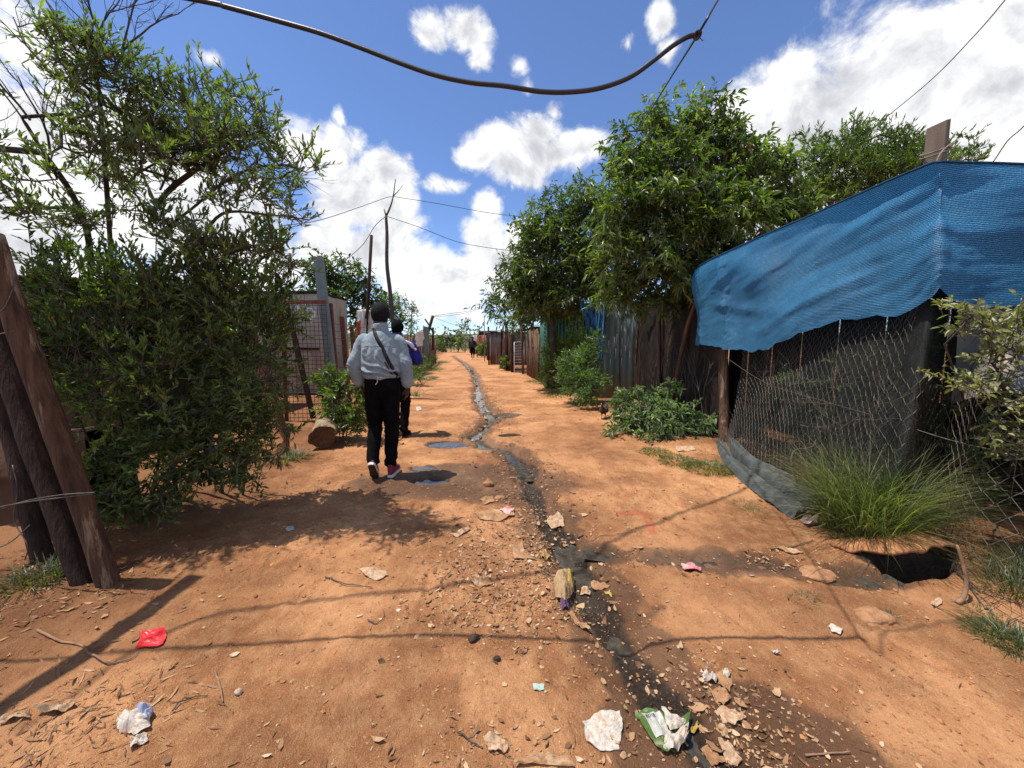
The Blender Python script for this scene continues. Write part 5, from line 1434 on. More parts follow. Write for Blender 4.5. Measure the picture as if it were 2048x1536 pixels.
# fence of rusty stakes and wires beyond the gate
o = thing('stake_fence', 'rusty stakes and wires behind the small bush, right of the gate', 'fence', (-3.2, 7.5, 0))
for (px, y_, h_) in [(668, 6.9, 2.05), (690, 7.4, 1.85), (708, 8.4, 1.7)]:
    x_ = A(px, 700, y_)[0]
    mb = MB(); bar(mb, (x_ + .04, y_, 0), (x_ - .03, y_, h_), .07, .06, (0, 1, 0)); mb.build('stake', M_rust, o)
mb = MB()
for k in range(12):
    z_ = .25 + k * .13
    tube(mb, spline([(-3.02, 6.35, z_), (-3.18, 6.9, z_ + .02), (-3.2, 7.4, z_), (-3.42, 8.4, z_ + .03), (-3.5, 10.5, z_)], 20), .004, 4)
mb.build('strand', M_rust, o)
o = stick_fence('board_fence', 'patchy fence of dark boards left of the lane, behind the denim jacket', [(-3.55, 8.8), (-3.75, 10.6), (-3.95, 12.6)], 1.3, 1.7, 30, .05, 63, M_sticks)
rag('torn_sheet', 'torn white and brown sheet hung on the fence left of the head', 'sheet', P3((713, 621, 9.4), (733, 618, 9.4), (732, 700, 9.4), (716, 700, 9.4)), M_cloth_white, .05, seed=2)
rag('torn_sheet', 'narrow white sheet hung beside the thin straight pole', 'sheet', P3((737, 620, 9.5), (747, 621, 9.5), (747, 690, 9.5), (737, 690, 9.5)), M_cloth_white, .04, seed=6)
rag('red_rag', 'red-orange rag hanging low on the torn white sheet', 'rag', P3((713, 643, 9.3), (721, 641, 9.3), (721, 668, 9.3), (714, 672, 9.3)), M_cloth_red, .05, seed=4)
stick_fence('scrap_fence', 'scrap wood fence leading to the far end, left of the lane', [(-4.0, 14), (-4.15, 17), (-4.5, 21), (-5.0, 25)], 1.25, 1.75, 70, .05, 64)
rag('pale_sheet', 'pale crumpled sheet on the scrap fence behind the second person', 'sheet', P3((832, 664, 14.5), (844, 662, 15), (846, 690, 15), (834, 694, 14.5)), M_cloth_white, .12, seed=12)
rag('tin_sheet', 'blue-grey tin panel in the scrap fence', 'panel', P3((846, 652, 17.5), (858, 654, 17.6), (858, 708, 17.6), (847, 710, 17.5)), M_greypost, .02, seed=13)
o = thing('leaning_pole', 'dark crossed poles leaning over the scrap fence', 'pole', (-4.3, 18, 0))
mb = MB(); tube(mb, P3((847, 700, 18), (856, 665, 18), (866, 631, 18)), .07, 8); tube(mb, P3((868, 668, 18), (858, 650, 18), (850, 638, 18)), .04, 6); tube(mb, P3((866, 700, 18), (866, 655, 18)), .05, 6); mb.build('shaft', M_post_dark, o, smooth=True)
# two poles
o = thing('straight_pole', 'thin straight pole standing left of the forked branch pole', 'pole', G(728, 790))
mb = MB(); tube(mb, P3((722, 745, 9.6), (735, 620, 9.4), (743, 470, 9.2)), [.045, .042, .036], 8); mb.build('shaft', M_grey_wood if False else M_post_dark, o, smooth=True)
o = thing('forked_pole', 'forked branch used as a pole for wires behind the denim jacket', 'pole', G(788, 790))
mb = MB()
tube(mb, spline(P3((795, 745, 9.5), (782, 600, 9.3), (774, 530, 9.2), (774, 470, 9.2), (772, 432, 9.2)), 20), np.linspace(.055, .032, 20), 8)
tube(mb, spline(P3((772, 432, 9.2), (779, 418, 9.2), (786, 395, 9.2), (791, 358, 9.2)), 10), np.linspace(.026, .008, 10), 6)
tube(mb, P3((772, 432, 9.2), (768, 418, 9.2)), [.02, .01], 5); tube(mb, P3((787, 392, 9.2), (797, 382, 9.2), (806, 370, 9.2)), [.012, .008, .005], 5)
mb.build('shaft', M_twig, o, smooth=True)

# ---- overhead wires
def wire(name, label, pts, r_, n=60, m_=M_cable, sides=8):
    mb = MB(); tube(mb, spline(np.array(pts), n), r_, sides)
    return tag(mb.build(name, m_, smooth=True), label, 'cable' if r_ > .008 else 'wire')
cab = [A(px, py, 1.65) for px, py in [(450, 13), (560, 43), (640, 66), (720, 95), (800, 126), (870, 150), (940, 165), (1010, 172), (1080, 183), (1140, 184), (1200, 176), (1260, 154), (1310, 119), (1345, 92), (1375, 74), (1395, 70)]]
cab = [np.array((-4.2, 1.4, 3.3)), np.array((-2.2, 1.62, 2.86)), A(390, -1, 1.65)] + cab
wire('power_cable', 'thick black cable sagging across the sky above the lane', cab, .0090, 140)
tie = A(1395, 70, 1.65)
wire('thin_wire', 'thin black wire running from the big right tree up over the lane', [A(1240, 320, 5.9) + np.array((.1, 1.2, .25)), A(1240, 320, 5.9), A(1320, 190, 2.9), tie, A(1436, 0, 1.68), A(1500, -105, 1.72), A(1600, -260, 1.8)], .0048)
o = thing('wire_tie', 'frayed tie where the thick cable meets the thin wire', 'knot', tie)
mb = MB()
an = np.linspace(0, 9 * np.pi, 60); dw = norm(A(1320, 190, 2.9) - tie)
sd = norm(np.cross(dw, (0, 0, 1))); u2 = np.cross(sd, dw)
tube(mb, tie + dw * np.linspace(-.012, .02, 60)[:, None] + .012 * (np.cos(an)[:, None] * sd + np.sin(an)[:, None] * u2), .0035, 5)
tube(mb, [tie, tie + np.array((.02, 0, -.02)), tie + np.array((.03, .01, -.01))], .002, 4)
mb.build('wrap', M_twig, o, smooth=True)
wire('thin_wire', 'thin black wire slanting up to the right above the feathery tree', [A(1560, 420, 12), A(1640, 345, 10), A(1760, 245, 7.5), A(1862, 160, 6.0), A(1950, 70, 5.0), A(2010, 0, 4.4), A(2080, -90, 3.8)], .0062)
wire('thin_wire', 'short thin wire rising from the blue net at the right edge', [A(1960, 345, 3.0), A(1985, 325, 2.9), A(2015, 282, 2.8), A(2048, 252, 2.7), A(2100, 190, 2.55)], .0034)
wire('thin_wire', 'upper thin wire from the left tree to the forked pole', [A(560, 452, 5.5), A(640, 440, 6.6), A(720, 414, 8), A(770, 396, 9), A(787, 393, 9.2)], .0060, m_=M_wire)
wire('thin_wire', 'upper thin wire from the forked pole to the dark tree on the right', [A(787, 393, 9.2), A(880, 408, 9.6), A(980, 426, 10), A(1060, 435, 10.2), A(1110, 440, 10.3)], .0060, m_=M_cable)
wire('thin_wire', 'lower thin wire from the forked pole down to the leafy tree', [A(772, 432, 9.2), A(750, 452, 9.6), A(725, 490, 10.4), A(690, 522, 11.4), A(670, 545, 12)], .0075, m_=M_cable)
wire('thin_wire', 'lower thin wire from the forked pole to the dark tree on the right', [A(772, 432, 9.2), A(840, 455, 9.6), A(920, 485, 10.2), A(1010, 500, 10.5), A(1050, 503, 10.6)], .0065, m_=M_cable)
for k, (pts, lb) in enumerate([([(866, 632, 18), (900, 627, 20), (935, 622, 22), (970, 610, 24)], 'upper far wire from the leaning pole to the right-hand tree'), ([(866, 633, 18), (900, 631, 20), (935, 625, 22), (968, 614, 24)], 'lower far wire from the leaning pole to the right-hand tree'),
                               ([(866, 634, 18), (895, 645, 24), (925, 655, 30)], 'far wire dropping from the leaning pole to the far trees')]):
    wire('far_wire', lb, P3(*pts), .010, 20, M_cable, 5)
wire('overhead_wire', 'high wire over the lane whose shadow crosses the dirt', [(-3.6, 1.2, 5.2), (-3.28, 1.78, 5.0), (-1.74, 2.1, 4.9), (-.95, 2.6, 4.9), (.05, 3.25, 5.0), (1.2, 4.1, 5.6)], .012, 60)

# ---- log
o = thing('log', 'short thick log lying with its sawn dark end towards the lane', 'log', gp(645, 905))
mb = MB()
ca = gp(646, 900); c0 = ca + np.array((0, 0, .165)); ax = norm(np.array((-.32, .95, .10)))
sd = norm(np.cross(ax, (0, 0, 1))); u2 = np.cross(sd, ax)
n = 40; an = np.linspace(0, 2 * np.pi, n, endpoint=False)
rows = []
for k in range(14):
    t_ = k / 13
    rr_ = (.168 + .045 * fbm(np.cos(an) * 1.5 + 3, np.sin(an) * 1.5 + t_ * 3, 3) + .006 * fbm(np.cos(an) * 8, np.sin(an) * 8 + t_ * 9, 2)) * (1 - .10 * t_)
    rows.append(c0 + ax * t_ * .75 + (np.cos(an) * rr_)[:, None] * sd + (np.sin(an) * rr_ * .95)[:, None] * u2)
rows = np.array(rows)
sheet(mb, np.concatenate([rows, rows[:, :1]], 1))
mb.build('bark', mottled('pale_bark', (.20, .13, .075), (.42, .32, .19), 12, .9, .9, 45, c3=(.12, .075, .045)), o, smooth=True)
mb = MB()
mb.add(np.vstack([rows[0] - ax * .002, [c0 - ax * .004]]), [(k, (k + 1) % n, n) for k in range(n)])
M_cut = mottled('cut_wood', (.07, .035, .02), (.14, .075, .04), 20, .9, .5, 60)
mb.build('cut_end', M_cut, o); mb = MB()
mb.add(np.vstack([rows[-1], [c0 + ax * .76]]), [((k + 1) % n, k, n) for k in range(n)])
mb.build('cut_end', M_cut, o)
# ================================================================== PEOPLE AND THE HEN
M_skin = mottled('dark_skin', (.035, .020, .014), (.055, .032, .022), 8, .55, .15, spec=.35)
M_hair = mottled('black_hair', (.006, .006, .007), (.014, .014, .016), 60, .85, .8, 200, spec=.2)
M_denim = mottled('pale_denim', (.205, .265, .305), (.325, .385, .42), 7, .85, .55, 260, sheen=.15, dist=.002)
M_denim_seam = mottled('denim_seam', (.27, .32, .37), (.38, .43, .48), 20, .85, .5, 200)
M_black = mottled('black_cloth', (.003, .003, .0035), (.007, .007, .0075), 12, .9, .5, 120, spec=.08)
M_blackstrap = mottled('black_webbing', (.010, .010, .011), (.022, .022, .024), 60, .6, .5, 200)
M_royal = mottled('royal_blue_cloth', (.016, .018, .19), (.028, .030, .28), 10, .75, .4, 120)
M_maroon = mottled('maroon_canvas', (.16, .018, .035), (.26, .035, .06), 30, .8, .4, 150)
M_sole = mottled('white_rubber', (.62, .57, .52), (.78, .74, .69), 18, .6, .15)
M_outsole = mottled('brown_rubber', (.045, .020, .012), (.09, .04, .025), 24, .8, .5, 120)
M_cord = mottled('white_cord', (.65, .65, .63), (.8, .8, .78), 30, .8, .2)
M_darktop = mottled('dark_maroon_cloth', (.020, .010, .012), (.04, .02, .024), 10, .85, .3)

def remeshed(mb, voxel, smooth_it=6, fac=.5):
    tmp = bpy.data.objects.new('tmp_shape', mb.mesh('tmp_shape'))
    COL.objects.link(tmp)
    md = tmp.modifiers.new('r', 'REMESH'); md.mode = 'VOXEL'; md.voxel_size = voxel
    ms = tmp.modifiers.new('s', 'SMOOTH'); ms.iterations = smooth_it; ms.factor = fac
    bpy.context.view_layer.update()
    dg = bpy.context.evaluated_depsgraph_get()
    me = bpy.data.meshes.new_from_object(tmp.evaluated_get(dg))
    old = tmp.data
    bpy.data.objects.remove(tmp); bpy.data.meshes.remove(old)
    return me
def mesh_np(me):
    V = np.empty(len(me.vertices) * 3, np.float32); me.vertices.foreach_get('co', V)
    Nn = np.empty(len(me.vertices) * 3, np.float32); me.vertices.foreach_get('normal', Nn)
    return V.reshape(-1, 3).astype(float), Nn.reshape(-1, 3).astype(float)
def finish(me, name, m_, parent, fn=None):
    V, Nn = mesh_np(me)
    if fn is not None:
        V = fn(V, Nn)
        me.vertices.foreach_set('co', V.astype(np.float32).ravel())
    at = me.attributes.new('rnd', 'FLOAT', 'POINT'); at.data.foreach_set('value', np.full(len(V), .5, np.float32))
    me.materials.clear(); me.materials.append(m_)
    for p in me.polygons: p.use_smooth = True
    me.update()
    o = bpy.data.objects.new(name, me); COL.objects.link(o); o.parent = parent
    return o
def limb(mb, pts, rads, n=14):
    """rounded limb through joints; radii may be (side, front) pairs"""
    P_ = spline(np.array(pts, float), 5 * len(pts))
    rr_ = np.array([(r_, r_) if np.isscalar(r_) else r_ for r_ in rads], float)
    R_ = np.stack([np.interp(np.linspace(0, len(pts) - 1, len(P_)), np.arange(len(pts)), rr_[:, k]) for k in (0, 1)], 1)
    T_ = norm(np.gradient(P_, axis=0))
    rings = []
    for p, t_, r_ in zip(P_, T_, R_):
        f = np.array((0, 1.0, 0)) if abs(t_[1]) < .8 else np.array((0, 0, 1.0))
        u_ = norm(np.cross(f, t_)); v_ = np.cross(t_, u_)
        rings.append((p, u_ * r_[0], v_ * r_[1]))
    a, b = rings[0], rings[-1]
    rings = [(a[0] - T_[0] * R_[0].mean() * .55, a[1] * .55, a[2] * .55)] + rings + [(b[0] + T_[-1] * R_[-1].mean() * .55, b[1] * .55, b[2] * .55)]
    loft(mb, rings, n)
def blob(mb, c, r_, rot=None): ellipsoid(mb, c, r_, 18, 12, rot)
def hand(mb, wrist, d, palm_n, side, curl=.5, s=1.0):
    """palm, four bent fingers of different length and a thumb from the side of the palm"""
    d = norm(np.asarray(d, float)); pn = norm(np.asarray(palm_n, float) - d * np.dot(palm_n, d)); sd = np.cross(d, pn) * side
    w_ = np.asarray(wrist, float)
    rings = []
    for t_, a, b_ in ((-.01, .026, .020), (.03, .036, .017), (.07, .042, .015), (.095, .040, .012)):
        rings.append((w_ + d * t_ * s, sd * a * s, pn * b_ * s))
    loft(mb, rings, 14)
    for k, (o_, L) in enumerate(((-.030, .070), (-.010, .080), (.010, .076), (.030, .060))):
        p = w_ + (d * .088 + sd * o_) * s
        pts = [p]; dd_ = d.copy()
        for j, f in enumerate((.45, .32, .23)):
            an = curl * (.6 + .25 * j + .05 * k)
            dd_ = norm(dd_ * math.cos(an) + pn * math.sin(an))
            pts.append(pts[-1] + dd_ * L * f * s)
        limb(mb, pts, [.0092 * s, .0088 * s, .0080 * s, .0068 * s], 8)
    p = w_ + (d * .030 - sd * .034) * s
    limb(mb, [p, p + (d * .025 - sd * .022 + pn * .012) * s, p + (d * .055 - sd * .026 + pn * .026) * s], [.013 * s, .011 * s, .008 * s], 8)

def person(label, loc, rotz, scale, pose, cols, voxel=.0075, group=None):
    o = thing('person', label, 'person', (0, 0, 0), group)
    del o['flat']
    p = pose
    # ---- body: one continuous skin surface
    mb = MB()
    hd = np.array(p['head'])
    blob(mb, hd + (0, .0, .02), (.080, .100, .100)); blob(mb, hd + (0, .028, -.055), (.056, .066, .060))
    limb(mb, [hd + (0, .092, .015), hd + (0, .108, -.012)], [.009, .014], 8)                       # nose
    limb(mb, [hd + (-.022, .088, -.055), hd + (.022, .088, -.055)], [.009, .009], 8)               # mouth
    for s_ in (-1, 1):
        blob(mb, hd + (s_ * .078, -.004, 0), (.009, .020, .032)); blob(mb, hd + (s_ * .030, .084, .022), (.014, .010, .010))
    limb(mb, [hd + (0, -.015, -.06), (0, -.01, hd[2] - .15), (0, -.005, p['sh_z'] + .0)], [(.060, .062), (.060, .062), (.078, .07)])
    hz, sz_ = p['hip_z'], p['sh_z']
    limb(mb, [(0, 0, hz - .06), (0, .0, hz + .08), (0, .0, (hz + sz_) / 2), (0, 0, sz_ - .12), (0, -.005, sz_ - .02)], [(.15, .10), (.15, .10), (.13, .095), (.16, .105), (.12, .07)], 18)
    for s_, arm in ((-1, p['arm_l']), (1, p['arm_r'])):
        limb(mb, [(s_ * .10, 0, sz_ - .03), arm[0], arm[1], arm[2]], [.055, .050, .040, .028], 12)
        d_ = norm(np.array(arm[2]) - np.array(arm[1]))
        hand(mb, np.array(arm[2]) + d_ * .005, arm[3] if len(arm) > 3 else d_, (-s_, .35, 0), s_, p.get('curl', .55))
    for leg in (p['leg_l'], p['leg_r']):
        limb(mb, [leg[0], leg[1], leg[2]], [(.080, .085), (.054, .058), (.038, .042)], 12)
    finish(remeshed(mb, voxel * .85, 5, .4), 'body', M_skin, o)
    # ---- hair
    mb = MB()
    sub = MB(); ellipsoid(sub, (0, 0, 0), (.090, .110, .114), 40, 26)
    V = np.concatenate(sub.V); mbh = MB()
    f = np.concatenate([x for x, _ in sub.F if x.shape[1] == 4])
    cc = V[f].mean(1)
    keep = (cc[:, 2] > -.082 + .55 * np.maximum(cc[:, 1] + .045, 0) * 1.6) & ~((cc[:, 1] > .060) & (cc[:, 2] < .055))
    V2 = V * (1 + .022 * fbm(V[:, :1] * 30 + V[:, 2:] * 9, V[:, 1:2] * 30 + V[:, 2:] * 20, 3))
    mbh.add(V2 + hd + (0, -.002, .018), f[keep]); 
    mbh.build('hair' if cols.get('hat') is None else 'hat', cols.get('hat') or M_hair, o, smooth=True)
    # ---- trousers
    mb = MB()
    limb(mb, [(0, .0, hz + .10), (0, .0, hz + .02), (0, -.005, hz - .07)], [(.155, .112), (.178, .128), (.160, .122)], 20)
    for leg in (p['leg_l'], p['leg_r']):
        a, k_, an_ = np.array(leg[0]), np.array(leg[1]), np.array(leg[2])
        end = k_ + (an_ - k_) * p.get('cuff', .93)
        limb(mb, [a + (0, 0, .02), a * .5 + k_ * .5, k_, k_ * .5 + end * .5, end], [(.098, .112), (.088, .098), (.074, .080), (.066, .070), (.060, .064)], 16)
    def tw(V, N_):
        g_ = fbm(V[:, 0] * 14 + V[:, 1] * 6, V[:, 2] * 7, 3) * .010
        for leg in (p['leg_l'], p['leg_r']):
            for q, a_ in ((leg[1], .007), (leg[2], .007)):
                w_ = np.exp(-((V[:, 2] - q[2] - .03) / .10) ** 2)
                g_ = g_ + a_ * w_ * fbm(V[:, 0] * 6 + V[:, 2] * 5, V[:, 2] * 26 + V[:, 0] * 8, 3) * 1.4
        return V + N_ * g_[:, None]
    finish(remeshed(mb, voxel, 5), 'trousers', cols['trousers'], o, tw)
    # ---- jacket
    mb = MB()
    loft(mb, [((0, .0, p['hem'] - .01), (.165, 0, 0), (0, .125, 0)), ((0, -.002, p['hem'] + .035), (.188, 0, 0), (0, .142, 0)), ((0, -.005, p['hem'] + .10), (.208, 0, 0), (0, .150, 0)), ((0, -.006, p['hem'] + .22), (.212, 0, 0), (0, .145, 0)),
              ((0, -.006, sz_ - .12), (.205, 0, 0), (0, .132, 0)), ((0, -.008, sz_ - .05), (.185, 0, 0), (0, .112, 0)), ((0, -.010, sz_ + .0), (.140, 0, 0), (0, .092, 0)), ((0, -.010, sz_ + .035), (.095, 0, 0), (0, .08, 0)), ((0, -.010, sz_ + .07), (.070, 0, 0), (0, .070, 0)), ((0, -.006, sz_ + .115), (.066, 0, 0), (0, .070, 0))], 32)
    for s_, arm in ((-1, p['arm_l']), (1, p['arm_r'])):
        s0, e0, w0 = [np.array(q) for q in arm[:3]]
        limb(mb, [(s_ * .12, -.005, sz_ - .05), s0 * (1, 1, 1), s0 * .5 + e0 * .5, e0, e0 * .5 + w0 * .5, w0 - norm(w0 - e0) * .02], [.070, .068, .065, .062, .060, .052], 16)
    def wrk(V, N_):
        x, y, z = V.T
        rel = np.clip((z - p['hem']) / .12, 0, 3)
        body_ = np.exp(-(np.abs(x) / .20) ** 6)
        g_ = .017 * fbm(x * 10 + 3 + z * 4, z * 5 + x * 2, 4) + .006 * np.abs(fbm(x * 16 - z * 14, z * 9 + x * 12, 3))
        g_ += .018 * body_ * np.exp(-((z - p['hem'] - .07) / .055) ** 2) * np.sin(z * 95 + x * 26 + 3 * fbm(x * 9, z * 9, 3)) * (y < 0)
        g_ += .010 * body_ * np.exp(-((z - sz_ + .17) / .05) ** 2) * np.sin(x * 80 + 3 * fbm(x * 11, z * 11, 2))
        for arm in (p['arm_l'], p['arm_r']):
            e0 = np.array(arm[1]); w0 = np.array(arm[2])
            w_ = np.exp(-(np.linalg.norm(V - e0, axis=1) / .13) ** 2) + .8 * np.exp(-(np.linalg.norm(V - w0, axis=1) / .10) ** 2)
            g_ += .009 * w_ * fbm(x * 8 + z * 7 + 5, z * 22 + x * 9, 3) * 1.6
        yoke = np.exp(-((z - (sz_ - .115)) / .006) ** 2) * (y < 0) * (np.abs(x) < .19)
        g_ -= .004 * yoke
        hemb = np.exp(-((z - p['hem'] - .036) / .006) ** 2) * (np.abs(x) < .21)
        g_ -= .005 * hemb
        pl_ = np.exp(-((np.abs(x + .012) - .012) / .004) ** 2) * (z < sz_ - .115) * (z > sz_ - .30) * (y < 0)
        g_ += .003 * pl_
        col_ = np.exp(-((z - sz_ - .050) / .012) ** 2) * (np.abs(x) < .1)
        return V + N_ * (g_ - .010 * col_)[:, None]
    jk = finish(remeshed(mb, voxel * .85, 4), 'jacket', cols['jacket'], o, wrk)
    bv = BVHTree.FromPolygons([tuple(v.co) for v in jk.data.vertices], [tuple(q.vertices) for q in jk.data.polygons])
    def on_back(x, z, off=.004):
        h_ = bv.ray_cast(Vector((x, -1, z)), Vector((0, 1, 0)))
        return np.array(h_[0]) - (0, off, 0) if h_[0] is not None else np.array((x, -.12, z))
    if p.get('seams'):
        for pts in ([(-.17, sz_ - .112), (0, sz_ - .118), (.17, sz_ - .112)], [(-.19, p['hem'] + .038), (0, p['hem'] + .036), (.19, p['hem'] + .038)], [(-.115, sz_ - .12), (-.105, sz_ - .25), (-.10, p['hem'] + .05)], [(.115, sz_ - .12), (.105, sz_ - .25), (.10, p['hem'] + .05)]):
            q = spline(np.array([(a, 0, b_) for a, b_ in pts]), 40)
            mb = MB(); tube(mb, [on_back(a[0], a[2], .0015) for a in q], .0022, 5); mb.build('seam', M_denim_seam, jk, smooth=True)
    if p.get('strap'):
        q = spline(np.array([(-.048, 0, sz_ + .075), (-.02, 0, sz_ + .0), (.05, 0, sz_ - .13), (.105, 0, sz_ - .26), (.165, 0, sz_ - .40)]), 50)
        pts = np.array([on_back(a[0], a[2], .004) for a in q])
        ker = np.ones(5) / 5
        for c_ in range(3): pts[2:-2, c_] = np.convolve(pts[:, c_], ker, 'valid')
        T_ = norm(np.gradient(pts, axis=0)); S_ = norm(np.cross(T_, (0, 1, 0)))
        mb = MB(); sheet(mb, np.stack([pts + S_ * .017, pts, pts - S_ * .017], 1), .004); mb.build('strap', M_blackstrap, o, smooth=True)
        mb = MB(); bp_ = pts[-16:] + (0, -.005, 0)
        lp = np.concatenate([bp_[::2], [bp_[-1] + (-.012, 0, -.02)], (bp_[::-2] + (-.03, 0, -.012))])
        tube(mb, spline(lp, 40), .0065, 6); mb.build('strap_tail', M_blackstrap, o, smooth=True)
    if p.get('cord'):
        mb = MB(); tube(mb, spline(np.array([(-.012, -.134, p['hem'] + .02), (-.008, -.150, p['hem'] - .015), (-.014, -.152, p['hem'] - .045), (-.030, -.150, p['hem'] - .062)]), 20), .0035, 6)
        tube(mb, spline(np.array([(.015, -.134, p['hem'] + .01), (.016, -.15, p['hem'] - .02)]), 8), .003, 6); mb.build('cord', M_cord, o, smooth=True)
    # ---- shoes
    for heel, dr, up_ in p['feet']:
        sh = bpy.data.objects.new('shoe', None)
        dr = norm(np.asarray(dr, float)); up_ = norm(np.asarray(up_, float) - dr * np.dot(up_, dr)); sd = np.cross(dr, up_)
        M3 = np.stack([sd, dr, up_], 1)
        def tf(Vq): return np.asarray(Vq) @ M3.T + np.asarray(heel)
        yv = np.array([0, .02, .06, .12, .18, .23, .265, .285]); wv = np.array([.020, .032, .037, .037, .043, .045, .034, .012])
        hv = np.array([.085, .105, .112, .092, .070, .058, .050, .040])
        mu = MB()
        rings = [((0, y_, .018 + h_ / 2), (w_ * .92, 0, 0), (0, 0, h_ / 2)) for y_, w_, h_ in zip(yv, wv, hv)]
        loft(mu, [(np.array(c), np.array(a), np.array(b_)) for c, a, b_ in rings], 18)
        limb(mu, [(0, .05, .06), (0, .045, .135)], [(.033, .042), (.036, .044)], 14)
        me = remeshed(mu, .006, 4)
        V, _ = mesh_np(me); me.vertices.foreach_set('co', tf(V).astype(np.float32).ravel()); me.update()
        up_o = finish(me, 'shoe', cols['shoe'], o)
        def outline(sc_, z0, z1, name, m_):
            yo = np.concatenate([yv, yv[::-1]]); xo = np.concatenate([wv * sc_, -wv[::-1] * sc_])
            n_ = len(yo); Vq = np.array([(x_, y_, z_) for z_ in (z0, z1) for x_, y_ in zip(xo, yo)])
            mq = MB(); mq.add(tf(Vq), [list(range(n_))[::-1], list(range(n_, 2 * n_))] + [(k, (k + 1) % n_, n_ + (k + 1) % n_, n_ + k) for k in range(n_)])
            mq.build(name, m_, up_o)
        outline(1.04, .004, .030, 'sole', cols['sole']); outline(.90, -.002, .006, 'outsole', M_outsole)
    o.location = loc; o.rotation_euler = (0, 0, rotz); o.scale = (scale,) * 3
    return o, jk

g1 = gp(768, 955)
poseA = dict(head=(.0, .03, 1.635), sh_z=1.435, hip_z=.95, hem=1.025,
             arm_l=[(-.178, -.005, 1.36), (-.258, -.045, 1.15), (-.222, .055, .95), (.15, .25, -1)], arm_r=[(.178, -.005, 1.36), (.242, -.03, 1.13), (.238, .04, .92), (-.1, .2, -1)],
             leg_l=[(-.082, .0, .90), (-.098, .055, .50), (-.088, -.135, .155)], leg_r=[(.080, .0, .90), (.072, .03, .49), (.058, -.01, .085)], cuff=.90,
             feet=[((-.088, -.205, .185), (-.04, .62, -.66), (0, .70, .62)), ((.058, -.075, .0), (.10, 1, 0), (0, 0, 1))], seams=True, strap=True, cord=True)
person('person walking away in pale denim jacket, black trousers and maroon sneakers, diagonal black strap', (g1[0], g1[1] + .05, gz(g1[0], g1[1])), R(6), 1.0, poseA,
       dict(jacket=M_denim, trousers=M_black, shoe=M_maroon, sole=M_sole))
g2 = gp(808, 872)
poseB = dict(head=(.0, .04, 1.62), sh_z=1.42, hip_z=.94, hem=.99,
             arm_l=[(-.205, .0, 1.36), (-.27, .02, 1.14), (-.16, .22, 1.10)], arm_r=[(.205, .0, 1.36), (.30, .02, 1.14), (.17, .24, 1.12)],
             leg_l=[(-.082, .0, .90), (-.088, .05, .50), (-.075, -.02, .09)], leg_r=[(.080, .0, .90), (.090, -.01, .50), (.085, -.12, .09)], cuff=.96,
             feet=[((-.075, -.08, .0), (-.05, 1, 0), (0, 0, 1)), ((.085, -.18, .0), (.12, 1, 0), (0, 0, 1))])
pb2 = A(800, 700, 5.55)
o2, jk2 = person('person in royal blue jacket and dark cap, mostly hidden behind the denim jacket', (pb2[0] - .05, 5.6, gz(pb2[0], 5.6)), R(4), .975, poseB,
       dict(jacket=M_royal, trousers=M_black, shoe=M_black, sole=M_outsole, hat=M_black), voxel=.01)
mb = MB(); tube(mb, spline(np.array([(.10, -.11, 1.43), (.16, -.105, 1.42), (.215, -.09, 1.385), (.245, -.08, 1.34), (.29, -.075, 1.30)]), 20), np.array([.022] * 8 + [.026] * 7 + [.016] * 5), 8)
q = mb.build('white_trim', M_cloth_white, o2, smooth=True)
g3 = G(945, 716)
poseC = dict(head=(.0, .03, 1.62), sh_z=1.42, hip_z=.94, hem=.98,
             arm_l=[(-.205, .0, 1.36), (-.27, .0, 1.13), (-.20, .16, 1.0)], arm_r=[(.205, .0, 1.36), (.28, -.02, 1.12), (.25, .10, .90)],
             leg_l=[(-.082, .0, .90), (-.10, .10, .50), (-.09, .12, .09)], leg_r=[(.080, .0, .90), (.09, .02, .50), (.085, -.15, .10)], cuff=.30,
             feet=[((-.09, .05, .0), (-.05, 1, 0), (0, 0, 1)), ((.085, -.22, .0), (.1, 1, 0), (0, 0, 1))])
person('far person in dark top and shorts walking towards the camera down the lane', (-3.0, 29.5, gz(-3.0, 29.5)), R(176), 1.0, poseC,
       dict(jacket=M_darktop, trousers=M_black, shoe=M_sole, sole=M_sole), voxel=.016)

# ---- hen
hen = thing('hen', 'small dark speckled hen standing in the shade by the weed bush', 'hen', (0, 0, 0)); del hen['flat']
mb = MB()
limb(mb, [(0, -.11, .16), (0, -.04, .155), (0, .05, .165), (0, .09, .20)], [(.035, .04), (.062, .068), (.060, .066), (.035, .04)], 14)
limb(mb, [(0, .08, .20), (0, .105, .25), (0, .11, .285)], [(.030, .034), (.020, .022), (.021, .023)], 10)
blob(mb, (0, .118, .292), (.020, .026, .020))
for k in range(5): limb(mb, [(.006 * (k - 2), -.10, .17), (.010 * (k - 2), -.16, .215 + .008 * k), (.012 * (k - 2), -.19, .25 + .01 * k)], [.016, .012, .007], 6)
for s_ in (-1, 1):
    limb(mb, [(s_ * .030, .0, .11), (s_ * .030, .01, .06), (s_ * .030, .0, .008)], [.018, .0075, .006], 8)
    for an_ in (-.5, 0, .5): limb(mb, [(s_ * .03, 0, .008), (s_ * .03 + .03 * math.sin(an_), .035 * math.cos(an_), .006)], [.006, .004], 6)
    limb(mb, [(s_ * .055, .05, .17), (s_ * .066, -.02, .16), (s_ * .045, -.10, .16)], [(.010, .035), (.014, .045), (.006, .02)], 10)
finish(remeshed(mb, .006, 3), 'body', mottled('hen_feathers', (.018, .012, .009), (.10, .07, .05), 45, .8, .8, 120), hen)
mb = MB(); loft(mb, [(np.array((0, .138, .290)), np.array((.007, 0, 0)), np.array((0, 0, .007))), (np.array((0, .162, .284)), np.array((.001, 0, 0)), np.array((0, 0, .001)))], 8); mb.build('beak', M_cloth_white, hen)
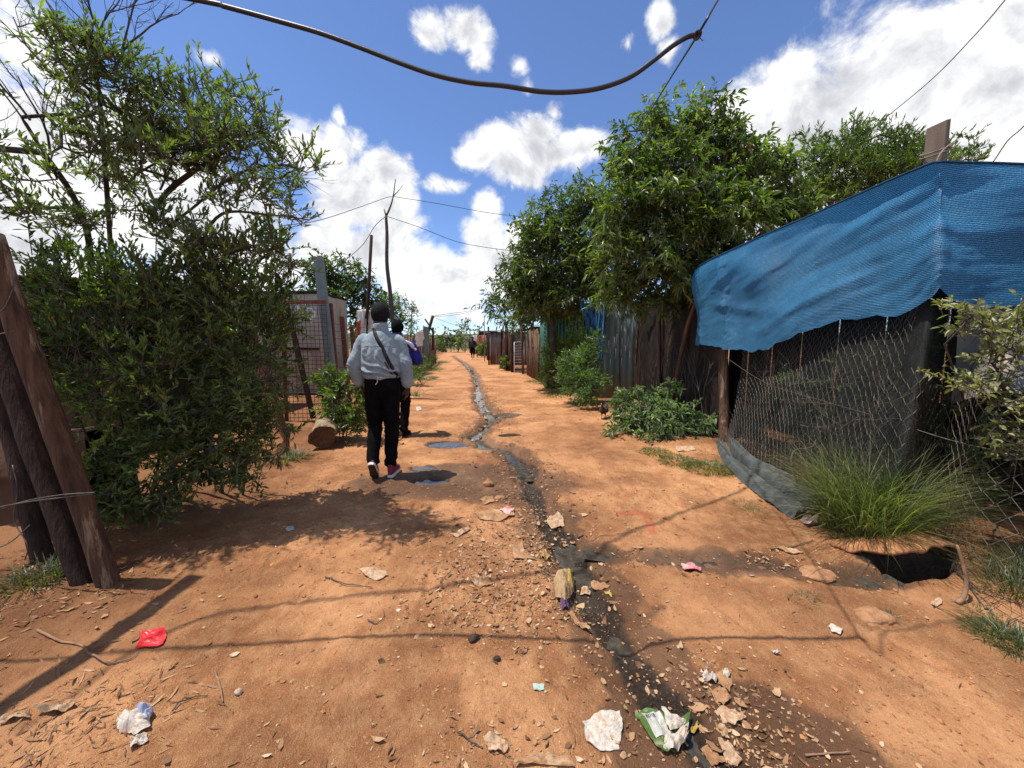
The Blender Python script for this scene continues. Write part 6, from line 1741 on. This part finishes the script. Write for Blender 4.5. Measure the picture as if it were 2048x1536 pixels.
mb = MB(); ellipsoid(mb, (0, .115, .318), (.004, .020, .011)); mb.build('comb', M_redpaint, hen, smooth=True)
hg = gp(1207, 838)
hen.location = (hg[0], hg[1], hg[2]); hen.rotation_euler = (0, 0, R(150))
# ================================================================== LITTER, STONES AND SMALL THINGS ON THE DIRT
def poly_item(name, label, cat, pts, mat_, amp=.012, lift=.004, thick=.0025, seed=0, rings=9, sub=6, cup=0.0, fold=0.0, parent=None, group=None, dome=0.0):
    """a thin crumpled piece lying on the dirt; pts = its outline as seen in the photograph, laid out on the ground"""
    P_ = np.array([gp(*p)[:2] for p in pts])
    Q = []
    for a, b_ in zip(P_, np.roll(P_, -1, 0)):
        for k in range(sub): Q.append(a + (b_ - a) * k / sub)
    Q = np.array(Q); rgx = np.random.default_rng(seed + 900)
    c = Q.mean(0)
    size = np.linalg.norm(Q - c, axis=1).mean()
    Q = c + (Q - c) * (1 + .13 * fbm(np.arange(len(Q)) * .45 + seed, np.zeros(len(Q)) + seed, 3))[:, None]
    n = len(Q)
    rows = []
    for k in range(rings):
        t_ = max(k / (rings - 1), .015)
        q = c + (Q - c) * t_
        f = fbm(q[:, 0] / size * 1.6 + seed * 3.1, q[:, 1] / size * 1.6 + seed, 4)
        cre = np.abs(fbm(q[:, 0] / size * 1.1 + seed * 1.7 + 9, q[:, 1] / size * 1.1 + 4, 2))
        z = amp * (f * .7 + cre * 1.2) + cup * t_ ** 2 * size + dome * (1 - t_ ** 2.2) + fold * size * np.clip((q[:, 0] - c[0]) / size, 0, 1) ** 2
        rows.append(np.column_stack([q, height(q[:, 0], q[:, 1]) + lift + np.maximum(z, -lift * .5)]))
    rows = np.array(rows)
    rows = np.concatenate([rows, rows[:, :1]], 1)
    mb_ = MB(); sheet(mb_, rows, thick)
    o_ = mb_.build(name, mat_, parent)
    return tag(o_, label, cat, group) if parent is None else o_
def dirty(name, c1, c2, dirt=.55, scale=14, rough=.7):
    return mottled(name, c1, c2, scale, rough, .3, 60, c3=(c1[0] * .5 + .30 * dirt, c1[1] * .5 + .15 * dirt, c1[2] * .5 + .07 * dirt))
M_redplastic = mottled('red_plastic', (.74, .022, .030), (.86, .045, .05), 5, .35, .1, spec=.5)
M_cardboard = mottled('cardboard', (.27, .135, .06), (.43, .24, .12), 14, .85, .5, 60, c3=(.50, .33, .19))
M_paleboard = dirty('pale_board', (.36, .22, .12), (.56, .40, .26), .8, 50)
M_paperw = dirty('dirty_white_paper', (.42, .35, .27), (.62, .56, .48), .8, 70)
M_green = mottled('printed_green', (.06, .11, .025), (.12, .19, .05), 12, .5, .2, c3=(.40, .36, .24))
M_pinkp = mottled('pink_wrapper', (.46, .09, .11), (.66, .26, .26), 14, .5, .3, c3=(.60, .42, .36))
M_yellow = mottled('yellow_peel', (.38, .24, .05), (.54, .38, .10), 22, .7, .4, c3=(.30, .17, .07))
M_mint = mottled('mint_paper', (.30, .42, .36), (.42, .52, .44), 12, .7, .2)
M_dung = mottled('dark_clod', (.030, .020, .014), (.075, .048, .032), 30, .9, .9, 90)
M_stone = mottled('pale_stone', (.27, .125, .056), (.47, .245, .12), 26, .92, 1.0, 50, dist=.012)
M_blueclr = mottled('blue_grey_plastic', (.22, .27, .42), (.42, .46, .58), 12, .4, .2)

poly_item('plastic_lid', 'bright red square of plastic lying on the dirt at the lower left', 'plastic scrap', [(283, 1263), (327, 1259), (334, 1275), (326, 1291), (270, 1302), (280, 1283)], M_redplastic, .006, .006, .003, 1, cup=.05)
o = thing('crumpled_bag', 'crumpled white and blue plastic bag among straw at the lower left', 'bag', gp(275, 1450)); 
poly_item('bag_body', None, None, [(232, 1440), (250, 1425), (275, 1425), (300, 1440), (300, 1462), (268, 1472), (240, 1470)], M_paperw, .028, .006, .002, 2, rings=14, dome=.03, parent=o)
poly_item('bag_fold', None, None, [(275, 1425), (303, 1423), (308, 1432), (296, 1450), (282, 1455), (278, 1440)], M_blueclr, .03, .014, .002, 3, rings=12, dome=.03, parent=o)
poly_item('paper_scrap', 'yellowish torn wrapper just below the crumpled white bag', 'scrap', [(262, 1478), (292, 1470), (298, 1485), (262, 1504)], M_paperw, .02, .004, .002, 4)
poly_item('husk', 'long pale husk at the left edge near the bottom', 'husk', [(0, 1442), (30, 1430), (60, 1428), (58, 1440), (0, 1452)], M_paleboard, .025, .006, .002, 5)
poly_item('husk', 'broad pale strip of husk above the crumpled bag at the lower left', 'husk', [(66, 1432), (100, 1415), (150, 1402), (152, 1416), (110, 1434)], M_paleboard, .03, .006, .002, 6)
poly_item('paper_plate', 'dirt-stained white paper disc at the bottom, left of the green carton', 'paper plate', [(1168, 1447), (1200, 1424), (1240, 1425), (1246, 1455), (1238, 1500), (1200, 1506), (1172, 1486)], M_paperw, .014, .006, .003, 7)
o = thing('carton', 'flattened green and white carton curling up at the bottom of the photo', 'carton', gp(1320, 1470))
q = poly_item('carton_sheet', None, None, [(1268, 1426), (1300, 1424), (1340, 1440), (1376, 1456), (1374, 1490), (1345, 1510), (1322, 1510), (1296, 1475)], M_green, .012, .010, .0025, 8, fold=.30, parent=o)
def overlay(name, pts, mat_, parent, src, off=.003, n=7, thick=.0012):
    """a printed panel lying 3 mm proud of the sheet below it (corners given as ground places in the photograph)"""
    bvh = BVHTree.FromPolygons([tuple(v.co) for v in src.data.vertices], [tuple(f.vertices) for f in src.data.polygons])
    a, b_, c, e = [np.array(gp(*p)[:2]) for p in pts]
    u_ = np.linspace(0, 1, n)[:, None, None]; v_ = np.linspace(0, 1, n)[None, :, None]
    xy = (a * (1 - u_) + b_ * u_) * (1 - v_) + (e * (1 - u_) + c * u_) * v_
    P_ = np.zeros((n, n, 3))
    for i in range(n):
        for j in range(n):
            h_ = bvh.ray_cast(Vector((xy[i, j, 0], xy[i, j, 1], 2)), Vector((0, 0, -1)))
            P_[i, j] = (*xy[i, j], (h_[0].z if h_[0] is not None else gz(*xy[i, j])) + off)
    mb_ = MB(); sheet(mb_, P_, thick); return mb_.build(name, mat_, parent)
M_print = mottled('printed_white', (.44, .43, .37), (.58, .57, .50), 16, .5, .2)
M_ink = mottled('dark_print', (.04, .05, .04), (.09, .10, .09), 16, .6, .1)
overlay('white_panel', [(1282, 1432), (1318, 1431), (1346, 1474), (1312, 1482)], M_print, q, q)
for k in range(7):
    x_ = 1290 + k * 2.6
    overlay('bar_code', [(x_, 1436), (x_ + 1.2, 1436), (x_ + 5.2, 1443), (x_ + 4.0, 1443)], M_ink, q, q, .0055, 3)
poly_item('carton_flap', None, None, [(1322, 1432), (1374, 1456), (1366, 1468), (1340, 1478), (1330, 1460)], M_paperw, .020, .030, .0025, 9, dome=.02, parent=o)
poly_item('carton_flap', None, None, [(1330, 1478), (1376, 1462), (1374, 1492), (1345, 1511), (1326, 1505)], M_paperw, .024, .014, .0025, 10, fold=.45, dome=.02, parent=o)
poly_item('fruit_peel', 'small yellow peel at the right corner of the green carton', 'peel', [(1378, 1462), (1394, 1458), (1397, 1466), (1384, 1474)], M_yellow, .02, .010, .003, 11)
for k, (pts, lb) in enumerate([
    ([(1420, 1386), (1438, 1376), (1464, 1398), (1446, 1416), (1428, 1406)], 'brown cardboard scrap right of the drain near the bottom'),
    ([(1434, 1424), (1450, 1418), (1490, 1438), (1470, 1456), (1446, 1450)], 'yellowish brown board scrap right of the green carton'),
    ([(1432, 1350), (1446, 1342), (1464, 1374), (1458, 1388), (1440, 1378)], 'pale crumpled scrap at the top of the pile right of the drain'),
    ([(1430, 1456), (1448, 1460), (1458, 1486), (1446, 1484)], 'cream splinter of board beside the green carton'),
    ([(1400, 1500), (1420, 1494), (1450, 1530), (1424, 1536)], 'tan strip of husk at the bottom edge'),
    ([(1436, 1496), (1456, 1500), (1486, 1536), (1460, 1536)], 'longest tan husk strip at the bottom edge right of the carton'),
    ([(950, 1026), (985, 1018), (1022, 1022), (1030, 1032), (1000, 1044), (962, 1040)], 'tan oval piece of cardboard left of the drain'),
    ([(902, 1072), (938, 1054), (942, 1060), (914, 1076)], 'narrow tan board strip left of the oval cardboard'),
    ([(1024, 1095), (1044, 1084), (1050, 1110), (1074, 1122), (1028, 1120)], 'brown bent cardboard piece on the left bank of the drain'),
    ([(942, 1164), (966, 1154), (988, 1168), (962, 1176)], 'small tan board scrap in the middle of the dirt'),
    ([(1182, 1168), (1200, 1164), (1222, 1176), (1206, 1184), (1184, 1184)], 'orange-brown scrap of bark beside the muddy rag'),
    ([(1164, 1180), (1182, 1182), (1180, 1194), (1160, 1192)], 'small tan wedge of board at the right of the muddy rag'),
    ([(1136, 1232), (1144, 1228), (1180, 1262), (1178, 1272), (1150, 1250)], 'grey-brown strip of card leaning on the left bank of the drain'),
    ([(966, 1480), (990, 1474), (1018, 1490), (1012, 1510), (976, 1506)], 'tan crumpled paper left of the paper disc at the bottom'),
    ([(1040, 1520), (1090, 1508), (1140, 1520), (1150, 1536), (1030, 1536)], 'brown crumpled paper at the bottom edge in the middle'),
    ([(718, 1140), (752, 1136), (776, 1152), (758, 1162), (730, 1156)], 'flat pale paper scrap on the sunlit dirt left of middle'),
    ([(960, 1000), (985, 994), (990, 1006), (968, 1010)], 'round tan chip on the wet mud'),
    ([(1350, 895), (1386, 893), (1390, 901), (1356, 904)], 'pale flake near the low weed mat'),
    ([(1552, 1100), (1580, 1098), (1606, 1108), (1580, 1112)], 'pale slab of bark over the small dark pool'),
    ([(1860, 1206), (1880, 1200), (1884, 1210), (1866, 1216)], 'tan chip on the right slope below the wire mesh')]):
    poly_item('board_scrap' if 'paper' not in lb else 'paper_scrap', lb, 'scrap', pts, [M_cardboard, M_paleboard][k % 2] if k not in (6, 9) else M_cardboard, .020, .006, .0035, 40 + k, rings=9, sub=7)
poly_item('pink_wrapper', 'pink wrapper resting on the oval cardboard left of the drain', 'wrapper', [(1000, 1024), (1014, 1017), (1028, 1021), (1026, 1030), (1012, 1034)], M_pinkp, .012, .020, .002, 71, rings=6)
poly_item('pink_wrapper', 'pink and white wrapper on the dirt right of the drain', 'wrapper', [(1362, 1131), (1388, 1128), (1403, 1140), (1400, 1147), (1368, 1143)], M_pinkp, .018, .006, .002, 72, rings=6)
poly_item('mint_paper', 'small mint green paper tab on the dirt left of the paper disc', 'paper scrap', [(1066, 1370), (1088, 1370), (1089, 1381), (1068, 1382)], M_mint, .003, .005, .002, 73, rings=5)
poly_item('yellow_leaf', 'upright yellow leaf at the left bank of the drain', 'leaf', [(1080, 1112), (1090, 1103), (1100, 1122), (1090, 1124)], M_yellow, .03, .012, .002, 74, rings=6)
poly_item('yellow_leaf', 'small lime yellow leaf on the wet mud right of the muddy rag', 'leaf', [(1208, 1190), (1222, 1194), (1224, 1198), (1212, 1196)], M_yellow, .006, .006, .002, 75, rings=5)
poly_item('fruit_peel', 'tiny yellow-green peel floating on the drain', 'peel', [(1136, 1110), (1142, 1108), (1145, 1112), (1138, 1115)], M_yellow, .004, .010, .002, 76, rings=5)
poly_item('white_scrap', 'small black and white scrap on the right slope', 'paper scrap', [(1656, 1256), (1664, 1249), (1684, 1262), (1682, 1272), (1664, 1266)], M_paperw, .012, .005, .002, 77, rings=6)
poly_item('white_scrap', 'small folded white scrap on the dirt low on the right', 'paper scrap', [(1540, 1302), (1550, 1306), (1562, 1312), (1550, 1312)], M_paperw, .02, .006, .002, 78, rings=5)
poly_item('grey_husk', 'greyish flattened husk on the drain bank below the oval cardboard', 'husk', [(1092, 1050), (1104, 1043), (1126, 1048), (1128, 1058), (1108, 1060)], M_paleboard, .035, .010, .003, 79, rings=7)
poly_item('pale_scrap', 'pale paper scrap in the tree shade', 'paper scrap', [(570, 1058), (586, 1052), (589, 1060), (574, 1064)], M_paperw, .008, .005, .002, 80, rings=5)
poly_item('pale_scrap', 'white paper scrap on the lane beside the walking pair', 'paper scrap', [(832, 816), (842, 815), (843, 821), (833, 822)], M_paperw, .02, .006, .003, 81, rings=5)
for k, (px, py) in enumerate([(1450, 1351), (1412, 1358), (1424, 1362)]):
    poly_item('litter_scrap', ['whitish shredded scrap at the upper right of the drain pile', 'crumpled lilac-white scrap left of the shredded one', 'tiny crumpled scrap between the lilac scrap and the board'][k], 'scrap', [(px - 9, py), (px, py - 8), (px + 10, py - 2), (px + 8, py + 8), (px - 4, py + 7)], M_paperw, .018, .008, .002, 90 + k, rings=8, dome=.012)

# muddy rag in the drain
o = thing('muddy_rag', 'muddy tan and yellow rag lying crumpled in the drain', 'rag', gp(1130, 1180))
poly_item('rag_cloth', None, None, [(1106, 1165), (1116, 1148), (1140, 1144), (1148, 1165), (1148, 1195), (1130, 1212), (1112, 1200)], mottled('muddy_cloth', (.22, .13, .06), (.46, .31, .16), 9, .9, .5), .045, .012, .003, 15, rings=16, dome=.045, parent=o)
poly_item('yellow_strip', None, None, [(1134, 1150), (1144, 1150), (1146, 1190), (1136, 1200), (1130, 1175)], M_yellow, .025, .020, .003, 16, rings=10, dome=.050, parent=o)
poly_item('purple_strip', None, None, [(1120, 1208), (1136, 1206), (1138, 1220), (1124, 1222)], mottled('purple_cloth', (.10, .05, .10), (.17, .09, .17), 12), .03, .012, .003, 17, rings=6, parent=o)
poly_item('pink_rag', 'dirty pale pink rag at the end of the folded green hem', 'rag', [(1600, 1044), (1618, 1035), (1636, 1038), (1634, 1052), (1612, 1056)], mottled('dusty_pink_cloth', (.34, .20, .17), (.52, .36, .32), 12, .9, .5), .05, .008, .003, 18, rings=10)

def stone(name, label, cat, px, py, sx_, sy_, sz_, mat_, seed, sink=.3, rot=0.):
    g_ = gp(px, py)
    mb_ = MB(); ellipsoid(mb_, (0, 0, 0), (1, 1, 1), 26, 18)
    V = np.concatenate(mb_.V)
    f = 1 + .10 * fbm(V[:, 0] * 5 + seed, V[:, 1] * 5 + V[:, 2] * 3, 3) + .30 * fbm(V[:, 0] * 1.3 + seed * 3 + V[:, 2], V[:, 1] * 1.3 + V[:, 2] * .8 + seed, 4)
    V = V * f[:, None] * np.array((sx_, sy_, sz_))
    ca_, sa_ = math.cos(rot), math.sin(rot)
    V = np.column_stack([V[:, 0] * ca_ - V[:, 1] * sa_, V[:, 0] * sa_ + V[:, 1] * ca_, V[:, 2]]) + g_ + np.array((0, 0, sz_ * (1 - 2 * sink)))
    mb_.V = [V]
    return tag(mb_.build(name, mat_, smooth=True), label, cat)
stone('dark_clod', 'dark oval clod on the dirt left of the drain', 'clod', 947, 1280, .028, .018, .016, M_dung, 1, .2, .5)
stone('dark_clod', 'small crumbly dark clod below the oval one', 'clod', 994, 1320, .016, .013, .011, M_dung, 2, .2)
stone('stone', 'flat pale slab of stone at the mouth of the burrow', 'stone', 1630, 1148, .13, .085, .030, M_stone, 3, .55, .3)
stone('stone', 'half-buried round stone below the burrow', 'stone', 1745, 1232, .10, .07, .030, M_stone, 4, .58, .2)
stone('stone', 'tan stone on the wet mud right of the puddles', 'stone', 975, 971, .055, .04, .030, M_stone, 5, .25)
stone('stone', 'small brown stone under the folded green hem', 'stone', 1532, 986, .035, .03, .025, M_stone, 6, .3)
stone('stone', 'flat tan stone just behind the oval cardboard', 'stone', 1000, 996, .05, .035, .018, M_stone, 7, .4)
stone('bottle_cap', 'small white and black plastic cap on the dirt at the lower left', 'cap', 477, 1388, .014, .012, .012, M_paperw, 8, .1)
stone('dark_lump', 'dark rag lump in the far stream bend', 'lump', 962, 859, .06, .05, .04, M_dung, 9, .25)
stone('dark_lump', 'flat dark lump on the lane right of the stream', 'lump', 1020, 872, .16, .04, .03, M_dung, 10, .4)

# twigs
def twig(label, pts, r_, m_=M_twig, lift=.006):
    mb_ = MB(); P_ = spline(np.array([gp(*p, lift) for p in pts]), 24)
    P_[:, 2] = height(P_[:, 0], P_[:, 1]) + lift + .010 * np.abs(fbm(np.linspace(0, 3, 24), np.zeros(24) + pts[0][0]))
    tube(mb_, P_, np.linspace(r_, r_ * .5, 24), 5)
    return tag(mb_.build('twig', m_, smooth=True), label, 'twig')
M_root = mottled('pale_root', (.22, .12, .07), (.36, .21, .12), 20, .9, .4)
twig('long curved root lying on the dirt left of the red plastic', [(75, 1262), (110, 1280), (160, 1290), (180, 1310), (215, 1330), (250, 1324), (278, 1308)], .006, M_root)
twig('thin dark twig on the dirt near the wire shadow, left of middle', [(650, 1158), (690, 1172), (745, 1178)], .0035)
twig('hooked thin twig above the mint paper, left of middle', [(735, 1242), (752, 1250), (768, 1236), (766, 1222)], .0028)
twig('curved dry twig between the crumpled bag and the white cap', [(345, 1427), (360, 1408), (385, 1398), (415, 1394)], .003)
twig('straight pale stick on the dirt above the white cap', [(430, 1345), (440, 1375), (446, 1406)], .0045, M_root)
twig('thin short stick near the bottom left of the middle', [(915, 1470), (940, 1485), (965, 1498)], .003)
twig('red-brown forked stick low on the right', [(1610, 1515), (1640, 1512), (1700, 1508)], .004, M_root)
twig('thin pale straw across the side gully', [(1180, 1090), (1225, 1072), (1290, 1062)], .003, M_root)
twig('dark twig bridging the small pool on the right', [(1540, 1104), (1575, 1098), (1625, 1082)], .005)
o = thing('crooked_stick', 'crooked stick standing in the dirt under the wire mesh', 'stick', gp(1925, 1205))
mb = MB(); q0 = gp(1925, 1206)
tube(mb, spline(np.array([q0 + (-.03, .0, .0), q0 + (.0, .0, .03), q0 + (.02, .01, .10), q0 + (.012, .03, .20), q0 + (-.01, .05, .30)]), 16), np.linspace(.013, .006, 16), 7); mb.build('shaft', M_root, o, smooth=True)
